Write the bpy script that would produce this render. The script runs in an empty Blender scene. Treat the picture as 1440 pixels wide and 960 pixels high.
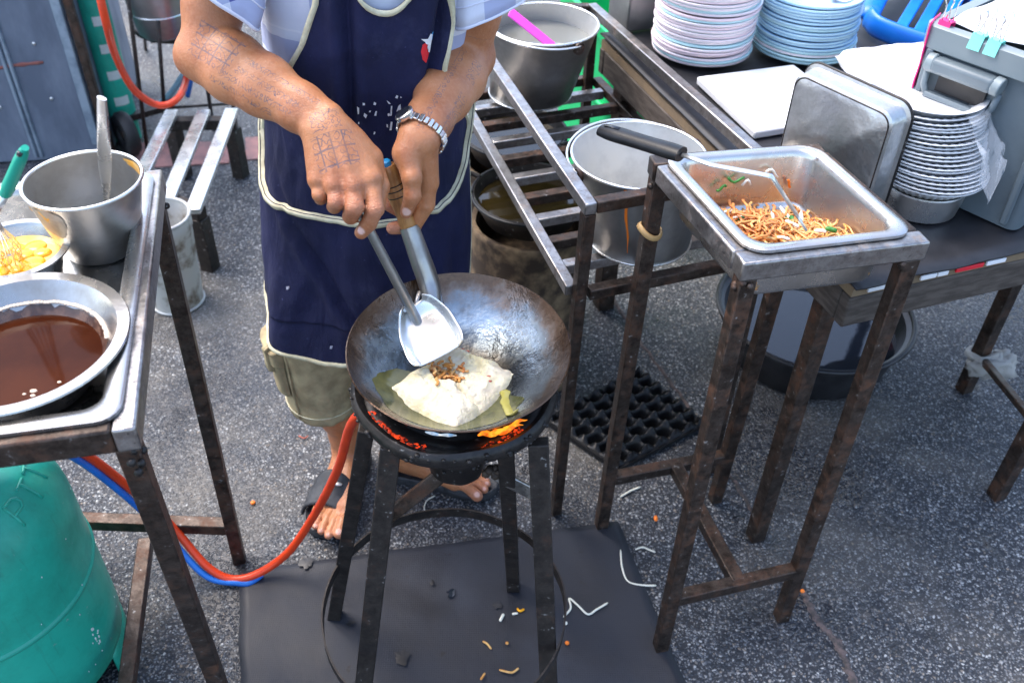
import bpy, bmesh, math, random
import numpy as np
from mathutils import Vector, Matrix, noise

random.seed(7)
RNG = np.random.default_rng(7)
scene = bpy.context.scene
COL = scene.collection

# ------------------------------------------------------------------ camera, sky, sun, exposure
cam_data = bpy.data.cameras.new('camera')
cam = bpy.data.objects.new('camera', cam_data)
COL.objects.link(cam)
cam_data.sensor_width = 36.0
cam_data.lens = 33.02
cam_data.clip_start = 0.05
cam_data.clip_end = 500
cam.matrix_world = Matrix(((0.9996283, -0.0272626, 0.0, 0.0),
                           (0.0177462, 0.6506941, -0.7591326, 0.0),
                           (0.0206959, 0.7588504, 0.6509360, 1.6),
                           (0, 0, 0, 1)))
cam_data.dof.use_dof = True
cam_data.dof.focus_distance = 1.33
cam_data.dof.aperture_fstop = 6.3
scene.camera = cam

world = bpy.data.worlds.new('World')
scene.world = world
world.use_nodes = True
wn = world.node_tree
wn.nodes.clear()
wo = wn.nodes.new('ShaderNodeOutputWorld')
bg = wn.nodes.new('ShaderNodeBackground')
sky = wn.nodes.new('ShaderNodeTexSky')
SUN_EL, SUN_ROT = math.radians(62), math.radians(-62)
sky.sky_type = 'NISHITA'
sky.sun_disc = False
sky.sun_elevation = SUN_EL
sky.sun_rotation = SUN_ROT
sky.air_density = 1.0
sky.dust_density = 3.0
sky.ozone_density = 1.0
bg.inputs['Strength'].default_value = 0.15
wn.links.new(sky.outputs[0], bg.inputs['Color'])
wn.links.new(bg.outputs[0], wo.inputs['Surface'])

sun_data = bpy.data.lights.new('sun', 'SUN')
sun_data.energy = 0.7
sun_data.angle = math.radians(35)
sun_data.color = (1.0, 0.95, 0.88)
sun = bpy.data.objects.new('sun', sun_data)
COL.objects.link(sun)
sd = Vector((math.sin(SUN_ROT) * math.cos(SUN_EL), math.cos(SUN_ROT) * math.cos(SUN_EL), math.sin(SUN_EL)))
sun.rotation_euler = sd.to_track_quat('Z', 'Y').to_euler()

scene.view_settings.view_transform = 'Standard'
scene.view_settings.look = 'None'
scene.view_settings.exposure = 1.9
scene.view_settings.gamma = 1.0
scene.cycles.max_bounces = 8
scene.cycles.use_adaptive_sampling = True
scene.cycles.use_denoising = True

# ------------------------------------------------------------------ material helper
def new_mat(name):
    m = bpy.data.materials.new(name)
    m.use_nodes = True
    nt = m.node_tree
    b = nt.nodes['Principled BSDF']
    return m, nt, b

def N(nt, kind, **kw):
    n = nt.nodes.new(kind)
    for k, v in kw.items():
        if k in n.inputs:
            n.inputs[k].default_value = v
        else:
            setattr(n, k, v)
    return n

def L(nt, a, b):
    nt.links.new(a, b)

def rgba(c):
    return (c[0], c[1], c[2], 1.0)

def coords(nt, scale=(1, 1, 1)):
    tc = N(nt, 'ShaderNodeTexCoord')
    mp = N(nt, 'ShaderNodeMapping')
    mp.inputs['Scale'].default_value = scale
    L(nt, tc.outputs['Object'], mp.inputs['Vector'])
    return mp.outputs['Vector']

def noise_fac(nt, vec, scale, detail=4, lo=0.4, hi=0.6, rough=0.6, dist=0.0):
    n = N(nt, 'ShaderNodeTexNoise', Scale=scale, Detail=detail, Roughness=rough, Distortion=dist)
    L(nt, vec, n.inputs['Vector'])
    r = N(nt, 'ShaderNodeMapRange')
    r.inputs['From Min'].default_value = lo
    r.inputs['From Max'].default_value = hi
    L(nt, n.outputs['Fac'], r.inputs['Value'])
    return r.outputs['Result']

def mix_col(nt, fac, a, b):
    m = N(nt, 'ShaderNodeMix', data_type='RGBA')
    if isinstance(fac, (int, float)):
        m.inputs[0].default_value = fac
    else:
        L(nt, fac, m.inputs[0])
    for s, v in ((m.inputs[6], a), (m.inputs[7], b)):
        if isinstance(v, tuple):
            s.default_value = rgba(v)
        else:
            L(nt, v, s)
    return m.outputs[2]

def mix_val(nt, fac, a, b):
    m = N(nt, 'ShaderNodeMix', data_type='FLOAT')
    L(nt, fac, m.inputs[0])
    for s, v in ((m.inputs[2], a), (m.inputs[3], b)):
        if isinstance(v, (int, float)):
            s.default_value = v
        else:
            L(nt, v, s)
    return m.outputs[0]

def math_n(nt, op, a, b=0.0):
    m = N(nt, 'ShaderNodeMath', operation=op)
    for s, v in ((m.inputs[0], a), (m.inputs[1], b)):
        if isinstance(v, (int, float)):
            s.default_value = v
        else:
            L(nt, v, s)
    return m.outputs[0]

def add_bump(nt, b, height, strength=0.3, dist=0.002):
    bp = N(nt, 'ShaderNodeBump')
    bp.inputs['Strength'].default_value = strength
    bp.inputs['Distance'].default_value = dist
    L(nt, height, bp.inputs['Height'])
    L(nt, bp.outputs['Normal'], b.inputs['Normal'])

def simple(name, col, rough=0.5, metal=0.0, col2=None, scale=25.0, lo=0.42, hi=0.6, rough2=None,
           metal2=None, bump=0.0, bscale=200.0, stretch=(1, 1, 1), detail=5, **kw):
    """base colour with a second weathered tone, roughness change and fine relief"""
    m, nt, b = new_mat(name)
    b.inputs['Base Color'].default_value = rgba(col)
    b.inputs['Roughness'].default_value = rough
    b.inputs['Metallic'].default_value = metal
    for k, v in kw.items():
        b.inputs[k.replace('_', ' ')].default_value = v
    vec = coords(nt, stretch)
    if col2 is not None:
        f = noise_fac(nt, vec, scale, detail, lo, hi)
        L(nt, mix_col(nt, f, col, col2), b.inputs['Base Color'])
        if rough2 is not None:
            L(nt, mix_val(nt, f, rough, rough2), b.inputs['Roughness'])
        if metal2 is not None:
            L(nt, mix_val(nt, f, metal, metal2), b.inputs['Metallic'])
    if bump:
        n = N(nt, 'ShaderNodeTexNoise', Scale=bscale, Detail=3.0)
        L(nt, vec, n.inputs['Vector'])
        add_bump(nt, b, n.outputs['Fac'], bump, 0.0015)
    return m

# ------------------------------------------------------------------ object helpers
ORG = Vector((0, 0, 0))

def tag(o, label=None, cat=None, group=None, kind=None):
    if label: o['label'] = label
    if cat: o['category'] = cat
    if group: o['group'] = group
    if kind: o['kind'] = kind
    return o

def thing(name, label, cat, loc=(0, 0, 0), group=None):
    """an Empty at the base of a thing; meshes built afterwards are given in world metres"""
    global ORG
    o = bpy.data.objects.new(name, None)
    COL.objects.link(o)
    o.empty_display_size = 0.05
    o.location = loc
    ORG = Vector(loc)
    return tag(o, label, cat, group)

def at_origin(loc=(0, 0, 0)):
    global ORG
    ORG = Vector(loc)

class MB:
    def __init__(self):
        self.v, self.f = [], []

    def add(self, vs, fs):
        o = len(self.v)
        self.v += [tuple(p) for p in vs]
        self.f += [tuple(i + o for i in f) for f in fs]
        return self

    def bar(self, p, q, w, h, up=(0, 0, 1), ext=0.0):
        """square bar from p to q, w sideways and h along up"""
        p, q = Vector(p), Vector(q)
        d = (q - p).normalized()
        p, q = p - d * ext, q + d * ext
        s = d.cross(Vector(up))
        if s.length < 1e-4:
            s = d.cross(Vector((1, 0, 0)))
        s.normalize()
        u = s.cross(d).normalized()
        vs = [e + s * a * w / 2 + u * b * h / 2 for e in (p, q) for a, b in ((-1, -1), (1, -1), (1, 1), (-1, 1))]
        return self.add(vs, [(0, 1, 2, 3), (7, 6, 5, 4), (0, 4, 5, 1), (1, 5, 6, 2), (2, 6, 7, 3), (3, 7, 4, 0)])

    def box(self, lo, hi, rot=0.0, piv=None, M=None):
        x0, y0, z0 = lo
        x1, y1, z1 = hi
        vs = [Vector((x, y, z)) for z in (z0, z1) for x, y in ((x0, y0), (x1, y0), (x1, y1), (x0, y1))]
        if rot:
            pv = Vector(piv or ((x0 + x1) / 2, (y0 + y1) / 2, 0))
            R = Matrix.Rotation(rot, 3, 'Z')
            vs = [R @ (v - pv) + pv for v in vs]
        if M is not None:
            vs = [M @ v for v in vs]
        return self.add(vs, [(3, 2, 1, 0), (4, 5, 6, 7), (0, 1, 5, 4), (1, 2, 6, 5), (2, 3, 7, 6), (3, 0, 4, 7)])

    def tube(self, pts, r, n=8, cap=True, flat=None, ref=(0, 0, 1)):
        """round tube through pts; r a number or list; flat = (width factor, height factor)"""
        pts = [Vector(p) for p in pts]
        k = len(pts)
        rs = r if isinstance(r, (list, tuple)) else [r] * k
        fw, fh = flat or (1, 1)
        t0 = (pts[1] - pts[0]).normalized()
        s = t0.cross(Vector(ref))
        if s.length < 1e-3:
            s = t0.cross(Vector((1, 0, 0)))
        s.normalize()
        vs = []
        for i, p in enumerate(pts):
            t = (pts[min(i + 1, k - 1)] - pts[max(i - 1, 0)]).normalized()
            s = (s - t * s.dot(t)).normalized()
            u = t.cross(s)
            for j in range(n):
                a = 2 * math.pi * j / n
                vs.append(p + s * math.cos(a) * rs[i] * fw + u * math.sin(a) * rs[i] * fh)
        fs = [(i * n + j, i * n + (j + 1) % n, (i + 1) * n + (j + 1) % n, (i + 1) * n + j) for i in range(k - 1) for j in range(n)]
        if cap:
            fs.append(tuple(reversed(range(n))))
            fs.append(tuple((k - 1) * n + j for j in range(n)))
        return self.add(vs, fs)

    def lathe(self, prof, n=48, c=(0, 0, 0), M=None, wob=0.0, seed=0):
        """turn (radius, height) points about the vertical through c; M a tilt about c"""
        c = Vector(c)
        rows, vs = [], []
        for i, (r, z) in enumerate(prof):
            row = []
            m = 1 if r < 1e-6 else n
            for j in range(m):
                a = 2 * math.pi * j / n
                rr = r
                if wob:
                    rr += wob * noise.noise(Vector((math.cos(a) * 2 + seed, math.sin(a) * 2, z * 9)))
                p = Vector((rr * math.cos(a), rr * math.sin(a), z))
                if M is not None:
                    p = M @ p
                row.append(len(vs))
                vs.append(p + c)
            rows.append(row)
        fs = []
        for a, b in zip(rows[:-1], rows[1:]):
            for j in range(n):
                k = (j + 1) % n
                if len(a) == 1 and len(b) == 1:
                    continue
                if len(a) == 1:
                    fs.append((a[0], b[k], b[j]))
                elif len(b) == 1:
                    fs.append((a[j], a[k], b[0]))
                else:
                    fs.append((a[j], a[k], b[k], b[j]))
        return self.add(vs, fs)

    def grid(self, fn, nu, nv, wrap=False):
        vs = [fn(i / nu, j / nv) for i in range(nu + (0 if wrap else 1)) for j in range(nv + 1)]
        nn = nu if wrap else nu + 1
        w = nv + 1
        fs = []
        for i in range(nu):
            k = (i + 1) % nn
            for j in range(nv):
                fs.append((i * w + j, k * w + j, k * w + j + 1, i * w + j + 1))
        return self.add(vs, fs)

    def ball(self, c, r, n=10, m=6, sc=(1, 1, 1)):
        c = Vector(c)
        prof = [(r * math.sin(math.pi * i / m), -r * math.cos(math.pi * i / m)) for i in range(m + 1)]
        prof[0] = (0, -r); prof[-1] = (0, r)
        o = len(self.v)
        self.lathe(prof, n)
        self.v[o:] = [(p[0] * sc[0] + c.x, p[1] * sc[1] + c.y, p[2] * sc[2] + c.z) for p in self.v[o:]]
        return self

    def mesh(self, name, mat, sharp=40, org=None):
        o = ORG if org is None else Vector(org)
        me = bpy.data.meshes.new(name)
        me.from_pydata([(p[0] - o.x, p[1] - o.y, p[2] - o.z) for p in self.v], [], self.f)
        me.materials.append(mat)
        me.shade_smooth()
        if sharp < 180:
            me.set_sharp_from_angle(angle=math.radians(sharp))
        return me

    def build(self, name, mat, parent=None, sharp=40, bevel=0.0, solid=0.0, sub=0, label=None, seg=2):
        """link what was collected as ONE mesh object (a part when parent is given)"""
        me = self.mesh(name, mat, sharp)
        ob = bpy.data.objects.new(name, me)
        COL.objects.link(ob)
        if parent is None:
            ob.location = ORG
        else:
            ob.parent = parent
        if solid:
            md = ob.modifiers.new('thickness', 'SOLIDIFY'); md.thickness = solid; md.offset = 0
        if bevel:
            md = ob.modifiers.new('edges', 'BEVEL'); md.width = bevel; md.segments = seg
            md.limit_method = 'ANGLE'; md.angle_limit = math.radians(35)
        if sub:
            md = ob.modifiers.new('smooth', 'SUBSURF'); md.levels = sub; md.render_levels = sub
        if label:
            ob['label'] = label
        return ob

def copy_tree(o, parent=None):
    c = o.copy()
    COL.objects.link(c)
    if parent is not None:
        c.parent = parent
    for ch in o.children:
        copy_tree(ch, c)
    return c

def spline(pts, n=8):
    """Catmull-Rom through pts"""
    p = [Vector(q) for q in pts]
    p = [p[0] * 2 - p[1]] + p + [p[-1] * 2 - p[-2]]
    out = []
    for i in range(1, len(p) - 2):
        for k in range(n):
            t = k / n
            a, b, c, d = p[i - 1], p[i], p[i + 1], p[i + 2]
            out.append(0.5 * ((2 * b) + (c - a) * t + (2 * a - 5 * b + 4 * c - d) * t * t + (3 * b - a - 3 * c + d) * t ** 3))
    out.append(p[-2])
    return out

def lerp3(a, b, t):
    return tuple(a[i] + (b[i] - a[i]) * t for i in range(3))

def wall_prof(pts, t):
    """outer (r,z) profile from the centre of the base to the rim, returned as a closed shell of thickness t"""
    inner = [(max(r - t, 0.0), z + (t if i == 0 else 0)) for i, (r, z) in enumerate(reversed(pts))]
    inner = [(r, z) for r, z in inner]
    inner[-1] = (0.0, pts[0][1] + t)
    if len(pts) > 1:
        inner[-2] = (max(pts[1][0] - t, 0.0), pts[1][1] + t)
    return pts + inner

# ------------------------------------------------------------------ materials
def mat_asphalt():
    m, nt, b = new_mat('asphalt')
    vec = coords(nt)
    v1 = N(nt, 'ShaderNodeTexVoronoi', Scale=175.0, Randomness=1.0)
    wv = N(nt, 'ShaderNodeTexNoise', Scale=60.0, Detail=2.0)
    L(nt, vec, wv.inputs['Vector'])
    vm = N(nt, 'ShaderNodeVectorMath', operation='SCALE'); vm.inputs['Scale'].default_value = 0.012
    L(nt, wv.outputs['Color'], vm.inputs[0])
    va = N(nt, 'ShaderNodeVectorMath', operation='ADD')
    L(nt, vec, va.inputs[0]); L(nt, vm.outputs[0], va.inputs[1])
    L(nt, va.outputs[0], v1.inputs['Vector'])
    sep = N(nt, 'ShaderNodeSeparateColor')
    L(nt, v1.outputs['Color'], sep.inputs[0])
    ramp = N(nt, 'ShaderNodeValToRGB')
    el = ramp.color_ramp.elements
    el[0].position, el[0].color = 0.0, (0.013, 0.015, 0.021, 1)
    el[1].position, el[1].color = 1.0, (0.52, 0.53, 0.53, 1)
    for p, c in ((0.42, (0.030, 0.035, 0.046, 1)), (0.62, (0.066, 0.076, 0.094, 1)), (0.80, (0.16, 0.172, 0.19, 1)), (0.88, (0.24, 0.19, 0.14, 1)), (0.93, (0.36, 0.37, 0.37, 1))):
        e = el.new(p); e.color = c
    L(nt, sep.outputs[0], ramp.inputs[0])
    # pebble size: stone only near the cell's centre, dark bitumen between
    edge = N(nt, 'ShaderNodeMapRange'); edge.inputs['From Min'].default_value = 0.25; edge.inputs['From Max'].default_value = 0.62
    L(nt, v1.outputs['Distance'], edge.inputs['Value'])
    col = mix_col(nt, edge.outputs[0], ramp.outputs[0], (0.017, 0.020, 0.027))
    v2 = N(nt, 'ShaderNodeTexVoronoi', Scale=330.0)
    L(nt, vec, v2.inputs['Vector'])
    sep2 = N(nt, 'ShaderNodeSeparateColor'); L(nt, v2.outputs['Color'], sep2.inputs[0])
    fine = N(nt, 'ShaderNodeMapRange'); fine.inputs['From Min'].default_value = 0.80; fine.inputs['From Max'].default_value = 0.98
    fine.inputs['To Max'].default_value = 0.55
    L(nt, sep2.outputs[0], fine.inputs['Value'])
    col = mix_col(nt, fine.outputs[0], col, (0.40, 0.41, 0.42))
    dust = noise_fac(nt, vec, 1.9, 7, 0.50, 0.70)
    dustc = math_n(nt, 'MULTIPLY', dust, 0.62)
    col = mix_col(nt, dustc, col, (0.20, 0.18, 0.15))
    wet = noise_fac(nt, vec, 2.2, 6, 0.50, 0.62)
    wetc = math_n(nt, 'MULTIPLY', wet, 0.62)
    col = mix_col(nt, wetc, col, (0.018, 0.020, 0.026))
    oilf = noise_fac(nt, vec, 5.5, 4, 0.63, 0.70, 0.55)
    col = mix_col(nt, math_n(nt, 'MULTIPLY', oilf, 0.72), col, (0.012, 0.012, 0.014))
    grit = noise_fac(nt, vec, 9.0, 6, 0.60, 0.74, 0.7)
    col = mix_col(nt, math_n(nt, 'MULTIPLY', grit, 0.40), col, (0.23, 0.20, 0.165))
    L(nt, col, b.inputs['Base Color'])
    L(nt, mix_val(nt, math_n(nt, 'MAXIMUM', wet, oilf), 0.60, 0.22), b.inputs['Roughness'])
    h = math_n(nt, 'SUBTRACT', 1.0, edge.outputs[0])
    add_bump(nt, b, h, 0.55, 0.004)
    return m

def mat_steel(name, dark, light, rust, rust_amt=(0.52, 0.66), rough=0.42, metal=0.75):
    """welded mild steel: oily dark skin, scratches to bright metal, brown rust"""
    m, nt, b = new_mat(name)
    vec = coords(nt)
    f1 = noise_fac(nt, vec, 45.0, 7, 0.38, 0.72, 0.75)
    col = mix_col(nt, f1, dark, light)
    f2 = noise_fac(nt, vec, 26.0, 9, rust_amt[0], rust_amt[1], 0.75)
    col = mix_col(nt, f2, col, rust)
    f3 = noise_fac(nt, vec, 140.0, 4, 0.60, 0.72, 0.7)
    col = mix_col(nt, math_n(nt, 'MULTIPLY', f3, 0.6), col, (0.015, 0.012, 0.010))
    f4 = noise_fac(nt, vec, 90.0, 2, 0.68, 0.74)
    col = mix_col(nt, math_n(nt, 'MULTIPLY', f4, 0.7), col, (0.34, 0.33, 0.32))
    L(nt, col, b.inputs['Base Color'])
    L(nt, mix_val(nt, f2, metal, 0.1), b.inputs['Metallic'])
    L(nt, mix_val(nt, f2, rough, 0.75), b.inputs['Roughness'])
    n = N(nt, 'ShaderNodeTexNoise', Scale=160.0, Detail=5.0)
    L(nt, vec, n.inputs['Vector'])
    add_bump(nt, b, n.outputs['Fac'], 0.35, 0.0015)
    return m

def mat_wok():
    m, nt, b = new_mat('seasoned_wok_steel')
    tc = N(nt, 'ShaderNodeTexCoord')
    vec = tc.outputs['Object']
    ln = N(nt, 'ShaderNodeVectorMath', operation='LENGTH')
    L(nt, vec, ln.inputs[0])
    nz = N(nt, 'ShaderNodeTexNoise', Scale=14.0, Detail=6.0, Roughness=0.7)
    L(nt, vec, nz.inputs['Vector'])
    wob = math_n(nt, 'MULTIPLY', math_n(nt, 'SUBTRACT', nz.outputs['Fac'], 0.5), 0.09)
    rad = math_n(nt, 'ADD', ln.outputs['Value'], wob)
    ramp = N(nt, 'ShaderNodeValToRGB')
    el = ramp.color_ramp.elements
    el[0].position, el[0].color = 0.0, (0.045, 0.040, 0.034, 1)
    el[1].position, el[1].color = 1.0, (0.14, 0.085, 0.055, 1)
    for p, c in ((0.42, (0.050, 0.047, 0.042, 1)), (0.56, (0.10, 0.12, 0.135, 1)), (0.70, (0.36, 0.43, 0.48, 1)), (0.83, (0.25, 0.28, 0.30, 1)), (0.92, (0.22, 0.165, 0.13, 1))):  # heat-tinted steel; the pale blue wall band also holds reflected sky as colour
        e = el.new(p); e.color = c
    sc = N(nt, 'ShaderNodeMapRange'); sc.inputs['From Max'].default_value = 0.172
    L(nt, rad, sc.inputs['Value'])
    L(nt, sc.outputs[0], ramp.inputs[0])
    scr = noise_fac(nt, vec, 55.0, 6, 0.52, 0.70, 0.75)
    col = mix_col(nt, math_n(nt, 'MULTIPLY', scr, 0.35), ramp.outputs[0], (0.03, 0.03, 0.03))
    L(nt, col, b.inputs['Base Color'])
    b.inputs['Metallic'].default_value = 0.85
    wetf = noise_fac(nt, vec, 11.0, 5, 0.44, 0.56, 0.65)
    L(nt, mix_val(nt, wetf, 0.32, 0.08), b.inputs['Roughness'])
    n2 = N(nt, 'ShaderNodeTexNoise', Scale=42.0, Detail=5.0, Roughness=0.65)
    L(nt, vec, n2.inputs['Vector'])
    add_bump(nt, b, n2.outputs['Fac'], 0.42, 0.005)
    return m

def mat_brushed(name, col=(0.62, 0.61, 0.59), rough=0.28, smear=(0.30, 0.27, 0.23), amt=0.35, stretch=(1, 1, 1), bump=0.06):
    m, nt, b = new_mat(name)
    vec = coords(nt, stretch)
    f = noise_fac(nt, vec, 16.0, 6, 0.45, 0.75, 0.65)
    c = mix_col(nt, math_n(nt, 'MULTIPLY', f, amt), col, smear)
    L(nt, c, b.inputs['Base Color'])
    b.inputs['Metallic'].default_value = 0.95
    L(nt, mix_val(nt, f, rough, min(rough + 0.2, 0.8)), b.inputs['Roughness'])
    n = N(nt, 'ShaderNodeTexNoise', Scale=30.0, Detail=4.0)
    L(nt, vec, n.inputs['Vector'])
    add_bump(nt, b, n.outputs['Fac'], bump, 0.01)
    return m

def mat_liquid(name, col, rough=0.05, bump=0.05, col2=None, scale=9.0, **kw):
    m, nt, b = new_mat(name)
    vec = coords(nt)
    b.inputs['Base Color'].default_value = rgba(col)
    b.inputs['Roughness'].default_value = rough
    for k, v in kw.items():
        b.inputs[k.replace('_', ' ')].default_value = v
    if col2:
        f = noise_fac(nt, vec, scale, 5, 0.42, 0.62)
        L(nt, mix_col(nt, f, col, col2), b.inputs['Base Color'])
    n = N(nt, 'ShaderNodeTexNoise', Scale=22.0, Detail=2.0)
    L(nt, vec, n.inputs['Vector'])
    add_bump(nt, b, n.outputs['Fac'], bump, 0.006)
    return m

def glow(name, col, strength, col2=None, see_through=False):
    m, nt, b = new_mat(name)
    b.inputs['Base Color'].default_value = (0, 0, 0, 1)
    b.inputs['Emission Color'].default_value = rgba(col)
    b.inputs['Emission Strength'].default_value = strength
    if see_through:
        tc = N(nt, 'ShaderNodeTexCoord')
        L(nt, noise_fac(nt, tc.outputs['Object'], 70.0, 3, 0.25, 0.75), b.inputs['Alpha'])
    if col2:
        tc = N(nt, 'ShaderNodeTexCoord')
        f = noise_fac(nt, tc.outputs['Object'], 90.0, 4, 0.40, 0.60)
        L(nt, mix_col(nt, f, col, col2), b.inputs['Emission Color'])
    return m

def mat_painted(name, col, dull, chip, rust):
    """old enamel: dull patches, scuffs, small chips and rust spots"""
    m, nt, b = new_mat(name)
    vec = coords(nt)
    f = noise_fac(nt, vec, 7.0, 8, 0.42, 0.66, 0.7)
    c = mix_col(nt, f, col, dull)
    g = noise_fac(nt, vec, 55.0, 6, 0.665, 0.70, 0.7)
    c = mix_col(nt, g, c, chip)
    r = noise_fac(nt, vec, 38.0, 7, 0.69, 0.72, 0.75)
    c = mix_col(nt, r, c, rust)
    s = noise_fac(nt, coords(nt, (3, 3, 0.25)), 30.0, 5, 0.58, 0.76)
    c = mix_col(nt, math_n(nt, 'MULTIPLY', s, 0.30), c, (0.03, 0.07, 0.055))
    L(nt, c, b.inputs['Base Color'])
    L(nt, mix_val(nt, f, 0.30, 0.50), b.inputs['Roughness'])
    n = N(nt, 'ShaderNodeTexNoise', Scale=9.0, Detail=6.0)
    L(nt, vec, n.inputs['Vector'])
    add_bump(nt, b, math_n(nt, 'SUBTRACT', n.outputs['Fac'], math_n(nt, 'MULTIPLY', math_n(nt, 'MAXIMUM', g, r), 0.15)), 0.35, 0.008)
    return m

def skin_material():
    m, nt, b = new_mat('skin')
    tc = N(nt, 'ShaderNodeTexCoord')
    vec = tc.outputs['Object']
    f = noise_fac(nt, vec, 16.0, 5, 0.38, 0.66)
    col = mix_col(nt, f, (0.485, 0.200, 0.086), (0.35, 0.122, 0.048))
    f2 = noise_fac(nt, vec, 180.0, 3, 0.45, 0.75)
    col = mix_col(nt, math_n(nt, 'MULTIPLY', f2, 0.30), col, (0.54, 0.28, 0.165))
    # old ink, drawn in coordinates that run along and around each arm
    at = N(nt, 'ShaderNodeAttribute', attribute_name='ink_uv')
    sp = N(nt, 'ShaderNodeSeparateXYZ')
    L(nt, at.outputs['Vector'], sp.inputs[0])
    u, v, z = sp.outputs[0], sp.outputs[1], sp.outputs[2]
    def band(s, a, b_):
        return math_n(nt, 'MULTIPLY', math_n(nt, 'GREATER_THAN', s, a), math_n(nt, 'LESS_THAN', s, b_))
    def rect(zone, u0, u1, v0, v1):
        r = math_n(nt, 'MULTIPLY', band(u, u0, u1), band(v, v0, v1))
        return math_n(nt, 'MULTIPLY', r, band(z, zone - 0.5, zone + 0.5))
    cv = N(nt, 'ShaderNodeCombineXYZ')
    L(nt, u, cv.inputs[0]); L(nt, v, cv.inputs[1])
    br = N(nt, 'ShaderNodeTexBrick', offset=0.0, squash=1.0)
    br.inputs['Scale'].default_value = 1.0
    br.inputs['Brick Width'].default_value = 0.0215
    br.inputs['Row Height'].default_value = 0.0165
    br.inputs['Mortar Size'].default_value = 0.0013
    br.inputs['Mortar Smooth'].default_value = 0.4
    L(nt, cv.outputs[0], br.inputs['Vector'])
    grid = br.outputs['Fac']
    def contour(scale, w):
        n = N(nt, 'ShaderNodeTexNoise', Scale=scale, Detail=0.0)
        L(nt, cv.outputs[0], n.inputs['Vector'])
        d = math_n(nt, 'ABSOLUTE', math_n(nt, 'SUBTRACT', n.outputs['Fac'], 0.5))
        return math_n(nt, 'LESS_THAN', d, w)
    scribble = contour(120.0, 0.035)
    script = contour(190.0, 0.050)
    panel = math_n(nt, 'MAXIMUM', grid, scribble)
    ink = None
    for zone, r, pat in ((1, (0.002, 0.072, -0.014, 0.036), panel), (2, (0.022, 0.070, -0.030, 0.026), panel)):
        t = math_n(nt, 'MULTIPLY', rect(zone, *r), pat)
        ink = t if ink is None else math_n(nt, 'MAXIMUM', ink, t)
    for zone, r in ((1, (0.080, 0.215, -0.004, 0.006)), (1, (0.085, 0.205, 0.014, 0.022)), (1, (0.050, 0.150, -0.030, -0.023)),
                    (3, (0.035, 0.210, 0.002, 0.012)), (3, (0.110, 0.190, -0.034, -0.018)), (3, (0.040, 0.080, -0.030, -0.012)), (1, (0.060, 0.190, -0.018, -0.009)), (2, (-0.01, 0.018, -0.02, 0.02))):
        ink = math_n(nt, 'MAXIMUM', ink, math_n(nt, 'MULTIPLY', rect(zone, *r), script))
    blur = noise_fac(nt, vec, 60.0, 2, 0.30, 0.60)
    ink = math_n(nt, 'MULTIPLY', math_n(nt, 'MULTIPLY', ink, 0.70), math_n(nt, 'ADD', math_n(nt, 'MULTIPLY', blur, 0.6), 0.4))
    col = mix_col(nt, ink, col, (0.085, 0.080, 0.105))
    nail = N(nt, 'ShaderNodeAttribute', attribute_name='nail')
    col = mix_col(nt, nail.outputs['Fac'], col, (0.72, 0.46, 0.38))
    hair = N(nt, 'ShaderNodeAttribute', attribute_name='pinkness')
    col = mix_col(nt, hair.outputs['Fac'], col, (0.62, 0.25, 0.18))
    L(nt, col, b.inputs['Base Color'])
    b.inputs['Roughness'].default_value = 0.42
    b.inputs['Subsurface Weight'].default_value = 0.12
    b.inputs['Subsurface Radius'].default_value = (0.012, 0.004, 0.002)
    b.inputs['Subsurface Scale'].default_value = 0.5
    n1 = N(nt, 'ShaderNodeTexNoise', Scale=42.0, Detail=6.0, Roughness=0.7)
    L(nt, vec, n1.inputs['Vector'])
    n2 = N(nt, 'ShaderNodeTexVoronoi', Scale=420.0)
    L(nt, vec, n2.inputs['Vector'])
    h = math_n(nt, 'ADD', n1.outputs['Fac'], math_n(nt, 'MULTIPLY', n2.outputs['Distance'], 0.10))
    wr = N(nt, 'ShaderNodeTexNoise', Scale=150.0, Detail=3.0, Distortion=1.2)
    mpw = N(nt, 'ShaderNodeMapping'); mpw.inputs['Scale'].default_value = (0.35, 1.0, 1.6)
    L(nt, vec, mpw.inputs['Vector']); L(nt, mpw.outputs[0], wr.inputs['Vector'])
    ridge = math_n(nt, 'ABSOLUTE', math_n(nt, 'SUBTRACT', wr.outputs['Fac'], 0.5))
    h = math_n(nt, 'ADD', h, math_n(nt, 'MULTIPLY', math_n(nt, 'MULTIPLY', ridge, hair.outputs['Fac']), 9.0))
    h = math_n(nt, 'ADD', h, math_n(nt, 'MULTIPLY', ridge, 0.10))
    add_bump(nt, b, h, 0.5, 0.004)
    return m

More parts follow.
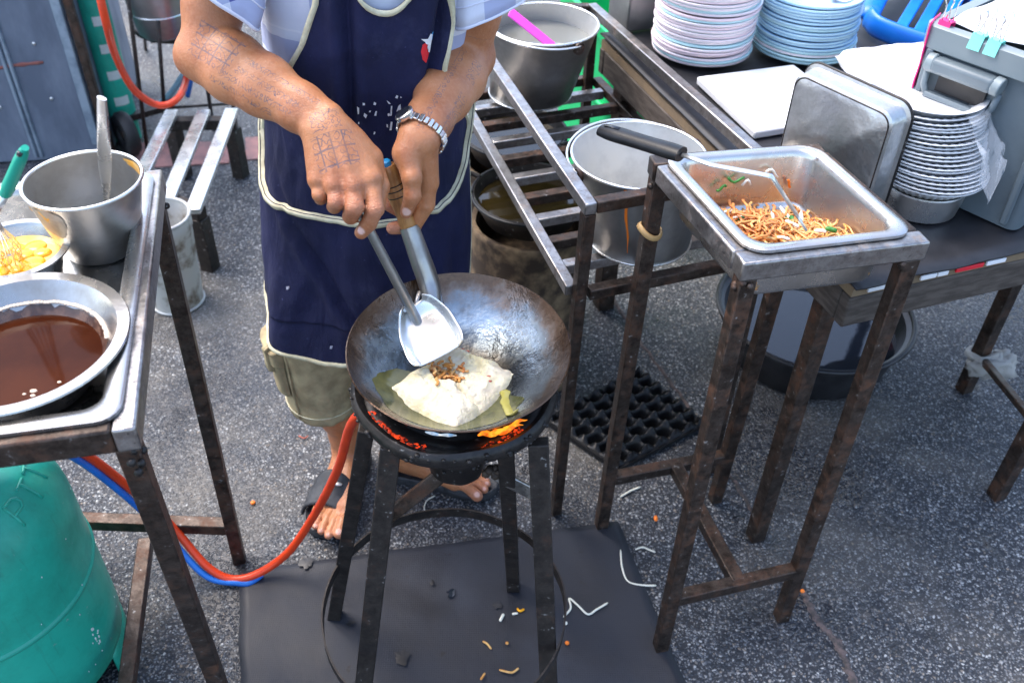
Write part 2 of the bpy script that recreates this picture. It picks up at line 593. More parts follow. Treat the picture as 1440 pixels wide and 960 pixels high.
def mat_plaid():
    m, nt, b = new_mat('plaid_shirt_cloth')
    vec = coords(nt)
    sp = N(nt, 'ShaderNodeSeparateXYZ'); L(nt, vec, sp.inputs[0])
    def stripes(s, period, a, b_):
        fr = math_n(nt, 'FRACT', math_n(nt, 'DIVIDE', s, period))
        return math_n(nt, 'MULTIPLY', math_n(nt, 'GREATER_THAN', fr, a), math_n(nt, 'LESS_THAN', fr, b_))
    diag = math_n(nt, 'ADD', sp.outputs[0], math_n(nt, 'MULTIPLY', sp.outputs[1], 0.6))
    a = stripes(diag, 0.13, 0.30, 0.78)
    c = stripes(sp.outputs[2], 0.125, 0.08, 0.40)
    d = stripes(sp.outputs[2], 0.125, 0.50, 0.525)
    both = math_n(nt, 'MULTIPLY', a, c)
    either = math_n(nt, 'MAXIMUM', a, c)
    col = mix_col(nt, math_n(nt, 'MULTIPLY', either, 0.85), (0.68, 0.70, 0.80), (0.36, 0.40, 0.60))
    col = mix_col(nt, both, col, (0.085, 0.095, 0.33))
    col = mix_col(nt, d, col, (0.75, 0.76, 0.84))
    L(nt, col, b.inputs['Base Color'])
    b.inputs['Roughness'].default_value = 0.85
    n = N(nt, 'ShaderNodeTexNoise', Scale=30.0, Detail=6.0)
    L(nt, vec, n.inputs['Vector'])
    add_bump(nt, b, n.outputs['Fac'], 0.35, 0.006)
    return m

def mat_apron():
    m, nt, b = new_mat('navy_apron_cloth')
    vec = coords(nt)
    f = noise_fac(nt, vec, 7.0, 6, 0.35, 0.7)
    col = mix_col(nt, f, (0.0170, 0.0195, 0.066), (0.0090, 0.0105, 0.033))
    f2 = noise_fac(nt, vec, 130.0, 3, 0.70, 0.76)
    col = mix_col(nt, math_n(nt, 'MULTIPLY', f2, 0.55), col, (0.10, 0.11, 0.24))
    f3 = noise_fac(nt, vec, 11.0, 7, 0.56, 0.80, 0.75)
    col = mix_col(nt, math_n(nt, 'MULTIPLY', f3, 0.45), col, (0.065, 0.070, 0.135))
    L(nt, col, b.inputs['Base Color'])
    b.inputs['Roughness'].default_value = 0.8
    b.inputs['Specular IOR Level'].default_value = 0.25
    n = N(nt, 'ShaderNodeTexNoise', Scale=340.0, Detail=2.0)
    L(nt, vec, n.inputs['Vector'])
    n2 = N(nt, 'ShaderNodeTexNoise', Scale=16.0, Detail=5.0)
    L(nt, vec, n2.inputs['Vector'])
    mp = N(nt, 'ShaderNodeMapping'); mp.inputs['Scale'].default_value = (1.0, 1.0, 0.28)
    L(nt, vec, mp.inputs['Vector'])
    n3 = N(nt, 'ShaderNodeTexNoise', Scale=26.0, Detail=4.0, Distortion=0.8)
    L(nt, mp.outputs[0], n3.inputs['Vector'])
    h = math_n(nt, 'ADD', math_n(nt, 'MULTIPLY', n.outputs['Fac'], 0.10), math_n(nt, 'ADD', math_n(nt, 'MULTIPLY', n2.outputs['Fac'], 0.7), n3.outputs['Fac']))
    add_bump(nt, b, h, 0.55, 0.010)
    return m

def mat_mat():
    """woven rubber mat with oily stains"""
    m, nt, b = new_mat('black_rubber_mat')
    vec = coords(nt)
    mp = N(nt, 'ShaderNodeMapping'); mp.inputs['Rotation'].default_value = (0, 0, 0.75)
    L(nt, vec, mp.inputs['Vector'])
    ck = N(nt, 'ShaderNodeTexChecker', Scale=330.0)
    L(nt, mp.outputs[0], ck.inputs['Vector'])
    f = noise_fac(nt, vec, 6.0, 6, 0.40, 0.68)
    col = mix_col(nt, f, (0.019, 0.022, 0.032), (0.009, 0.010, 0.015))
    f2 = noise_fac(nt, vec, 34.0, 4, 0.69, 0.72)
    col = mix_col(nt, f2, col, (0.010, 0.009, 0.010))
    f3 = noise_fac(nt, vec, 2.6, 5, 0.52, 0.75)
    col = mix_col(nt, math_n(nt, 'MULTIPLY', f3, 0.5), col, (0.060, 0.068, 0.090))
    L(nt, col, b.inputs['Base Color'])
    L(nt, mix_val(nt, f, 0.66, 0.46), b.inputs['Roughness'])
    n = N(nt, 'ShaderNodeTexNoise', Scale=20.0, Detail=4.0)
    L(nt, vec, n.inputs['Vector'])
    h = math_n(nt, 'ADD', math_n(nt, 'MULTIPLY', ck.outputs['Fac'], 0.10), n.outputs['Fac'])
    add_bump(nt, b, h, 0.45, 0.004)
    return m

def mat_egg():
    m, nt, b = new_mat('fried_egg_skin')
    vec = coords(nt)
    f = noise_fac(nt, vec, 26.0, 6, 0.36, 0.62)
    col = mix_col(nt, f, (0.70, 0.61, 0.36), (0.76, 0.70, 0.53))
    f2 = noise_fac(nt, vec, 60.0, 4, 0.66, 0.74)
    col = mix_col(nt, math_n(nt, 'MULTIPLY', f2, 0.55), col, (0.66, 0.43, 0.20))
    f3 = noise_fac(nt, vec, 24.0, 5, 0.54, 0.70)
    col = mix_col(nt, math_n(nt, 'MULTIPLY', f3, 0.50), col, (0.40, 0.30, 0.22))
    L(nt, col, b.inputs['Base Color'])
    b.inputs['Roughness'].default_value = 0.38
    b.inputs['Subsurface Weight'].default_value = 0.15
    b.inputs['Subsurface Radius'].default_value = (0.004, 0.003, 0.001)
    n = N(nt, 'ShaderNodeTexNoise', Scale=75.0, Detail=6.0, Roughness=0.7)
    L(nt, vec, n.inputs['Vector'])
    add_bump(nt, b, n.outputs['Fac'], 0.85, 0.006)
    return m

M = {
    'asphalt': mat_asphalt(),
    'steel': mat_steel('rusty_welded_steel', (0.038, 0.027, 0.021), (0.125, 0.098, 0.082), (0.105, 0.044, 0.021), (0.48, 0.68)),
    'rail': mat_steel('worn_bare_steel', (0.26, 0.235, 0.220), (0.52, 0.50, 0.48), (0.14, 0.075, 0.045), (0.54, 0.74), 0.28, 0.9),
    'black_steel': mat_steel('sooty_black_steel', (0.024, 0.020, 0.018), (0.066, 0.055, 0.048), (0.060, 0.028, 0.016), (0.54, 0.70), 0.5, 0.5),
    'iron': mat_steel('charred_cast_iron', (0.012, 0.011, 0.011), (0.040, 0.035, 0.032), (0.075, 0.032, 0.014), (0.62, 0.76), 0.42, 0.4),
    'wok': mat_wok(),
    'stainless': mat_brushed('stainless_steel', (0.48, 0.47, 0.45), 0.22, (0.20, 0.17, 0.14), 0.6),
    'pot_steel': mat_brushed('bright_pot_steel', (0.66, 0.65, 0.62), 0.36, (0.36, 0.32, 0.27), 0.5),
    'bucket_inside': mat_brushed('skylit_bucket_inside', (0.80, 0.79, 0.76), 0.48, (0.5, 0.49, 0.46), 0.4),  # bucket metal paled for the inside: reflected sky put into the colour
    'pan': mat_brushed('stainless_pan', (0.60, 0.58, 0.55), 0.24, (0.30, 0.25, 0.20), 0.5),
    'alu': mat_brushed('dull_aluminium', (0.42, 0.42, 0.41), 0.36, (0.20, 0.20, 0.19), 0.6, bump=0.12),
    'alu_bright': mat_brushed('bright_aluminium', (0.80, 0.80, 0.78), 0.26, (0.5, 0.5, 0.48), 0.3),
    'old_tray': mat_brushed('scratched_tray_steel', (0.60, 0.61, 0.61), 0.34, (0.26, 0.26, 0.25), 0.8, bump=0.25),
    'shaft': mat_brushed('dark_steel_shaft', (0.36, 0.35, 0.34), 0.30, (0.14, 0.13, 0.12), 0.6),
    'skin': skin_material(),
    'plaid': mat_plaid(),
    'apron': mat_apron(),
    'cream': simple('cream_binding', (0.68, 0.63, 0.44), 0.8, col2=(0.52, 0.47, 0.31), scale=40, bump=0.3),
    'khaki': simple('khaki_cotton', (0.40, 0.325, 0.185), 0.85, col2=(0.26, 0.205, 0.115), scale=22, bump=0.4, bscale=60),
    'sandal': simple('black_sandal_foam', (0.020, 0.022, 0.027), 0.55, col2=(0.045, 0.048, 0.055), scale=40, bump=0.15),
    'mat': mat_mat(),
    'egg': mat_egg(),
    'wood': simple('oiled_wood_grip', (0.44, 0.21, 0.065), 0.36, col2=(0.24, 0.095, 0.028), scale=14, stretch=(5, 5, 1), bump=0.1),
    'char': simple('burnt_ring', (0.02, 0.012, 0.008), 0.6),
    'blue_cap': simple('blue_plastic_cap', (0.02, 0.28, 0.60), 0.4),
    'black_plastic': simple('black_plastic', (0.006, 0.0065, 0.008), 0.38, col2=(0.012, 0.013, 0.015), scale=30, bump=0.05, Specular_IOR_Level=0.3),
    'basin_black': simple('black_rubber_basin', (0.010, 0.010, 0.012), 0.38, col2=(0.022, 0.022, 0.025), scale=18, bump=0.08),
    'green_gas': mat_painted('teal_enamel', (0.020, 0.420, 0.290), (0.010, 0.285, 0.195), (0.25, 0.40, 0.34), (0.10, 0.055, 0.030)),
    'green_seam': simple('teal_weld_seam', (0.02, 0.34, 0.24), 0.4),
    'chips': simple('chipped_white_paint', (0.6, 0.66, 0.62), 0.7),
    'orange_hose': simple('orange_rubber_hose', (0.78, 0.060, 0.012), 0.34, col2=(0.62, 0.045, 0.010), scale=12),
    'blue_hose': simple('blue_rubber_hose', (0.020, 0.19, 0.72), 0.34, col2=(0.015, 0.14, 0.55), scale=12),
    'grey_hose': simple('pale_blue_hose', (0.30, 0.48, 0.58), 0.4),
    'teal_plastic': simple('teal_plastic', (0.005, 0.33, 0.22), 0.32),
    'pink_plastic': simple('pink_plastic', (0.80, 0.07, 0.55), 0.4),
    'vinyl': simple('black_vinyl_cover', (0.012, 0.012, 0.015), 0.5, col2=(0.022, 0.022, 0.026), scale=20, bump=0.2, bscale=60),
    'board': simple('greasy_grey_board', (0.050, 0.038, 0.030), 0.7, col2=(0.095, 0.076, 0.062), scale=20, stretch=(1, 1, 6), bump=0.35),
    'tan_board': simple('raw_board_edge', (0.22, 0.155, 0.09), 0.75, col2=(0.18, 0.13, 0.08), scale=22, bump=0.2),
    'white_board': simple('white_cutting_board', (0.80, 0.80, 0.80), 0.35, col2=(0.70, 0.71, 0.72), scale=12, bump=0.05),
    'plate_white': simple('white_melamine', (0.88, 0.86, 0.87), 0.22),
    'plate_pink': simple('pink_melamine', (0.86, 0.70, 0.73), 0.22),
    'plate_blue': simple('blue_melamine', (0.42, 0.64, 0.82), 0.22),
    'plate_teal': simple('teal_melamine', (0.50, 0.75, 0.78), 0.22),
    'foil': simple('aluminium_foil_dish', (0.92, 0.93, 0.94), 0.34, 0.45, bump=0.3, bscale=90),
    'film': simple('clear_plastic_film', (0.85, 0.88, 0.92), 0.10, Alpha=0.24, bump=0.5, bscale=60),
    'bag': simple('thin_white_bag', (0.84, 0.84, 0.86), 0.35, bump=0.4, bscale=35),
    'clear_bag': simple('cloudy_plastic_bag', (0.52, 0.50, 0.46), 0.3, Alpha=0.62, bump=0.5, bscale=70),
    'crate': simple('grey_crate_plastic', (0.135, 0.170, 0.190), 0.46, col2=(0.095, 0.122, 0.140), scale=7, lo=0.35, hi=0.72, bump=0.15, bscale=120),
    'crate_rim': simple('pale_grey_crate_rim', (0.21, 0.255, 0.27), 0.42),
    'magenta': simple('magenta_bag', (0.78, 0.025, 0.19), 0.35, bump=0.4, bscale=40),
    'pink_bag': simple('pink_bag', (0.80, 0.12, 0.45), 0.4, bump=0.3, bscale=40),
    'mint': simple('mint_clip_paint', (0.22, 0.74, 0.64), 0.35),
    'wire': mat_brushed('clip_wire', (0.75, 0.74, 0.73), 0.22),
    'chair_blue': simple('blue_chair_plastic', (0.006, 0.16, 0.66), 0.36, col2=(0.01, 0.20, 0.72), scale=10),
    'chair_navy': simple('navy_chair_plastic', (0.010, 0.030, 0.16), 0.36),
    'red_plastic': simple('red_plastic', (0.72, 0.015, 0.03), 0.36),
    'green_bin': simple('bright_green_plastic', (0.006, 0.50, 0.15), 0.42, col2=(0.006, 0.44, 0.13), scale=6),
    'cabinet': simple('blue_grey_sheet_metal', (0.26, 0.30, 0.37), 0.34, 0.25, col2=(0.13, 0.155, 0.205), scale=6, lo=0.36, hi=0.62, rough2=0.5, stretch=(1, 1, 0.35), bump=0.15, bscale=18),
    'cab_strip': simple('pale_seam_strip', (0.36, 0.44, 0.52), 0.4, 0.5, col2=(0.22, 0.28, 0.35), scale=14),
    'stain': simple('red_brown_stain', (0.30, 0.10, 0.08), 0.6),
    'soot_drum': simple('sooty_drum', (0.045, 0.030, 0.020), 0.65, 0.2, col2=(0.27, 0.19, 0.11), scale=13, lo=0.46, hi=0.68, bump=0.5, bscale=40),
    'oil': mat_liquid('dark_cooking_oil', (0.018, 0.013, 0.004), 0.04, 0.03),
    'water': mat_liquid('murky_water', (0.075, 0.090, 0.085), 0.04, 0.04),
    'grey_water': mat_liquid('dish_water', (0.16, 0.165, 0.15), 0.05, 0.05),
    'basin_water': mat_liquid('black_basin_water', (0.020, 0.026, 0.036), 0.03, 0.03),
    'sauce': mat_liquid('brown_sauce', (0.036, 0.0085, 0.0035), 0.10, 0.06, (0.055, 0.014, 0.005), Specular_IOR_Level=0.06),
    'sauce_smear': simple('dried_sauce_smear', (0.070, 0.022, 0.010), 0.25, col2=(0.20, 0.10, 0.06), scale=60, Alpha=0.72),
    'foam': simple('pale_froth', (0.62, 0.50, 0.38), 0.4),
    'white_egg': mat_liquid('raw_egg_white', (0.72, 0.45, 0.06), 0.06, 0.10, (0.80, 0.58, 0.14), 30.0),
    'yolk': mat_liquid('egg_yolk', (0.85, 0.38, 0.010), 0.08, 0.04),
    'olive': mat_liquid('egg_and_oil_film', (0.050, 0.054, 0.022), 0.12, 0.25, (0.110, 0.108, 0.040), 22.0),
    'yellow_film': mat_liquid('cooked_egg_rim', (0.32, 0.29, 0.07), 0.16, 0.3),
    'noodle': simple('orange_noodle', (0.60, 0.24, 0.050), 0.22, col2=(0.74, 0.42, 0.15), scale=45, bump=0.1, Subsurface_Weight=0.1),
    'noodle_dark': simple('saucy_noodle', (0.60, 0.19, 0.04), 0.32, col2=(0.74, 0.32, 0.09), scale=60),
    'sprout': simple('bean_sprout', (0.80, 0.78, 0.66), 0.35),
    'chive': simple('green_chive', (0.025, 0.16, 0.020), 0.4, col2=(0.05, 0.24, 0.03), scale=80),
    'carrot': simple('carrot_shred', (0.85, 0.20, 0.015), 0.4),
    'ember': glow('hot_ember', (0.9, 0.055, 0.004), 0.40, (0.01, 0.0005, 0.000)),
    'flame': glow('gas_flame', (1.0, 0.34, 0.02), 0.62, (0.9, 0.10, 0.006), True),
    'blue_flame': glow('blue_gas_flame', (0.20, 0.42, 0.75), 0.35, (0.9, 0.95, 1.0), True),
    'print_white': simple('white_print', (0.78, 0.78, 0.80), 0.7),
    'print_red': simple('red_print', (0.72, 0.02, 0.03), 0.7),
    'print_blue': simple('light_blue_print', (0.05, 0.35, 0.70), 0.7),
    'pink_paint': simple('faded_pink_paint', (0.36, 0.17, 0.15), 0.7, col2=(0.22, 0.12, 0.115), scale=18, bump=0.2),
    'crack': simple('crack_filler', (0.125, 0.095, 0.090), 0.85, col2=(0.050, 0.045, 0.045), scale=60, bump=0.5),
    'grime_white': simple('grimy_white_plastic', (0.50, 0.49, 0.45), 0.5, col2=(0.16, 0.125, 0.085), scale=15, lo=0.50, hi=0.64),
    'grime_in': simple('grey_bucket_inside', (0.52, 0.53, 0.52), 0.5, col2=(0.35, 0.35, 0.33), scale=15),
    'tyre': simple('black_tyre', (0.012, 0.012, 0.013), 0.6, bump=0.2),
    'paper': simple('receipt_paper', (0.82, 0.78, 0.76), 0.6),
    'scrap': simple('red_brown_scraps', (0.34, 0.07, 0.035), 0.5),
    'hair': simple('short_black_hair', (0.012, 0.010, 0.009), 0.5, bump=0.8, bscale=300),
    'watch': mat_brushed('watch_steel', (0.74, 0.73, 0.70), 0.16, (0.5, 0.48, 0.44), 0.3),
    'dial': simple('dark_watch_glass', (0.015, 0.017, 0.022), 0.08),
    'rubber_band': simple('tan_rubber_band', (0.48, 0.30, 0.12), 0.5),
}

# ================================================================== THE SETTING
at_origin()
ground = MB()
ground.grid(lambda u, v: (-60 + 120 * u, -40 + 140 * v, 0.0), 4, 4)
tag(ground.build('ground', M['asphalt']), kind='structure')

def ground_strip(name, pts, w, mat, z=0.004, seed=1, n=14):
    sp = spline(pts, n)
    vs, fs = [], []
    for i, p in enumerate(sp):
        t = (sp[min(i + 1, len(sp) - 1)] - sp[max(i - 1, 0)]).normalized()
        s = Vector((-t.y, t.x, 0))
        k = w * (0.55 + 0.9 * abs(noise.noise(Vector((i * 0.35, seed, 0)))))
        j = 0.006 * noise.noise(Vector((i * 0.5, seed + 5, 0)))
        for e, zz in ((-1, 0.0005), (-0.4, z), (0.4, z), (1, 0.0005)):
            q = p + s * (k * e / 2 + j)
            vs.append((q.x, q.y, zz))
    for i in range(len(sp) - 1):
        for a in range(3):
            fs.append((i * 4 + a, i * 4 + a + 1, (i + 1) * 4 + a + 1, (i + 1) * 4 + a))
    return tag(MB().add(vs, fs).build(name, mat, sharp=180), kind='structure')

ground_strip('pavement_crack', [(0.2567, 2.1237, 0.0000), (0.3363, 1.8800, 0.0000), (0.4230, 1.6688, 0.0000), (0.4827, 1.4828, 0.0000), (0.5355, 1.3182, 0.0000)], 0.014, M['crack'], seed=2)
ground_strip('pavement_crack', [(0.5979, 1.1205, 0.0000), (0.6137, 1.0524, 0.0000), (0.6403, 1.0018, 0.0000), (0.6484, 0.9426, 0.0000), (0.6601, 0.8391, 0.0000)], 0.020, M['crack'], seed=9)
for quad in (((190,203), (228,196), (322,203), (318,232), (200,238)), ((345,196), (366,194), (368,222), (350,226))):
    pass
def flat_patch(name, pts, z, mat):
    at_origin()
    n = len(pts)
    c = [sum(p[0] for p in pts) / n, sum(p[1] for p in pts) / n]
    vs = [(p[0], p[1], z) for p in pts] + [(c[0] + (p[0] - c[0]) * 1.004, c[1] + (p[1] - c[1]) * 1.004, 0.0003) for p in pts]
    fs = [tuple(range(n))] + [(i + n, (i + 1) % n + n, (i + 1) % n, i) for i in range(n)]
    return tag(MB().add(vs, fs).build(name, mat), kind='structure')
flat_patch('painted_line', [(-1.2718, 2.6783, 0.0000), (-0.9544, 2.7321, 0.0000), (-0.9799, 2.8751, 0.0000), (-1.3030, 2.8472, 0.0000)], 0.004, M['pink_paint'])
flat_patch('painted_line', [(-0.9028, 2.7536, 0.0000), (-0.8438, 2.7662, 0.0000), (-0.8862, 2.9156, 0.0000), (-0.9399, 2.9024, -0.0000)], 0.004, M['pink_paint'])

# rubber mat under the stove
def rubber_mat():
    a, b, c, d = (-0.5365, 1.1247, 0.0000), (0.2360, 1.2789, 0.0000), (0.3434, 0.8772, 0.0000), (-0.4629, 0.8204, 0.0000)
    t = thing('rubber_mat', 'black woven rubber mat with dark oil spots lying under the wok stove', 'mat', (a[0], d[1], 0))
    def f(u, v):
        p = lerp3(lerp3(d, c, u), lerp3(a, b, u), v)
        e = min(u, 1 - u, v, 1 - v)
        z = 0.006 + 0.0035 * noise.noise(Vector((p[0] * 5, p[1] * 5, 0))) + 0.0022 * max(0, 1 - e * 14) * (0.4 + noise.noise(Vector((p[0] * 9, p[1] * 9, 3))))
        return (p[0] + 0.004 * noise.noise(Vector((p[1] * 14, 2, 0))), p[1] + 0.004 * noise.noise(Vector((p[0] * 14, 7, 0))), max(z, 0.004))
    MB().grid(f, 40, 26).build('sheet', M['mat'], t, solid=0.004)
    at = MB()
    for (x, y, r) in ((566,928,0.013), (640,838,0.010), (699,856,0.008), (432,797,0.012), (494,880,0.007)):
        pass
    for (cx, cy, r, s) in (((-0.1885, 0.9424, 0.0000)[0], (-0.1885, 0.9424, 0.0000)[1], 0.014, 1), ((-0.1062, 1.0848, 0.0000)[0], (-0.1062, 1.0848, 0.0000)[1], 0.009, 2), ((-0.0150, 1.0583, 0.0000)[0], (-0.0150, 1.0583, 0.0000)[1], 0.008, 3),
                           ((-0.4038, 1.1445, 0.0000)[0], (-0.4038, 1.1445, 0.0000)[1], 0.013, 4), ((-0.2945, 1.0116, 0.0000)[0], (-0.2945, 1.0116, 0.0000)[1], 0.007, 5), ((-0.1461, 1.1068, 0.0000)[0], (-0.1461, 1.1068, 0.0000)[1], 0.005, 6)):
        o = MB()
        k = 40
        ring = [(cx + r * (1 + 0.75 * noise.noise(Vector((math.cos(6.283 * i / k) * 1.6, math.sin(6.283 * i / k) * 1.6, s * 3.1)))) * math.cos(6.283 * i / k),
                 cy + r * (1 + 0.55 * noise.noise(Vector((math.cos(6.283 * i / k) * 1.6, math.sin(6.283 * i / k) * 1.6, s * 3.1)))) * math.sin(6.283 * i / k), 0.0125) for i in range(k)]
        o.add(ring + [(cx, cy, 0.0135)], [(i, (i + 1) % k, k) for i in range(k)])
        o.build('oil_spot', M['basin_black'] if s != 2 else M['basin_water'], t, sharp=180)
rubber_mat()

# ================================================================== rounded trays
def rr_loop(hx, hy, rad, n=5):
    out = []
    for cx, cy, a0 in ((hx - rad, hy - rad, 0), (-hx + rad, hy - rad, 90), (-hx + rad, -hy + rad, 180), (hx - rad, -hy + rad, 270)):
        for i in range(n + 1):
            a = math.radians(a0 + 90 * i / n)
            out.append((cx + rad * math.cos(a), cy + rad * math.sin(a)))
    return out

def rr_loft(mb, C, ex, ey, ez, loops, n=5, caps=(False, True)):
    C, ex, ey, ez = Vector(C), Vector(ex), Vector(ey), Vector(ez)
    base = len(mb.v)
    vs, k = [], 4 * (n + 1)
    for hx, hy, rad, z in loops:
        vs += [C + ex * x + ey * y + ez * z for x, y in rr_loop(hx, hy, rad, n)]
    fs = [(i * k + j, i * k + (j + 1) % k, (i + 1) * k + (j + 1) % k, (i + 1) * k + j) for i in range(len(loops) - 1) for j in range(k)]
    if caps[0]: fs.append(tuple(reversed(range(k))))
    if caps[1]: fs.append(tuple((len(loops) - 1) * k + j for j in range(k)))
    return mb.add(vs, fs)

def pan_loops(hx, hy, depth, rim, rad, taper=0.008, t=0.0012):
    i = rim
    return [(hx - i - taper - 0.0, hy - i - taper, rad * 0.8, -depth - t), (hx - i - taper + 0.004, hy - i - taper + 0.004, rad * 0.9, -depth + 0.006), (hx - i + t, hy - i + t, rad, -0.006),
            (hx - i + t, hy - i + t, rad, -t), (hx, hy, rad * 1.15, -t - 0.001), (hx, hy, rad * 1.15, 0.002), (hx - 0.003, hy - 0.003, rad * 1.12, 0.004), (hx - i + 0.003, hy - i + 0.003, rad + 0.002, 0.003),
            (hx - i, hy - i, rad, -0.001), (hx - i - 0.002, hy - i - 0.002, rad, -0.008), (hx - i - taper + 0.001, hy - i - taper + 0.001, rad * 0.9, -depth + 0.010),
            (hx - i - taper - 0.002, hy - i - taper - 0.002, rad * 0.85, -depth + 0.003), (hx - i - taper - 0.010, hy - i - taper - 0.010, rad * 0.7, -depth)]

# ================================================================== RIGHT-HAND SMALL TABLE WITH THE NOODLE PAN
PT = {'FL': (0.2992, 0.9934, 0.8900), 'FR': (0.5611, 1.0576, 0.8900), 'BR': (0.4695, 1.3262, 0.8900), 'BL': (0.1997, 1.2714, 0.8900)}
def pan_table():
    f = {'FL': (0.2970, 0.9808, 0.0000), 'FR': (0.5421, 1.0565, 0.0000), 'BR': (0.4553, 1.3511, 0.0000), 'BL': (0.2003, 1.2681, 0.0000)}
    t = thing('steel_stand', 'narrow rusty four-legged steel stand carrying the pan of noodles', 'stand', f['FL'])
    C = [sum(PT[k][i] for k in PT) / 4 for i in range(3)]
    ctr = Vector(C)
    w = 0.030
    pts = {k: Vector(PT[k]) for k in PT}
    ins = {k: pts[k] + (ctr - pts[k]).normalized() * 0.021 for k in pts}
    ins = {k: Vector((p.x, p.y, 0.89 - w / 2)) for k, p in ins.items()}
    ed = (ins['FR'] - ins['FL']).normalized()
    for a, b, e in (('FL', 'FR', w / 2), ('BL', 'BR', w / 2), ('FL', 'BL', -w / 2 - 0.0005), ('FR', 'BR', -w / 2 - 0.0005)):
        MB().bar(ins[a], ins[b], w, w, ext=e).build('frame_bar', M['rail'] if a + b in ('FLFR', 'FLBL') else M['steel'], t, bevel=0.003)
    low = {}
    for k in ins:
        foot = Vector(f[k])
        top = Vector((ins[k].x, ins[k].y, 0.89 - w - 0.0005))
        leg = MB().bar(foot, top, 0.0245, 0.0245, up=ed).build('leg', M['steel'], t, bevel=0.002)
        wl = MB()
        for q in range(5):
            wl.ball(top + Vector((random.uniform(-.014, .014), random.uniform(-.014, .014) - 0.004, -0.004 - 0.003 * q)), 0.0055, 7, 5)
        wl.build('weld_bead', M['steel'], leg, sharp=180)
        low[k] = foot.lerp(top, 0.155 / 0.86) if k != 'BR' else foot.lerp(top, 0.15 / 0.86)
    MB().bar(low['FL'], low['FR'], 0.023, 0.023).build('lower_rail', M['steel'], t, bevel=0.002)
    MB().bar(low['BL'], low['BR'], 0.023, 0.023).build('lower_rail', M['steel'], t, bevel=0.002)
    MB().bar(low['BL'].lerp(low['BR'], 0.55), low['FL'].lerp(low['FR'], 0.52), 0.026, 0.024).build('lower_rail', M['steel'], t, bevel=0.002)
    # rubber band round the rear leg
    p = Vector(f['BL']).lerp(Vector((ins['BL'].x, ins['BL'].y, 0.86)), 0.885)
    ring = [p + Vector((0.0185 * math.cos(a), 0.0185 * math.sin(a), 0.003 * math.sin(a * 2 + 1) - 0.006 * math.cos(a))) for a in [2 * math.pi * i / 20 for i in range(21)]]
    at_origin()
    tag(MB().tube(ring, 0.0040, 7, False, flat=(0.6, 1.3)).build('rubber_band', M['rubber_band'], sharp=180), 'tan rubber band looped round the top of a rusty stand leg beside the bucket', 'rubber band')
    return ctr, ed
PCTR, PEX = pan_table()
PEY = Vector((0, 0, 1)).cross(PEX)

def noodle_pan():
    c = PCTR + Vector((0.004, -0.002, 0.004))
    t = thing('food_pan', 'deep stainless steel serving pan set into the rusty stand, half full of noodles', 'pan', (c.x, c.y, 0.80))
    mb = MB()
    rr_loft(mb, c, PEX, PEY, (0, 0, 1), pan_loops(0.121, 0.130, 0.090, 0.017, 0.026), caps=(True, True))
    # the frame is not quite square: the pan is sprung to its four corners
    q = {k: Vector((PT[k][0], PT[k][1], 0)) for k in PT}
    cc = sum(q.values(), Vector()) / 4
    for k in q: q[k] = q[k] + (cc - q[k]).normalized() * 0.020
    for i, p in enumerate(mb.v):
        d = Vector(p) - c
        s, t_ = (d.dot(PEX) / 0.121 + 1) / 2, (d.dot(PEY) / 0.130 + 1) / 2
        w_ = q['FL'].lerp(q['FR'], s).lerp(q['BL'].lerp(q['BR'], s), t_)
        mb.v[i] = (w_.x, w_.y, p[2])
    mb.build('pan', M['pan'], t, sharp=50)
    return c
PANC = noodle_pan()

def strand(c, L_, r, bend, seed, lift=0.0, n=7, spin=None):
    rnd = random.Random(seed)
    a = rnd.uniform(0, 6.283) if spin is None else spin
    pts = []
    p = Vector(c)
    for i in range(n):
        pts.append(p.copy())
        a += rnd.uniform(-bend, bend)
        p = p + Vector((math.cos(a), math.sin(a), rnd.uniform(-0.25, 0.25) + lift)) * (L_ / n)
    return pts

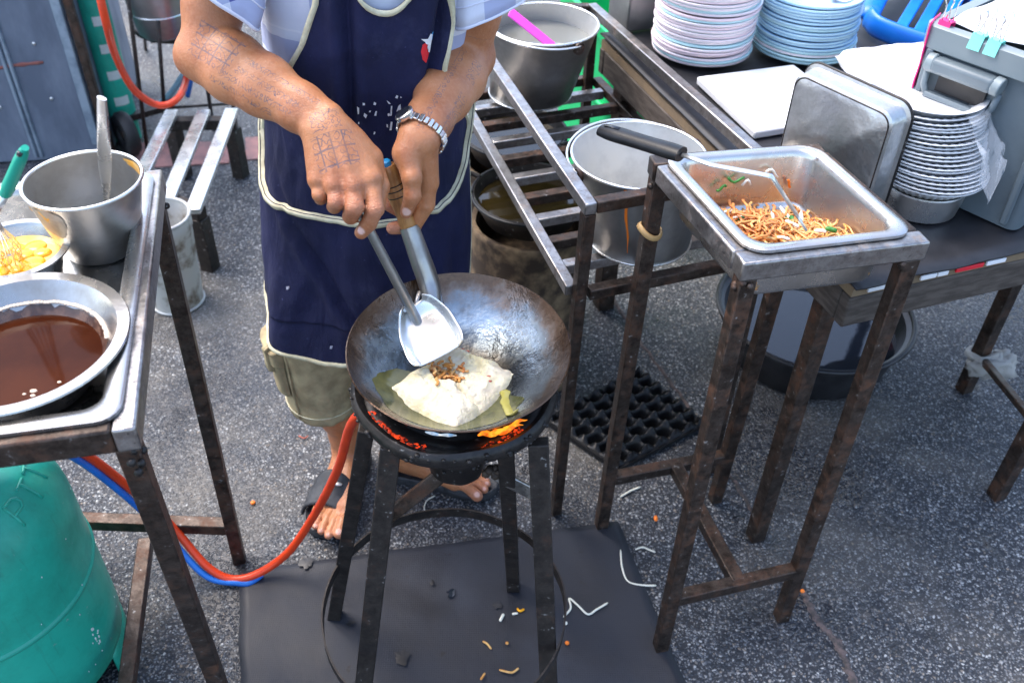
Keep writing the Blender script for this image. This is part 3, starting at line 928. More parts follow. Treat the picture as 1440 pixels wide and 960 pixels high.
def fried_noodles():
    at_origin()
    fl = PANC.z - 0.090
    def height(x, y):      # x across, y towards the back, in the pan
        g = 0.044 * math.exp(-((x - 0.045) ** 2 / 0.0042 + (y + 0.058) ** 2 / 0.0026))
        g += 0.044 * math.exp(-((x + 0.030) ** 2 / 0.0022 + (y + 0.005) ** 2 / 0.0012))
        g += 0.030 * math.exp(-((x + 0.045) ** 2 / 0.0026 + (y + 0.070) ** 2 / 0.0022))
        g += 0.018 * math.exp(-((x + 0.06) ** 2 / 0.0016 + (y - 0.045) ** 2 / 0.0012))
        return g
    a, b = MB(), MB()
    rnd = random.Random(4)
    k = 0
    while k < 1500:
        x, y = rnd.uniform(-0.092, 0.098), rnd.uniform(-0.104, 0.075)
        h = height(x, y)
        if h < 0.006 and rnd.random() > 0.22:
            continue
        z = fl + 0.003 + h * rnd.uniform(0.45, 1.08)
        c = PANC + PEX * x + PEY * y
        pts = strand((c.x, c.y, z), rnd.uniform(0.030, 0.075), 0, 0.85, k, n=9)
        for q in pts:
            d = q - PANC
            ex, ey = d.dot(PEX), d.dot(PEY)
            if abs(ex) > 0.094: q -= PEX * (ex - math.copysign(0.094, ex))
            if abs(ey) > 0.103: q -= PEY * (ey - math.copysign(0.103, ey))
            q.z = max(q.z, fl + 0.002)
        dark = (x < -0.002 and y > -0.045 and rnd.random() < 0.75) or rnd.random() < 0.10
        (b if dark else a).tube(pts, rnd.uniform(0.0011, 0.0019), 5, True, flat=(1.4, 0.8))
        k += 1
    o = tag(a.build('fried_noodles', M['noodle'], sharp=180), 'heap of orange fried noodles in the bottom of the steel pan', 'noodles', kind='stuff')
    tag(b.build('saucy_noodles', M['noodle_dark'], sharp=180), 'darker saucy noodle clump by the serving fork in the steel pan', 'noodles', kind='stuff')
    def bit(name, mat, r, x, y, dz, length, spin, lab, cat, seed, grp, flat=None, rise=0.0):
        c = PANC + PEX * x + PEY * y
        z = fl + max(height(x, y), 0.0) * 1.05 + dz + 0.003
        at_origin((c.x, c.y, z))
        pts = strand((c.x, c.y, z), length, r, 0.45, seed, rise, 6, spin)
        o = MB().tube(pts, [r * 1.0] + [r * 1.35] * 4 + [r * 0.6], 7, True, flat=flat).build(name, mat, sharp=180)
        return tag(o, lab, cat, grp)
    sp = [(-0.055, 0.040, 0.005, 0.030, 0.3), (-0.065, 0.030, 0.004, 0.026, 2.8), (-0.038, 0.055, 0.006, 0.022, 1.2), (-0.020, 0.030, 0.006, 0.030, 2.0), (-0.005, 0.012, 0.005, 0.026, 0.9),
          (0.030, 0.020, 0.018, 0.034, 1.7), (0.026, -0.012, 0.010, 0.030, 1.3), (0.012, -0.030, 0.008, 0.026, 2.4), (-0.030, -0.050, 0.007, 0.022, 0.2), (0.060, -0.075, 0.006, 0.024, 2.2),
          (0.080, -0.078, 0.007, 0.030, 2.0), (0.000, -0.075, 0.006, 0.020, 0.4), (0.045, -0.050, 0.005, 0.020, 2.9), (-0.060, 0.062, 0.010, 0.020, 0.7)]
    for i, (x, y, dz, ln, spn) in enumerate(sp):
        bit('bean_sprout', M['sprout'], 0.0021, x, y, dz, ln, spn, 'white bean sprout among the orange noodles in the steel pan', 'bean sprout', 100 + i, 'bean sprouts in the noodle pan', rise=0.25 if i in (5, 6) else 0)
    ch = [(0.012, 0.022, 0.016, 0.024, 1.0), (0.020, -0.002, 0.012, 0.020, 2.2), (-0.058, 0.022, 0.005, 0.018, 0.4), (0.065, -0.045, 0.007, 0.020, 2.8), (0.085, -0.080, 0.008, 0.016, 2.0), (-0.018, 0.042, 0.005, 0.016, 0.1)]
    for i, (x, y, dz, ln, spn) in enumerate(ch):
        bit('chive_piece', M['chive'], 0.0028, x, y, dz, ln, spn, 'short piece of green chive lying on the noodles in the steel pan', 'chive', 200 + i, 'chives in the noodle pan')
    # scraps stuck to the far wall of the pan
    yb = 0.130 - 0.017 - 0.0065
    for i, (x, z, ln, nm, mt, lab, cat) in enumerate(((-0.030, -0.026, 0.026, 'chive_piece', 'chive', 'bent green chive stuck high on the back wall of the steel pan', 'chive'),
                                                      (-0.052, -0.040, 0.014, 'chive_piece', 'chive', 'small green chive low on the back wall of the steel pan', 'chive'),
                                                      (-0.012, -0.036, 0.014, 'bean_sprout', 'sprout', 'white bean sprout on the back wall of the steel pan beside the fork', 'bean sprout'),
                                                      (0.028, -0.022, 0.022, 'bean_sprout', 'sprout', 'pale bean sprout stuck high on the back wall of the steel pan', 'bean sprout'),
                                                      (0.060, -0.045, 0.008, 'carrot_shred', 'carrot', 'orange carrot shred stuck to the back wall of the steel pan', 'carrot'))):
        c = PANC + PEX * x + PEY * (yb - 0.004 + z * 0.09) + Vector((0, 0, z))
        at_origin(c)
        pts = [c + PEX * (ln * (q / 5 - 0.5)) + Vector((0, 0, -0.006 * math.sin(q * 0.9 + i) - ln * 0.06 * q)) for q in range(6)]
        tag(MB().tube(pts, 0.0021, 7).build(nm, M[mt], sharp=180), lab, cat)
fried_noodles()

def serving_fork():
    a, b = Vector((0.1153, 1.1720, 0.9820)), Vector((0.2129, 1.0870, 0.9953))
    t = thing('serving_fork', 'long serving fork with black plastic handle resting across the noodle pan', 'utensil', b)
    up = Vector((0, 0, 1))
    d = (b - a).normalized(); s = d.cross(up).normalized(); u = s.cross(d)
    mb = MB()
    for (o0, o1) in ((-0.0085, 0.0),):
        pass
    # handle: two rounded rails with a slot at the hanging end
    pts = [a + d * ((b - a).length * i / 8) for i in range(9)]
    rs = [0.0105, 0.0128, 0.0130, 0.0126, 0.0124, 0.0124, 0.0128, 0.0132, 0.0125]
    mb.tube(pts, rs, 12, True, flat=(1.15, 0.75))
    mb.build('handle', M['black_plastic'], t, sharp=60)
    mb = MB()
    mb.tube([a + d * 0.006 + u * 0.0094, a + d * 0.030 + u * 0.0098], 0.0028, 8, True, flat=(1.3, 0.3))
    mb.build('hanging_slot', M['dial'], t, sharp=180)
    p1, p2, p3, p4 = b + d * 0.001, Vector((0.2491, 1.0662, 0.9928)), Vector((0.3229, 1.0451, 0.9909)), Vector((0.3709, 1.0497, 0.9287))
    rod = MB()
    rod.tube([p1, p2, p3 - (p3 - p2).normalized() * 0.006, p3, p3 + (p4 - p3).normalized() * 0.006, p4], [0.0038, 0.0038, 0.0042, 0.0046, 0.0046, 0.0044], 8, True, flat=(1.25, 0.55))
    rod.build('shank', M['alu_bright'], t, sharp=180)
    tn = MB()
    e = (p4 - p3).normalized(); sd_ = e.cross(up).normalized()
    for k in (-1, 0, 1):
        tn.tube([p4 - e * 0.004, p4 + sd_ * 0.006 * k + e * 0.004, p4 + sd_ * 0.009 * k + e * 0.020], 0.0019, 6)
    tn.build('tines', M['alu_bright'], t, sharp=180)
serving_fork()

# ================================================================== BIG TABLE BEHIND IT
TA = Vector((0.348, -0.937, 0.0))     # towards the viewer along the tables
TB = Vector((0.937, 0.348, 0.0))
def big_table():
    z = 0.75
    fl = Vector((0.5181, 1.1472, 0.7500)); fr = fl + (Vector((0.8181, 1.2591, 0.7500)) - fl).normalized() * 1.25
    ed = (fr - fl).normalized()
    bk = Vector((-ed.y, ed.x, 0))
    bk = Vector((-0.345, 0.9386, 0))
    bl, brr = fl + bk * 0.98, fr + bk * 0.98
    t = thing('trestle_table', 'long trestle table with black vinyl top and greasy grey side boards', 'table', (fl.x, fl.y, 0))
    mb = MB()
    def f(u, v):
        p = fl.lerp(fr, u).lerp(bl.lerp(brr, u), v)
        edge = max(0.0, 1 - v * 22)
        zz = z + 0.0018 * noise.noise(Vector((p.x * 7, p.y * 7, 0))) - edge * (0.004 + 0.005 * (0.5 + noise.noise(Vector((u * 17, 1, 0)))))
        return (p.x - bk.x * 0.006 * edge, p.y - bk.y * 0.006 * edge, zz)
    mb.grid(f, 60, 40)
    mb.build('vinyl_top', M['vinyl'], t, solid=0.003)
    core = MB()
    dz = 0.018
    q = [fl + ed * 0.004 + bk * 0.004, fr - ed * 0.004 + bk * 0.004, brr - ed * 0.004 - bk * 0.004, bl + ed * 0.004 - bk * 0.004]
    core.add([Vector((p.x, p.y, z - 0.012 - k * dz)) for k in (1, 0) for p in q], [(3, 2, 1, 0), (4, 5, 6, 7), (0, 1, 5, 4), (1, 2, 6, 5), (2, 3, 7, 6), (3, 0, 4, 7)])
    core.build('board_top', M['tan_board'], t)
    zc = z - 0.031 - 0.029
    def fascia(a, b, h=0.058):
        MB().bar(Vector((a.x, a.y, zc)), Vector((b.x, b.y, zc)), 0.022, h).build('side_board', M['board'], t, bevel=0.003)
    fascia(fl + bk * 0.013 + ed * 0.001, fr + bk * 0.013 - ed * 0.001)
    fascia(fl + bk * 0.026 + ed * 0.013, bl - bk * 0.026 + ed * 0.013)
    fascia(bl - bk * 0.013 + ed * 0.001, brr - bk * 0.013 - ed * 0.001)
    def leg(xy, w=0.031, top=z - 0.032):
        return MB().bar(Vector((xy[0], xy[1], 0)), Vector((xy[0], xy[1], top)), w, w, up=bk).build('leg', M['steel'], t, bevel=0.002)
    la = Vector((0.5255, 1.2196, 0.0000)); lb = Vector((1.0857, 1.3834, 0.0000)); lc = Vector((1.1338, 1.7273, 0.0000))
    leg(la + ed * 0.012 + bk * 0.030); leg(lb); leg(lc)
    leg(bl + ed * 0.05 - bk * 0.06, 0.045); leg(brr - ed * 0.05 - bk * 0.05)
    c1 = Vector((lc.x, lc.y, 0.115))
    MB().bar(c1, Vector((lb.x + 0.03, lb.y + 0.05, 0.19)), 0.016, 0.016).build('brace', M['steel'], t, bevel=0.002)
    # folded edge of an old printed cloth caught under the vinyl
    k = 0
    for (u0, u1, mt) in ((0.02, 0.052, 'white_board'), (0.056, 0.066, 'teal_plastic'), (0.098, 0.122, 'white_board'), (0.124, 0.140, 'white_board'), (0.152, 0.195, 'red_plastic'), (0.20, 0.23, 'bag')):
        a, b = fl.lerp(fr, u0) - bk * 0.003, fl.lerp(fr, u1) - bk * 0.003
        MB().bar((a.x, a.y, z - 0.0155), (b.x, b.y, z - 0.0155), 0.004, 0.008).build('cloth_edge', M[mt], t, bevel=0.001)
    # bag knotted round the far leg
    at_origin((lc.x, lc.y, 0))
    kb = thing('plastic_bag', 'cloudy plastic bag knotted round a leg of the trestle table', 'bag', (lc.x, lc.y, 0.09))
    mb = MB()
    rnd = random.Random(3)
    def crumple(c, r, sc, seed):
        def g(u, v):
            a, e = 2 * math.pi * u, math.pi * (v - 0.5)
            d = Vector((math.cos(a) * math.cos(e), math.sin(a) * math.cos(e), math.sin(e)))
            rr = r * (1 + 0.5 * noise.noise(d * 2.3 + Vector((seed, 0, 0))) + 0.25 * noise.noise(d * 6 + Vector((0, seed, 0))))
            return (c[0] + d.x * rr * sc[0], c[1] + d.y * rr * sc[1], c[2] + d.z * rr * sc[2])
        mb.grid(g, 26, 16)
    crumple((lc.x + 0.012, lc.y - 0.024, 0.105), 0.036, (1.2, 0.7, 0.8), 1)
    crumple((lc.x + 0.050, lc.y - 0.012, 0.095), 0.036, (1.1, 0.8, 1.1), 4)
    mb.tube([(lc.x + 0.026 * math.cos(a), lc.y + 0.026 * math.sin(a), 0.118 + 0.006 * math.sin(2 * a)) for a in [2 * math.pi * i / 16 for i in range(17)]], 0.009, 7, False)
    mb.build('crumpled_film', M['clear_bag'], kb, sharp=180)
    return fl, ed, bk
BT_FL, BT_ED, BT_BK = big_table()

def plates():
    prof = [(0.0, 0.0), (0.052, 0.0), (0.056, 0.0035), (0.082, 0.0075), (0.104, 0.0132), (0.1065, 0.0142), (0.1070, 0.0190), (0.1045, 0.0194), (0.082, 0.0105), (0.055, 0.0060), (0.0, 0.0050)]
    protos = {}
    def plate(kind, mat, label, grp):
        at_origin()
        t = thing('plate', label, 'plate', (0, 0, 0), grp)
        me = MB().lathe(prof, 44).build('dish', M[mat], t, sharp=70)
        pr = [(p[0] * 1.0, p[1]) for p in prof]
        MB().lathe([(0.1066, 0.0160), (0.1074, 0.0172), (0.1070, 0.0184)], 44).build('rim_band', M['plate_pink' if mat in ('plate_white', 'plate_pink') else 'plate_teal'], t, sharp=180)
        return t
    rnd = random.Random(11)
    def stack(cx, cy, z0, seq, step, grp, names, top_label, bottom_label):
        z = z0
        last = None
        for i, (kind, sc) in enumerate(seq):
            key = (kind, grp)
            lab = names[kind]
            if key not in protos:
                o = protos[key] = plate(kind, kind, lab, grp)
            else:
                o = copy_tree(protos[key])
                o['label'] = lab
            o.location = (cx + rnd.uniform(-0.0038, 0.0038), cy + rnd.uniform(-0.0038, 0.0038), z)
            o.rotation_euler = (rnd.uniform(-0.006, 0.006), rnd.uniform(-0.006, 0.006), rnd.uniform(0, 6))
            o.scale = (sc, sc, 1)
            if i == len(seq) - 1 and top_label: o['label'] = top_label
            if i == 0: o['label'] = bottom_label
            z += step(i)
        return z
    seq = []
    cyc = ['plate_white', 'plate_teal', 'plate_white', 'plate_pink', 'plate_pink', 'plate_white', 'plate_teal', 'plate_white', 'plate_white', 'plate_pink', 'plate_white', 'plate_white', 'plate_pink', 'plate_white',
           'plate_teal', 'plate_pink', 'plate_white', 'plate_teal', 'plate_white', 'plate_white', 'plate_pink', 'plate_white', 'plate_teal', 'plate_white', 'plate_white', 'plate_pink', 'plate_white', 'plate_teal', 'plate_white', 'plate_white', 'plate_pink', 'plate_white', 'plate_white', 'plate_teal', 'plate_white']
    seq = [(c, 1.0 if i < 13 else 1.015) for i, c in enumerate(cyc)]
    stack(0.393, 1.970, 0.753, seq, lambda i: 0.0066, 'plates in the tall pink and white stack',
          {'plate_white': 'white plate with a pink rim in the tall pinkish stack', 'plate_teal': 'pale teal plate in the tall pinkish stack', 'plate_pink': 'pale pink plate in the tall pinkish stack'}, None, 'lowest plate of the tall pinkish stack, resting on the black table')
    seq = [('plate_teal', 1.05), ('plate_teal', 1.05), ('plate_white', 1.05), ('plate_teal', 1.04)] + [('plate_blue', 1.0)] * 6 + [('plate_teal', 1.0)] + [('plate_blue', 1.0)] * 7
    zt = stack(0.617, 2.000, 0.753, seq, lambda i: 0.0068, 'plates in the blue stack',
               {'plate_teal': 'teal plate in the shorter blue stack', 'plate_white': 'white plate near the bottom of the blue stack', 'plate_blue': 'light blue plate in the shorter blue stack'}, 'topmost light blue plate carrying scraps and napkins', 'lowest teal plate of the blue stack, resting on the black table')
    # scraps and a crumpled paper left on the top plate
    at_origin((0.617, 2.0, zt))
    def crum(name, mat, c, sx, sy, h, seed, lab, cat):
        at_origin(c)
        def g(u, v):
            a = 2 * math.pi * u
            r = 0.15 + 0.85 * v
            rr = r * (1 + 0.35 * noise.noise(Vector((math.cos(a) * 1.5, math.sin(a) * 1.5, seed))))
            return (c[0] + sx * rr * math.cos(a), c[1] + sy * rr * math.sin(a), c[2] + h * (1 - v ** 2) * (0.7 + 0.9 * abs(noise.noise(Vector((math.cos(a) * r * 3, math.sin(a) * r * 3, seed + 2))))))
        tag(MB().grid(g, 30, 8, True).build(name, mat, sharp=35), lab, cat)
    crum('food_scraps', M['scrap'], (0.648, 2.018, zt + 0.004), 0.036, 0.030, 0.016, 3, 'red brown food scraps left on the top plate of the blue stack', 'food scraps')
    crum('paper_napkin', M['paper'], (0.575, 2.020, zt + 0.006), 0.038, 0.030, 0.018, 8, 'crumpled white paper napkin on the top plate of the blue stack', 'napkin')
    crum('paper_napkin', M['paper'], (0.668, 1.965, zt + 0.008), 0.024, 0.020, 0.010, 12, 'torn pale paper scrap at the front of the top blue plate', 'napkin')
plates()

def table_goods():
    # white cutting board lying along the rail
    a, b, c, d = Vector((0.362, 1.812, 0)), Vector((0.575, 1.885, 0)), Vector((0.655, 1.662, 0)), Vector((0.440, 1.582, 0))
    at_origin((a.x, a.y, 0.753))
    mb = MB()
    mb.add([Vector((p.x, p.y, z)) for z in (0.754, 0.771) for p in (a, b, c, d)], [(0, 1, 2, 3), (7, 6, 5, 4), (4, 5, 1, 0), (5, 6, 2, 1), (6, 7, 3, 2), (7, 4, 0, 3)])
    tag(mb.build('cutting_board', M['white_board'], bevel=0.004), 'thick white cutting board lying flat on the black table before the plates', 'cutting board')
    # steel tray on its edge
    p0, p1 = Vector((0.4436, 1.4485, 0.7570)), Vector((0.5642, 1.2914, 0.7570))
    t = thing('steel_tray', 'scratched deep steel tray standing on its side behind the noodle pan', 'tray', ((p0 + p1) / 2))
    ex = (p1 - p0).normalized(); hx = (p1 - p0).length / 2
    side = Vector((-ex.y, ex.x, 0))
    if side.x < 0: side = -side
    ey = Vector((0, 0, 1))
    ez = ex.cross(ey)
    if ez.dot(side) < 0: ez = -ez
    hy = 0.100
    mid = (p0 + p1) / 2 + ey * hy
    mb = MB()
    lp = [(hx - 0.012, hy - 0.012, 0.020, 0.0), (hx - 0.004, hy - 0.004, 0.024, 0.006), (hx - 0.001, hy - 0.001, 0.026, 0.036), (hx + 0.004, hy + 0.004, 0.028, 0.038), (hx + 0.0045, hy + 0.0045, 0.028, 0.042),
          (hx - 0.002, hy - 0.002, 0.026, 0.042), (hx - 0.006, hy - 0.006, 0.022, 0.008), (hx - 0.014, hy - 0.014, 0.018, 0.002)]
    rr_loft(mb, mid + ez * 0.0, ex, ey, ez, lp, 6, (True, True))
    mb.build('tray_body', M['old_tray'], t, sharp=45)
    rim = [mid + ex * x + ey * y + ez * 0.041 for x, y in rr_loop(hx + 0.004, hy + 0.004, 0.028, 6)]
    MB().tube(rim + rim[:2], 0.0028, 6, False).build('rolled_rim', M['iron'], t, sharp=180)
    edge = [mid + ex * x + ey * y + ez * 0.002 for x, y in rr_loop(hx - 0.0085, hy - 0.0085, 0.021, 6)]
    MB().tube(edge + edge[:2], 0.0012, 5, False).build('worn_edge', M['black_steel'], t, sharp=180)
    # round foil dishes in a stack on a steel pot
    cx, cy = 0.678, 1.372
    t = thing('steel_pot', 'low steel pot under the stack of foil dishes', 'pot', (cx, cy, 0.753))
    MB().lathe(wall_prof([(0, 0.753), (0.058, 0.753), (0.064, 0.757), (0.070, 0.800)], 0.002), 40, (cx, cy, 0)).build('pot_body', M['alu_bright'], t)
    def pie(kind):
        t = thing('foil_dish', 'round crimped foil dish in the stack beside the grey crate', 'foil dish', (0, 0, 0), 'stacked foil dishes')
        mb = MB()
        n = 80
        prof = [(0.0, 0.0), (0.060, 0.0), (0.064, 0.002), (0.084, 0.022), (0.091, 0.0235), (0.0925, 0.0255), (0.091, 0.0262), (0.0835, 0.0235), (0.063, 0.0030), (0.0, 0.0012)]
        mb.lathe(prof, n)
        for i, p in enumerate(mb.v):
            r = math.hypot(p[0], p[1])
            if 0.06 < r < 0.090:
                a = math.atan2(p[1], p[0])
                k = 1 + 0.028 * math.cos(a * 40)
                mb.v[i] = (p[0] * k, p[1] * k, p[2])
        mb.build('dish', M['foil'], t, sharp=80)
        return t
    at_origin()
    proto = pie(0)
    rnd = random.Random(5)
    z = 0.800
    for i in range(21):
        o = proto if i == 0 else copy_tree(proto)
        o['label'] = 'round crimped foil dish inside the stack beside the grey crate'
        o.location = (cx + rnd.uniform(-0.002, 0.002) - 0.0016 * i, cy + rnd.uniform(-0.002, 0.002) + 0.0015 * i, z)
        o.rotation_euler = (rnd.uniform(-0.01, 0.01), rnd.uniform(-0.01, 0.01), rnd.uniform(0, 6))
        if i == 0: o['label'] = 'lowest crimped foil dish, sitting in the low steel pot'
        if i == 20: o['label'] = 'topmost open foil dish of the stack beside the grey crate'
        z += 0.0060 if i < 18 else 0.0085
    # torn film round the stack
    t = thing('plastic_wrap', 'torn clear plastic film hanging from the stack of foil dishes', 'plastic film', (cx, cy, 0.80))
    mb = MB()
    def film(u, v):
        a = -1.15 + 2.5 * u
        r = 0.097 + 0.010 * noise.noise(Vector((a * 3, v * 4, 1))) + 0.018 * v * v * (0.5 + noise.noise(Vector((a * 5, v * 6, 9))))
        zz = 0.945 - 0.135 * v * (0.75 + 0.5 * noise.noise(Vector((a * 4, 3, 0)))) + 0.006 * noise.noise(Vector((a * 9, v * 9, 2)))
        return (cx - 0.034 * (1 - v) + r * math.cos(a), cy + 0.030 * (1 - v) + r * math.sin(a), zz)
    mb.grid(film, 44, 18)
    def tail(u, v):
        p = Vector((cx + 0.088, cy - 0.018, 0.86)) + Vector((0.060 * u, -0.010 * u, -0.055 * v - 0.010 * u))
        w = 0.022 * noise.noise(Vector((u * 3, v * 4, 5))) + 0.012 * noise.noise(Vector((u * 8, v * 8, 1)))
        return (p.x + w * 0.4, p.y - abs(w) * 1.6, p.z + w * 0.7)
    mb.grid(tail, 18, 18)
    mb.build('film', M['film'], t, sharp=25)
    # soft white packets behind
    def packet(c, sx, sy, h, rot, seed, lab):
        at_origin(c)
        ca, sa = math.cos(rot), math.sin(rot)
        def g(u, v):
            x, y = 2 * u - 1, 2 * v - 1
            e = (1 - x ** 6) * (1 - y ** 6)
            return x, y, e
        mb = MB()
        for sgn in (1, -1):
            def fn(u, v, s=sgn):
                x, y, e = g(u, v)
                zz = h * (0.5 + 0.5 * s * max(e, 0) ** 0.35) + (0.010 * noise.noise(Vector((x * 1.7 + seed, y * 1.7, 0))) + 0.004 * noise.noise(Vector((x * 5, y * 5, seed)))) * e * (1 if s > 0 else 0)
                X, Y = sx * x * (1 + 0.03 * noise.noise(Vector((y * 3, seed, 1)))), sy * y * (1 + 0.04 * noise.noise(Vector((x * 3, seed, 2))))
                return (c[0] + ca * X - sa * Y, c[1] + sa * X + ca * Y, c[2] + zz)
            mb.grid(fn, 24, 24)
            if sgn < 0:
                k = len(mb.f) - 576
                mb.f[k:] = [tuple(reversed(f)) for f in mb.f[k:]]
        tag(mb.build('bag_packet', M['bag'], sharp=60), lab, 'plastic packet')
    packet((0.740, 1.690, 0.752), 0.110, 0.115, 0.060, 0.30, 1, 'white plastic packet lying on the black table behind the foil dishes')
    packet((0.748, 1.695, 0.812), 0.105, 0.110, 0.052, 0.26, 6, 'upper white plastic packet lying on another packet beside the crate')
table_goods()

def crate():
    # long side runs along e, the handled end faces the noodle pan
    p0, p1 = Vector((0.6646, 1.4529, 0.7570)), Vector((0.8111, 1.2889, 0.7570))
    e = (p1 - p0).normalized()
    w = (p1 - p0).length
    nrm = Vector((e.y, -e.x, 0))                 # pointing away from the crate, to the left
    if nrm.x > 0: nrm = -nrm
    inn = -nrm
    H_ = 0.272
    t = thing('storage_crate', 'big grey plastic crate with moulded end handle and white sheet over its open top', 'crate', p0)
    mb = MB()
    C = p0 + e * (w / 2) + inn * 0.19
    z0 = 0.757
    t0 = 0.012
    def loop(gx, gy, z, r=0.018):
        return (w / 2 + gx, 0.19 + gy, r, z)
    ls = [loop(0, 0, 0), loop(t0, t0, H_ - 0.03), loop(t0, t0, H_), loop(t0 - 0.006, t0 - 0.006, H_ + 0.001), loop(-0.004, -0.004, 0.02), loop(-0.02, -0.02, 0.006)]
    rr_loft(mb, Vector((C.x, C.y, z0)), e, inn, (0, 0, 1), ls, 5, (True, True))
    mb.build('crate_body', M['crate'], t, sharp=50)
    mb = MB()
    ls = [(w / 2 + t0 + 0.001, 0.19 + t0 + 0.001, 0.02, H_ - 0.030), (w / 2 + t0 + 0.011, 0.19 + t0 + 0.011, 0.024, H_ - 0.030), (w / 2 + t0 + 0.012, 0.19 + t0 + 0.012, 0.024, H_ + 0.004),
          (w / 2 + t0 + 0.008, 0.19 + t0 + 0.008, 0.022, H_ + 0.007), (w / 2 + t0 - 0.008, 0.19 + t0 - 0.008, 0.018, H_ + 0.006), (w / 2 + t0 - 0.009, 0.19 + t0 - 0.009, 0.018, H_ - 0.01)]
    rr_loft(mb, Vector((C.x, C.y, z0)), e, inn, (0, 0, 1), ls, 5, (False, False))
    mb.build('crate_rim', M['crate_rim'], t, sharp=40)
    # handle on the end face
    fc = p0 + e * 0.066 + nrm * 0.013
    def at(s, z, o): return fc + e * s + Vector((0, 0, z - 0.757 + 0.757 - fc.z + 0.0)) + nrm * o + Vector((0, 0, 0))
    zt = z0 + 0.224
    def pt(s, z, o): return Vector((fc.x, fc.y, 0)) + e * s + nrm * o + Vector((0, 0, z))
    h = MB()
    h.bar(pt(-0.052, zt, 0.012), pt(0.052, zt, 0.012), 0.030, 0.024)
    h.build('handle_grip', M['crate'], t, bevel=0.007, seg=3)
    for sx in (-1, 1):
        b = MB()
        b.tube([pt(sx * 0.048, zt, 0.012), pt(sx * 0.062, zt - 0.001, 0.012)], 0.015, 14)
        b.build('handle_boss', M['crate_rim'], t, bevel=0.002)
        c = MB()
        c.tube([pt(sx * 0.060, zt - 0.012, 0.010), pt(sx * 0.058, zt - 0.036, 0.012), pt(sx * 0.050, zt - 0.048, 0.014)], 0.0055, 8)
        c.build('handle_arm', M['crate'], t, sharp=180)
    MB().bar(pt(-0.052, zt - 0.049, 0.014), pt(0.052, zt - 0.049, 0.014), 0.010, 0.009).build('handle_bar', M['crate'], t, bevel=0.002)
    MB().bar(pt(-0.040, zt - 0.030, 0.004), pt(0.040, zt - 0.030, 0.004), 0.007, 0.026).build('handle_recess_shade', M['black_plastic'], t)  # black bar on the grey face: shade of the hollow given as colour
    for s in (-0.066, 0.135):
        MB().bar(pt(s, z0 + 0.012, -0.002), pt(s, z0 + H_ - 0.03, 0.006), 0.010, 0.012, up=e).build('corner_rib', M['crate'], t, bevel=0.003)
    # bag and sheet inside
    at_origin(C)
    def sheet(u, v):
        x, y = (u - 0.5) * (w - 0.012), (v - 0.5) * 0.375
        ed_ = min(u, 1 - u, v, 1 - v)
        z = z0 + H_ + 0.010 + 0.010 * noise.noise(Vector((x * 11, y * 11, 2))) + 0.012 * min(1, ed_ * 8)
        p = Vector((C.x, C.y, 0)) + e * x + inn * y
        return (p.x, p.y, z)
    tag(MB().grid(sheet, 26, 30).build('white_sheet', M['bag'], sharp=180, solid=0.001), 'white plastic sheet spread over the open top of the grey crate', 'plastic sheet')
    at_origin(C)
    def pk(u, v):
        a = 2 * math.pi * u
        r = v * 0.030 * (1 + 0.4 * math.cos(3 * a + 1))
        p = Vector((C.x, C.y, 0)) + e * (w * 0.16 + r * 1.6 * math.cos(a)) + inn * (-0.115 + r * math.sin(a))
        return (p.x, p.y, z0 + H_ + 0.034 + 0.012 * (1 - v * v))
    tag(MB().grid(pk, 28, 6, True).build('pink_bag', M['pink_bag'], sharp=180), 'bright pink bag bulging from the white sheet in the crate', 'bag')
    at_origin(C)
    def mg(u, v):
        p = p0 - e * (0.010 + 0.012 * u) + nrm * (0.012 - 0.050 * u) + Vector((0, 0, 0.075 + (H_ - 0.065) * v))
        w_ = 0.006 * noise.noise(Vector((u * 3, v * 5, 1)))
        return (p.x + nrm.x * (0.016 * v + w_), p.y + nrm.y * (0.016 * v + w_), p.z)
    tag(MB().grid(mg, 10, 20).build('magenta_bag', M['magenta'], sharp=180, solid=0.002), 'magenta plastic bag hanging down the outside corner of the grey crate', 'bag')
    # binder clips on the rim
    def clip(s, o, mat, lab, spread=0.011, ht=0.040, hang=0.016):
        q = Vector((C.x, C.y, 0)) + e * s - inn * (0.19 + t0 + o)
        zt_ = z0 + H_ + 0.008
        t = thing('binder_clip', lab, 'binder clip', (q.x, q.y, zt_), 'binder clips on the crate rim')
        b = MB()
        pr = [(-0.012, -hang), (-0.013, -hang), (-0.007, 0.006), (0.007, 0.006), (0.013, -hang), (0.012, -hang), (0.006, 0.004), (-0.006, 0.004)]
        vs = [Vector((q.x, q.y, zt_)) + nrm * x + Vector((0, 0, z)) + e * y for y in (-0.010, 0.010) for x, z in pr]
        n = len(pr)
        b.add(vs, [tuple(reversed(range(n))), tuple(range(n, 2 * n))] + [(i, (i + 1) % n, (i + 1) % n + n, i + n) for i in range(n)])
        b.build('clip_body', M[mat], t)
        for sg in (-1, 1):
            base = Vector((q.x, q.y, zt_ + 0.006)) + nrm * (0.006 * sg)
            up = (Vector((0, 0, 1)) + nrm * 0.22 * sg).normalized()
            L1 = [base - e * 0.006, base - e * 0.004 + up * ht * 0.6, base - e * 0.007 + up * ht * 0.85, base + up * ht, base + e * 0.007 + up * ht * 0.85, base + e * 0.004 + up * ht * 0.6, base + e * 0.006]
            MB().tube(spline(L1, 4), 0.0011, 6).build('clip_arm', M['wire'], t, sharp=180)
    clip(-w * 0.5 + 0.006, -0.004, 'magenta', 'pink binder clip with wire arms up at the back corner of the crate')
    clip(-w * 0.5 + 0.066, 0.004, 'mint', 'mint green binder clip on the crate rim above the handle')
    clip(-w * 0.5 + 0.092, 0.004, 'mint', 'second mint green binder clip, the one nearer the viewer on the crate rim')
crate()

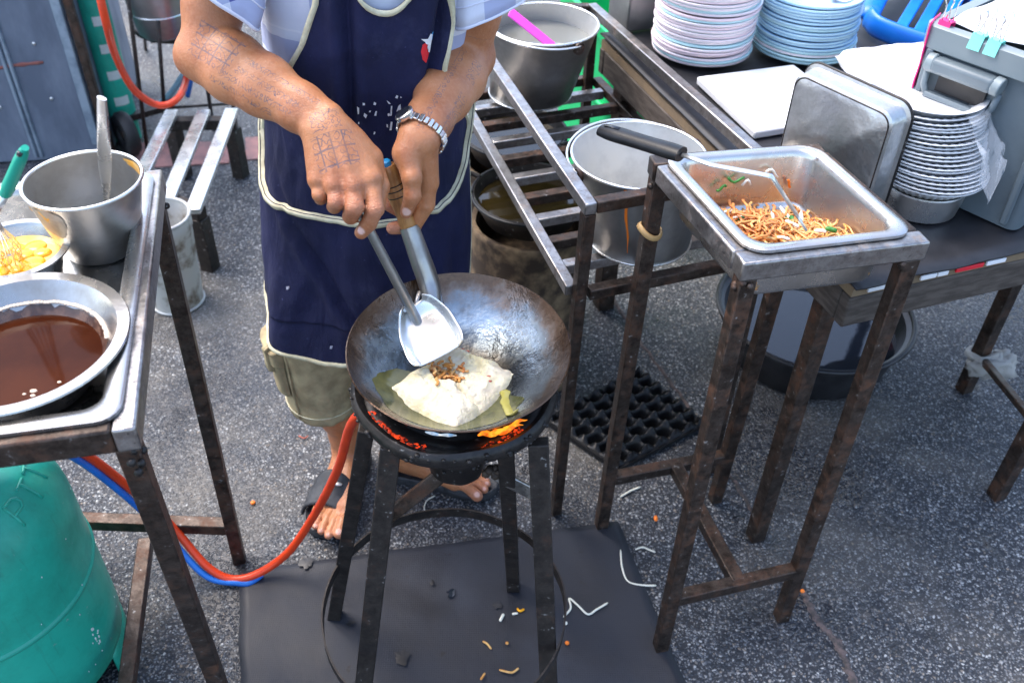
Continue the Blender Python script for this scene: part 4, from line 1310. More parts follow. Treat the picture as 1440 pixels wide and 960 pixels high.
def steel_box():
    p0, p1 = Vector((0.1788, 1.8838, 0.7570)), Vector((0.3054, 1.9493, 0.7570))
    t = thing('steel_cabinet', 'grey sheet steel box standing at the table corner behind the pink plates', 'box', (0.30, 2.10, 0))
    R_ = math.atan2(TB.y, TB.x)
    MB().box((0.215, 2.085, 0.757), (0.385, 2.19, 1.10), R_).build('box_body', M['alu'], t, bevel=0.004)
    MB().box((0.372, 2.080, 0.757), (0.390, 2.093, 1.10), R_, (0.30, 2.1375, 0)).build('corner_strip', M['steel'], t, bevel=0.002)
steel_box()

def green_bin():
    t = thing('plastic_bin', 'bright green plastic bin on the ground under the far end of the table', 'bin', (0.40, 2.62, 0))
    ex = TB; ey = Vector((-TB.y, TB.x, 0))
    mb = MB()
    C = Vector((0.42, 2.66, 0.0))
    ls = [(0.245, 0.19, 0.03, 0.0), (0.262, 0.205, 0.035, 0.58), (0.275, 0.218, 0.04, 0.585), (0.277, 0.220, 0.04, 0.62), (0.262, 0.205, 0.035, 0.622), (0.250, 0.195, 0.03, 0.55), (0.235, 0.18, 0.03, 0.02)]
    rr_loft(mb, C, ex, ey, (0, 0, 1), ls, 6, (True, True))
    mb.build('bin_body', M['green_bin'], t, sharp=50)
    for z in (0.18, 0.40):
        loop = [C + ex * x + ey * y + Vector((0, 0, z)) for x, y in rr_loop(0.250 + z * 0.03, 0.196 + z * 0.026, 0.033, 6)]
        MB().tube(loop + loop[:2], 0.007, 6, False).build('moulded_rib', M['green_bin'], t, sharp=180)
green_bin()

# ================================================================== POT RACK
def pot_rack():
    zt, zd = 0.785, 0.608
    UL = [Vector((-0.155, 2.115, zt)), Vector((0.1174, 1.2889, 0.7850))]
    UR = [Vector((0.165, 2.120, zt)), Vector((0.446, 1.410, zt))]
    t = thing('pot_rack', 'low welded steel rack of bare bars carrying the two water buckets', 'rack', (UL[1].x, UL[1].y, 0))
    w = 0.021
    def bar(name, a, b, mat='rail', ext=0.0, h=w, ww=w):
        return MB().bar(a, b, ww, h, ext=ext).build(name, M[mat], t, bevel=0.002)
    bar('top_rail', UL[0], UL[1], ext=w / 2)
    bar('top_rail', UR[0], UR[1], ext=w / 2)
    d = (UR[1] - UL[1]).normalized()
    bar('top_rail', UL[1] + d * (w / 2 + 0.0006), UR[1] - d * (w / 2 + 0.0006), 'steel')
    dd = (UR[0] - UL[0]).normalized()
    bar('top_rail', UL[0] + dd * (w / 2 + 0.0006), UR[0] - dd * (w / 2 + 0.0006), 'steel')
    for p, ft in ((UL[1], (0.1038, 1.3033, 0.0000)), (UR[1], (0.455, 1.435, 0)), (UL[0], (-0.155, 2.13, 0)), (UR[0], (0.165, 2.135, 0))):
        MB().bar(Vector(ft), p - Vector((0, 0, w / 2 + 0.0006)), 0.021, 0.021, up=TB).build('leg', M['steel'], t, bevel=0.002)
    dl = [Vector((UL[0].x, UL[0].y, zd)) + TB * -0.0, Vector((0.1000, 1.2977, 0.6080))]
    dr = [Vector((UR[0].x, UR[0].y, zd)), Vector((UR[1].x, UR[1].y, zd)) ]
    off = TB * 0.0226
    bar('deck_rail', Vector((-0.1504, 2.0683, 0.6080)), dl[1] + Vector((0, 0, 0)), ext=0.0)
    bar('deck_rail', dr[0] + TB * 0.0226, dr[1] + TB * 0.0226, 'steel')
    L0, L1 = Vector((-0.1504, 2.0683, 0.6080)), dl[1]
    R0, R1 = dr
    a = Vector((-0.1086, 2.0374, 0.6080)); b = Vector((0.0920, 1.3706, 0.6080))
    for i in range(10):
        p = a.lerp(b, i / 9)
        # right end: meet the right deck rail along TB
        n2 = Vector((-(R1 - R0).y, (R1 - R0).x, 0)).normalized()
        s = (R0 - p).dot(n2) / TB.dot(n2)
        q = p + TB * (s + 0.0226 - 0.0115)
        p2 = p - TB * 0.014
        bar('slat', p2 + Vector((0, 0, -0.0035)), Vector((q.x, q.y, zd - 0.0035)), 'rail' if i % 2 else 'steel', h=0.020, ww=0.022)
    fr0 = Vector((UL[1].x, UL[1].y, zd)) + TB * 0.0126
    bar('deck_rail', fr0 + Vector((0, 0, -0.001)), Vector((UR[1].x, UR[1].y, zd - 0.001)) - TB * 0.0126, 'steel')
    return
pot_rack()

def bucket(label, top, bot, z0, z1, mat, water, wz, wlab, handle_a, brown=False, rim_mat='alu_bright'):
    (bx, by), (tx, ty) = bot[:2], top[:2]
    rb, rt = bot[2], top[2]
    t = thing('metal_bucket', label, 'bucket', (bx, by, z0))
    def sec(k):      # axis leans a little if the two centres differ
        return bx + (tx - bx) * k, by + (ty - by) * k
    mb = MB()
    n = 56
    prof = [(0.0, 0.0), (rb - 0.006, 0.0), (rb, 0.004 / (z1 - z0)), (rb + (rt - rb) * 0.5, 0.5), (rt, 1.0), (rt - 0.0018, 1.0), (rb + (rt - rb) * 0.5 - 0.0018, 0.5), (rb - 0.0018, 0.02), (0, 0.015)]
    mb.lathe([(r, k * (z1 - z0)) for r, k in prof], n, (0, 0, 0), wob=0.0008, seed=rt * 100)
    mb.v = [(p[0] + sec(p[2] / (z1 - z0))[0], p[1] + sec(p[2] / (z1 - z0))[1], p[2] + z0) for p in mb.v]
    mb.build('bucket_body', M[mat], t, sharp=50)
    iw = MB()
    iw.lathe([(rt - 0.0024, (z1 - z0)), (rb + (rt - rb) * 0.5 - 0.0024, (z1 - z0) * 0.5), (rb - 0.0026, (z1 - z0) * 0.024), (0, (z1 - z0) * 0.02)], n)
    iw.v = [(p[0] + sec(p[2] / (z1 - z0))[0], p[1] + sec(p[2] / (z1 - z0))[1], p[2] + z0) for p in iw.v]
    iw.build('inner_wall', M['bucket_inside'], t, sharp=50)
    ring = [Vector((tx + rt * math.cos(a), ty + rt * math.sin(a), z1)) for a in [2 * math.pi * i / 48 for i in range(50)]]
    MB().tube(ring, 0.0028, 8, False).build('rolled_rim', M[rim_mat], t, sharp=180)
    fr = [Vector((bx + (rb + 0.0005) * math.cos(a), by + (rb + 0.0005) * math.sin(a), z0 + 0.004)) for a in [2 * math.pi * i / 40 for i in range(42)]]
    MB().tube(fr, 0.002, 6, False).build('foot_ring', M[rim_mat], t, sharp=180)
    ears = []
    for s in (0, math.pi):
        a = handle_a + s
        p = Vector((tx + (rt + 0.003) * math.cos(a), ty + (rt + 0.003) * math.sin(a), z1 - 0.012))
        er = MB()
        er.tube([p - Vector((math.cos(a), math.sin(a), 0)) * 0.002, p + Vector((math.cos(a), math.sin(a), 0)) * 0.005], 0.013, 12)
        er.build('handle_ear', M['steel'], t)
        ears.append(p + Vector((math.cos(a), math.sin(a), 0)) * 0.004)
    # bail lying down along the rim
    pts = []
    ax = (ears[1] - ears[0]).normalized(); sd_ = Vector((-ax.y, ax.x, 0))
    for i in range(25):
        th = math.pi * i / 24
        pts.append(Vector((tx, ty, z1 - 0.006)) - ax * (rt + 0.008) * math.cos(th) + sd_ * (rt + 0.009) * math.sin(th) + Vector((0, 0, -0.004 * math.sin(th) + 0.012 * math.sin(th) ** 2)))
    MB().tube([ears[0]] + pts + [ears[1]], 0.0026, 7).build('bail', M[rim_mat], t, sharp=180)
    if brown:
        # rusty orange run down the outside
        a = brown
        sm = MB()
        vs = []
        for i in range(12):
            k = 0.98 - 0.80 * i / 11
            r = rb + (rt - rb) * k + 0.0014
            x, y = sec(k)
            wd = 0.050 * (0.5 + 0.8 * abs(noise.noise(Vector((i * 0.7, 3, 0))))) * (1 - i / 14)
            for s in (-1, 0, 1):
                aa = a + s * wd + 0.01 * math.sin(i)
                vs.append((x + (r + (0.0006 if s == 0 else 0)) * math.cos(aa), y + (r + (0.0006 if s == 0 else 0)) * math.sin(aa), z0 + k * (z1 - z0)))
        sm.add(vs, [(i * 3 + s, i * 3 + s + 1, i * 3 + s + 4, i * 3 + s + 3) for i in range(11) for s in (0, 1)])
        sm.build('rust_streak', M['carrot'], t, sharp=180)
    if water:
        k = (wz - z0) / (z1 - z0)
        x, y = sec(k)
        at_origin((x, y, wz))
        r = rb + (rt - rb) * k - 0.0022
        tag(MB().lathe([(0, wz), (r * 0.5, wz), (r, wz)], 48, (x, y, 0)).build('water', M[water], sharp=180), wlab, 'water', kind='stuff')
    return t

def buckets():
    t1 = (0.0514, 1.9552, 0.8150, 0.1152); b1 = (0.0262, 2.0281, 0.6200, 0.0950)
    bucket('tall grey metal bucket of water on the back of the rack, pink strip inside', (t1[0], t1[1], t1[3]), (b1[0], b1[1], b1[3]), 0.620, 0.815, 'alu', 'grey_water', 0.772, 'grey water standing in the tall back bucket', -0.95)
    t2 = (0.2133, 1.4611, 0.7850, 0.1181); b2 = (0.2293, 1.4475, 0.6200, 0.0942)
    bucket('wide metal bucket with orange rust streak on the front of the rack', (t2[0], t2[1], t2[3]), (b2[0], b2[1], b2[3]), 0.620, 0.785, 'alu', 'grey_water', 0.650, 'shallow water in the bottom of the wide front bucket', -2.65, brown=-1.85)
    # pink strip dipping into the back bucket
    a, b = Vector((0.0673, 1.9961, 0.7720)), Vector((-0.0315, 1.9856, 0.8300))
    b = Vector((t1[0] - 0.075, t1[1] - 0.01, 0.842))
    a = Vector((t1[0] + 0.020, t1[1] - 0.015, 0.770))
    at_origin(a)
    tag(MB().bar(a, b, 0.024, 0.004, up=(0.3, -0.5, 1)).build('plastic_paddle', M['pink_plastic'], bevel=0.0015), 'bright pink plastic strip dipping into the tall back bucket', 'plastic strip')
buckets()

def oil_station():
    for i, (c, lab, dl) in enumerate((((0.0242, 1.7497, 0.5200, 0.1131), 'black wok of dark oil under the front slats of the rack', 'sooty brown drum stove under the front oil wok'),
                                      ((-0.0139, 2.0253, 0.5200, 0.1360), 'black wok of oil under the rear slats of the rack', 'sooty brown drum stove under the rear oil wok'))):
        x, y, z, r = c
        x += 0.006
        t = thing('drum_stove', dl, 'stove', (x, y, 0))
        mb = MB()
        prof = [(0, 0.01), (0.120, 0.01), (0.126, 0.03), (0.126, 0.14), (0.1285, 0.15), (0.126, 0.16), (0.126, 0.28), (0.1285, 0.29), (0.126, 0.30), (0.128, 0.44), (0.131, 0.452), (0.128, 0.460), (0.118, 0.458), (0.116, 0.36), (0, 0.35)]
        mb.lathe(prof, 44, (x, y, 0), wob=0.006, seed=i * 5 + 1)
        mb.build('drum', M['soot_drum'], t, sharp=60)
        t = thing('oil_wok', lab, 'wok', (x, y, 0.45))
        k = 0.125
        mb = MB()
        mb.lathe(wall_prof([(0, 0.430), (0.06, 0.438), (0.10, 0.468), (k - 0.005, 0.512), (k, 0.522)], 0.004), 48, (x, y, 0))
        mb.build('wok_body', M['iron'], t, sharp=60)
        MB().tube([Vector((x + (k + 0.001) * math.cos(a), y + (k + 0.001) * math.sin(a), 0.522)) for a in [2 * math.pi * q / 44 for q in range(46)]], 0.0042, 7, False).build('rim', M['black_plastic'], t, sharp=180)
        for s in (math.pi * 0.93, -0.2):
            lug = [Vector((x + (k + d) * math.cos(s + o), y + (k + d) * math.sin(s + o), 0.522 + h)) for o, d, h in ((-0.28, 0, 0), (-0.22, 0.022, 0.008), (0, 0.030, 0.010), (0.22, 0.022, 0.008), (0.28, 0, 0))]
            MB().tube(spline(lug, 4), 0.006, 7).build('lug_handle', M['iron'], t, sharp=180)
        at_origin((x, y, 0.50))
        r2 = 0.113
        tag(MB().lathe([(0, 0.503), (r2 * 0.5, 0.503), (r2, 0.503)], 44, (x, y, 0)).build('cooking_oil', M['oil'], sharp=180), 'dark oil shining in the %s wok under the rack' % ('front', 'rear')[i], 'oil', kind='stuff')
oil_station()

# ================================================================== ON THE GROUND, RIGHT
def ground_things():
    c = (0.7650, 1.8742, 0.1250, 0.2443)
    x, y, r = c[0], c[1], c[3]
    t = thing('rubber_basin', 'round black rubber basin of water on the asphalt under the trestle table', 'basin', (x, y, 0))
    mb = MB()
    mb.lathe(wall_prof([(0, 0.002), (r * 0.80, 0.002), (r * 0.84, 0.008), (r * 0.95, 0.120), (r, 0.126), (r + 0.002, 0.131)], 0.007), 64, (x, y, 0))
    mb.build('basin_body', M['basin_black'], t, sharp=50)
    MB().tube([Vector((x + (r - 0.002) * math.cos(a), y + (r - 0.002) * math.sin(a), 0.131)) for a in [2 * math.pi * q / 60 for q in range(62)]], 0.007, 8, False).build('rolled_lip', M['basin_black'], t, sharp=180)
    at_origin((x, y, 0.08))
    tag(MB().lathe([(0, 0.072), (r * 0.5, 0.072), (r * 0.898, 0.072)], 60, (x, y, 0)).build('water', M['basin_water'], sharp=180), 'dark water reflecting the sky in the black basin', 'water', kind='stuff')
    # moulded egg tray
    a, b, c_, d = [Vector(q) for q in ((0.0864, 1.5660, 0.0000), (0.2456, 1.4222, 0.0000), (0.4583, 1.5683, 0.0000), (0.3195, 1.7471, 0.0000))]
    t = thing('egg_tray', 'black moulded plastic egg tray lying on the asphalt behind the stand', 'egg tray', a)
    nu, nv = 6, 6
    def f(u, v):
        p = a.lerp(b, u).lerp(d.lerp(c_, u), v)
        cu, cv = math.cos(2 * math.pi * u * nu), math.cos(2 * math.pi * v * nv)
        s = cu * cv
        peak = max(0.0, (cu + cv) / 2) ** 3
        r2 = ((u * nu) % 1 - 0.5) ** 2 + ((v * nv) % 1 - 0.5) ** 2
        cup = 1 / (1 + math.exp((math.sqrt(r2) - 0.36) * 30))
        z = 0.034 + 0.012 * peak - 0.030 * cup
        e = min(u, 1 - u, v, 1 - v)
        if e < 0.012: z = 0.018
        return (p.x, p.y, z)
    MB().grid(f, 96, 96).build('moulded_sheet', M['black_plastic'], t, sharp=180, solid=0.0015)
    rim = [a, b, c_, d, a]
    fl_ = MB()
    for p, q in zip(rim[:-1], rim[1:]):
        fl_.bar(p + Vector((0, 0, 0.013)), q + Vector((0, 0, 0.013)), 0.010, 0.010, ext=0.004)
    fl_.build('tray_edge', M['black_plastic'], t)
ground_things()

def scraps():
    grp = 'noodle and sprout scraps dropped on the ground'
    def squiggle(name, mat, pts, r, lab, cat, z=0.004, g=None):
        pts = [Vector((p[0], p[1], z + 0.001 * (i % 2))) for i, p in enumerate(pts)]
        at_origin(pts[0])
        sp = spline(pts, 6)
        k = len(sp)
        tag(MB().tube(sp, [r * (0.6 if i in (0, k - 1) else 1) for i in range(k)], 7).build(name, M[mat], sharp=180), lab, cat, g)
    squiggle('noodle_scrap', 'sprout', [(0.2368, 1.2028, 0.0000), (0.2367, 1.1602, 0.0000), (0.2458, 1.1261, 0.0000), (0.2737, 1.1169, 0.0000), (0.3024, 1.1178, 0.0000)], 0.0021, 'long pale noodle curved over the right edge of the rubber mat', 'noodle', 0.008, grp)
    squiggle('noodle_scrap', 'sprout', [(0.1144, 1.0368, 0.0000), (0.1288, 1.0564, 0.0000), (0.1267, 1.0790, 0.0000), (0.1430, 1.0633, 0.0000), (0.1618, 1.0446, 0.0000), (0.1790, 1.0548, 0.0000), (0.2023, 1.0716, 0.0000)], 0.0021, 'zigzag pale noodle lying on the mat right of the stove hoop', 'noodle', 0.012, grp)
    squiggle('noodle_scrap', 'sprout', [(0.2682, 1.2074, 0.0000), (0.2836, 1.2134, -0.0000), (0.2965, 1.2084, 0.0000), (0.3092, 1.2016, 0.0000)], 0.0019, 'short wavy noodle on the asphalt behind the rubber mat corner', 'noodle', 0.004, grp)
    squiggle('noodle_scrap', 'sprout', [(-0.1589, 1.3376, 0.0000), (-0.1761, 1.3211, 0.0000), (-0.1787, 1.2974, 0.0000), (-0.1633, 1.2786, 0.0000)], 0.0013, 'thin curved noodle on the asphalt by the sandal toes', 'noodle', 0.004, grp)
    squiggle('noodle_scrap', 'sprout', [(0.2469, 1.3478, 0.0000), (0.2701, 1.3649, 0.0000), (0.2932, 1.3779, 0.0000)], 0.0022, 'straight pale noodle on the asphalt below the egg tray', 'noodle', 0.004, grp)
    squiggle('carrot_shred', 'noodle', [(-0.0070, 0.9217, 0.0000), (0.0116, 0.9165, 0.0000), (0.0195, 0.9182, 0.0000), (0.0286, 0.9256, 0.0000)], 0.0022, 'bent orange carrot shred at the front of the rubber mat', 'carrot', 0.012)
    squiggle('carrot_shred', 'noodle', [(-0.0397, 0.9796, 0.0000), (-0.0314, 0.9738, 0.0000), (-0.0229, 0.9636, 0.0000)], 0.0022, 'short brown carrot shred in the middle of the rubber mat', 'carrot', 0.012)
    squiggle('carrot_shred', 'noodle', [(-0.0404, 0.9008, 0.0000), (-0.0355, 0.9094, 0.0000), (-0.0330, 0.9138, 0.0000)], 0.0022, 'carrot shred at the very front edge of the mat', 'carrot', 0.012)
    squiggle('bean_sprout', 'sprout', [(-0.0085, 1.0236, 0.0000), (-0.0046, 1.0331, 0.0000), (-0.0020, 1.0395, -0.0000)], 0.0030, 'stubby white sprout piece on the mat before the back stove leg', 'bean sprout', 0.012)
    squiggle('bean_sprout', 'sprout', [(0.0147, 1.0401, 0.0000), (0.0257, 1.0420, 0.0000)], 0.0024, 'tiny flat sprout piece beside the yellow crumb on the mat', 'bean sprout', 0.012)
    squiggle('egg_crumb', 'yolk', [(0.0242, 1.0531, 0.0000), (0.0298, 1.0469, 0.0000), (0.0381, 1.0519, 0.0000)], 0.0026, 'small yellow egg crumb on the mat near the back stove leg', 'crumb', 0.012)
    def lump(name, mat, p, r, lab, cat, sc=(1, 1, 0.7), z=0.0):
        at_origin((p[0], p[1], z))
        tag(MB().ball((p[0], p[1], z + r * sc[2]), r, 9, 6, sc).build(name, M[mat], sharp=180), lab, cat)
    lump('carrot_bit', 'carrot', (-0.5500, 1.3041, 0.0000), 0.0055, 'single orange crumb on the asphalt left of the near sandal', 'carrot')
    lump('carrot_bit', 'carrot', (0.3195, 1.2913, 0.0000), 0.006, 'orange carrot bit on the asphalt right of the rubber mat', 'carrot', (0.8, 1.4, 0.6))
    lump('carrot_bit', 'carrot', (0.2063, 1.2664, 0.0000), 0.007, 'red orange carrot bit at the foot of the rear stand leg', 'carrot', (1.3, 0.9, 0.6), 0.008)
    lump('carrot_bit', 'carrot', (0.1198, 0.9799, 0.0000), 0.0045, 'round orange crumb on the mat inside the hoop at the right', 'carrot', (1, 1, 0.8), 0.010)
    lump('carrot_bit', 'noodle', (0.0063, 0.9765, 0.0000), 0.0035, 'small tan crumb in the middle of the rubber mat', 'carrot', (1, 1, 0.8), 0.010)
    lump('sprout_crumb', 'sprout', (0.1182, 1.0228, 0.0000), 0.004, 'small white crumb under the zigzag noodle on the mat', 'crumb', (1, 1, 0.8), 0.010)
    lump('pebble', 'carrot', (0.5971, 1.1172, 0.0000), 0.005, 'small ochre pebble at the end of the pavement crack by the stand leg', 'pebble')
    squiggle('twig', 'scrap', [(-0.4898, 1.5050, 0.0000), (-0.4749, 1.4965, 0.0000), (-0.4668, 1.5058, 0.0000)], 0.0016, 'little dark twig on the asphalt left of the khaki shorts', 'twig')
scraps()

# ================================================================== STOVE, WOK, OMELETTE
RC = Vector((-0.082, 1.0, 0.662))
def wok_stove():
    t = thing('gas_stove', 'sooty round gas stove on four black steel legs with orange flames', 'stove', (RC.x, RC.y, 0))
    x, y = RC.x, RC.y
    mb = MB()
    prof = [(0.0, 0.470), (0.030, 0.470), (0.041, 0.480), (0.048, 0.520), (0.078, 0.566), (0.114, 0.603), (0.136, 0.634), (0.1475, 0.640), (0.1515, 0.650), (0.1500, 0.660), (0.144, 0.664), (0.136, 0.660), (0.132, 0.650),
            (0.120, 0.615), (0.09, 0.585), (0.0, 0.570)]
    mb.lathe(prof, 72, (x, y, 0), wob=0.0035, seed=3)
    mb.build('cast_bowl', M['iron'], t, sharp=60)
    cr = MB()
    rnd = random.Random(8)
    for i in range(90):
        a = rnd.uniform(math.pi * 1.0, math.pi * 2.0)
        k = rnd.random()
        r, z = (0.1505, rnd.uniform(0.642, 0.662)) if k < 0.45 else (0.10 + 0.034 * rnd.random(), None)
        if z is None:
            z = 0.588 + (r - 0.098) / 0.038 * 0.046
        s = rnd.uniform(0.0015, 0.0042)
        cr.ball((x + r * math.cos(a), y + r * math.sin(a), z), s, 6, 4, (1.3, 1.3, 0.8))
    for i in range(40):
        a = rnd.uniform(0, 6.28)
        cr.ball((x + 0.047 * math.cos(a), y + 0.047 * math.sin(a), rnd.uniform(0.505, 0.535)), rnd.uniform(0.002, 0.005), 6, 4)
    o = cr.build('burnt_crust', M['iron'], t, sharp=180)
    o['kind'] = 'stuff'
    feet = {'FL': (-0.2516, 0.8238, 0.0000), 'FR': (0.0868, 0.8334, 0.0000), 'BL': (-0.3303, 1.0293, 0.0000), 'BR': (0.0164, 1.1053, 0.0000)}
    tops = {'FL': (-0.1697, 0.9255, 0.6050), 'FR': (0.0423, 0.9451, 0.6000), 'BL': (-0.2132, 0.9788, 0.5850), 'BR': (-0.0053, 0.9597, 0.5750)}
    for k in feet:
        a, b = Vector(feet[k]), Vector(tops[k])
        MB().bar(a, b, 0.030 if k[0] == 'F' else 0.025, 0.024, up=(0.0, 1, 0)).build('leg', M['black_steel'], t, bevel=0.002)
    hc = Vector((-0.103, 0.925, 0.2))
    ring = MB()
    n = 64
    ring.lathe([(0.2065, 0.190), (0.2095, 0.190), (0.2095, 0.212), (0.2065, 0.212), (0.2065, 0.190)], n, (hc.x, hc.y, 0), wob=0.003)
    ring.build('hoop', M['black_steel'], t, sharp=30)
    for a, b in (((550, 722, 0.40), (612, 670, 0.515)), ((742, 690, 0.43), (690, 662, 0.515))):
        pass
    MB().bar((-0.1930, 0.9565, 0.4000), (-0.1037, 0.9826, 0.4800), 0.024, 0.010, up=(0.3, -1, 0.6)).build('brace', M['steel'], t, bevel=0.002)
    MB().bar((0.0479, 0.9854, 0.4300), (-0.0323, 0.9837, 0.4900), 0.020, 0.010, up=(-0.2, -1, 0.8)).build('brace', M['rail'], t, bevel=0.002)
    rs = MB()
    rr = random.Random(5)
    pp = Vector((-0.0231, 0.9723, 0.5000))
    for i in range(9):
        rs.ball(pp + Vector((rr.uniform(-.012, .012), rr.uniform(-.006, .006), rr.uniform(-.004, .006))), rr.uniform(0.004, 0.008), 7, 5)
    rs.build('rust_lump', M['soot_drum'], t, sharp=180)
    # flames and glowing embers in the gap under the wok
    MB().lathe([(0.096, 0.640), (0.112, 0.648), (0.134, 0.652), (0.136, 0.646)], 60, (x, y, 0), wob=0.003, seed=2).build('fire_ring', M['iron'], t, sharp=180)
    em = MB()
    for a0, a1, cnt in ((206, 255, 240), (288, 320, 120)):
        for i in range(cnt):
            a = math.radians(rnd.uniform(a0, a1))
            r = rnd.uniform(0.123, 0.137)
            if noise.noise(Vector((a * 9, r * 160, 1))) < -0.12: continue
            em.ball((x + r * math.cos(a), y + r * math.sin(a), 0.6485 + 0.006 * (r - 0.108) / 0.029 + rnd.uniform(0, 0.003)), rnd.uniform(0.0007, 0.0018), 5, 4, (1.6, 1.1, 0.7))
    e = em.build('glowing_ember', M['ember'], t, sharp=180)
    e['kind'] = 'stuff'
    for i, (p0, p1, r, ht) in enumerate((((-0.0436, 0.8998, 0.6560), (-0.0025, 0.9070, 0.6600), 0.0050, 0.6), ((-0.0260, 0.9022, 0.6570), (0.0190, 0.9182, 0.6620), 0.0056, 0.6), ((-0.0085, 0.9115, 0.6580), (0.0248, 0.9286, 0.6630), 0.0040, 0.6))):
        p0, p1 = Vector(p0), Vector(p1)
        pts = [p0.lerp(p1, k / 7) + Vector((0, 0, 0.003 * math.sin(k * 1.3 + i))) for k in range(8)]
        MB().tube(pts, [r * v for v in (0.25, 0.75, 1.0, 0.95, 0.8, 0.58, 0.32, 0.06)], 9, True, flat=(1.0, 0.7)).build('flame', M['flame'], t, sharp=180)
    for p0, p1 in (((-0.1165, 0.9029, 0.6570), (-0.0925, 0.8970, 0.6570)), ((-0.0965, 0.8982, 0.6570), (-0.0729, 0.8978, 0.6570))):
        p0, p1 = Vector(p0), Vector(p1)
        MB().tube([p0.lerp(p1, k / 4) for k in range(5)], [0.0008, 0.0020, 0.0024, 0.0018, 0.0006], 8, True).build('flame', M['blue_flame'], t, sharp=180)
wok_stove()

WN = Vector((0, -math.sin(math.radians(4)), math.cos(math.radians(4))))
WC = Vector((-0.0755, 1.010, 0.723))
WS = WC + WN * 0.108
WM = Matrix.Rotation(math.radians(4), 3, 'X')

def wok():
    base = WC - WN * 0.085
    t = thing('wok', 'round steel wok with wooden grip held over the flames, omelette inside', 'wok', base)
    R_, rim = 0.193, 0.160
    prof_o = [(R_ * math.sin(a), 0.193 - R_ * math.cos(a)) for a in [math.radians(56.0) * i / 18 for i in range(19)]]
    prof_i = [((R_ - 0.002) * math.sin(a), 0.193 - (R_ - 0.002) * math.cos(a)) for a in [math.radians(56.0) * i / 18 for i in range(18, -1, -1)]]
    prof_o[0] = (0, 0); prof_i[-1] = (0, 0.002)
    mb = MB()
    mb.lathe(prof_o + prof_i, 96, base, WM)
    # the rim has small dents
    for i, p in enumerate(mb.v):
        d = Vector(p) - base
        r = math.hypot(d.x, d.y)
        if r > 0.12:
            k = (r - 0.12) / 0.04
            a = math.atan2(d.y, d.x)
            mb.v[i] = (p[0], p[1], p[2] + k * 0.0022 * noise.noise(Vector((math.cos(a) * 2.2, math.sin(a) * 2.2, 4))))
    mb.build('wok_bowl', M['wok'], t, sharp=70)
    # socket and grip
    a, b, c = Vector((-0.1203, 1.1094, 0.7220)), Vector((-0.1568, 1.1603, 0.8234)), Vector((-0.1859, 1.1745, 0.9157))
    a2 = Vector((-0.1278, 1.1304, 0.7420))
    s1 = a2.lerp(b, 0.5)
    MB().tube(spline([a, a2, s1, b], 6), [0.0125, 0.0135, 0.0145, 0.0155, 0.0160, 0.0165, 0.0165, 0.0165, 0.0165, 0.0165, 0.0165, 0.0162, 0.0160, 0.0158, 0.0156, 0.0154, 0.0152, 0.0150, 0.0150], 20, True).build('handle_socket', M['shaft'], t, sharp=50)
    # welded ears that carry the socket on the rim
    d = (b - a2).normalized()
    ear = MB()
    for s in (-1, 1):
        q = a2 + Vector((s * 0.014, -0.002, -0.014))
        ear.tube([q, q + Vector((s * 0.006, -0.012, -0.020)), q + Vector((s * 0.012, -0.020, -0.036))], [0.004, 0.0045, 0.002], 8, True, flat=(1, 0.5))
    ear.build('weld_ear', M['shaft'], t, sharp=180)
    g = [b.lerp(c, k / 14) for k in range(15)]
    rr = [0.0128, 0.0130, 0.0128, 0.0124, 0.0126, 0.0132, 0.0138, 0.0142, 0.0142, 0.0138, 0.0134, 0.0136, 0.0142, 0.0146, 0.0128]
    MB().tube(g, rr, 22, True).build('wooden_grip', M['wood'], t, sharp=60)
    for k in (0.52, 0.62, 0.70):
        p = b.lerp(c, k)
        e = (c - b).normalized() * 0.0009
        MB().tube([p - e, p + e], 0.01435, 22, False).build('burnt_ring', M['char'], t, sharp=180)
    e = (c - b).normalized()
    MB().tube([c - e * 0.001, c + e * 0.006, c + e * 0.0085], [0.0085, 0.0085, 0.006], 16, True).build('grip_end_cap', M['blue_cap'], t)
wok()

def on_wok(x, y, h):
    """point of the wok's inner face above plan position x, y, lifted h along its normal"""
    d = Vector((x, y, 0.64)) - WS
    d.normalize()
    return WS + d * (0.191 - h)

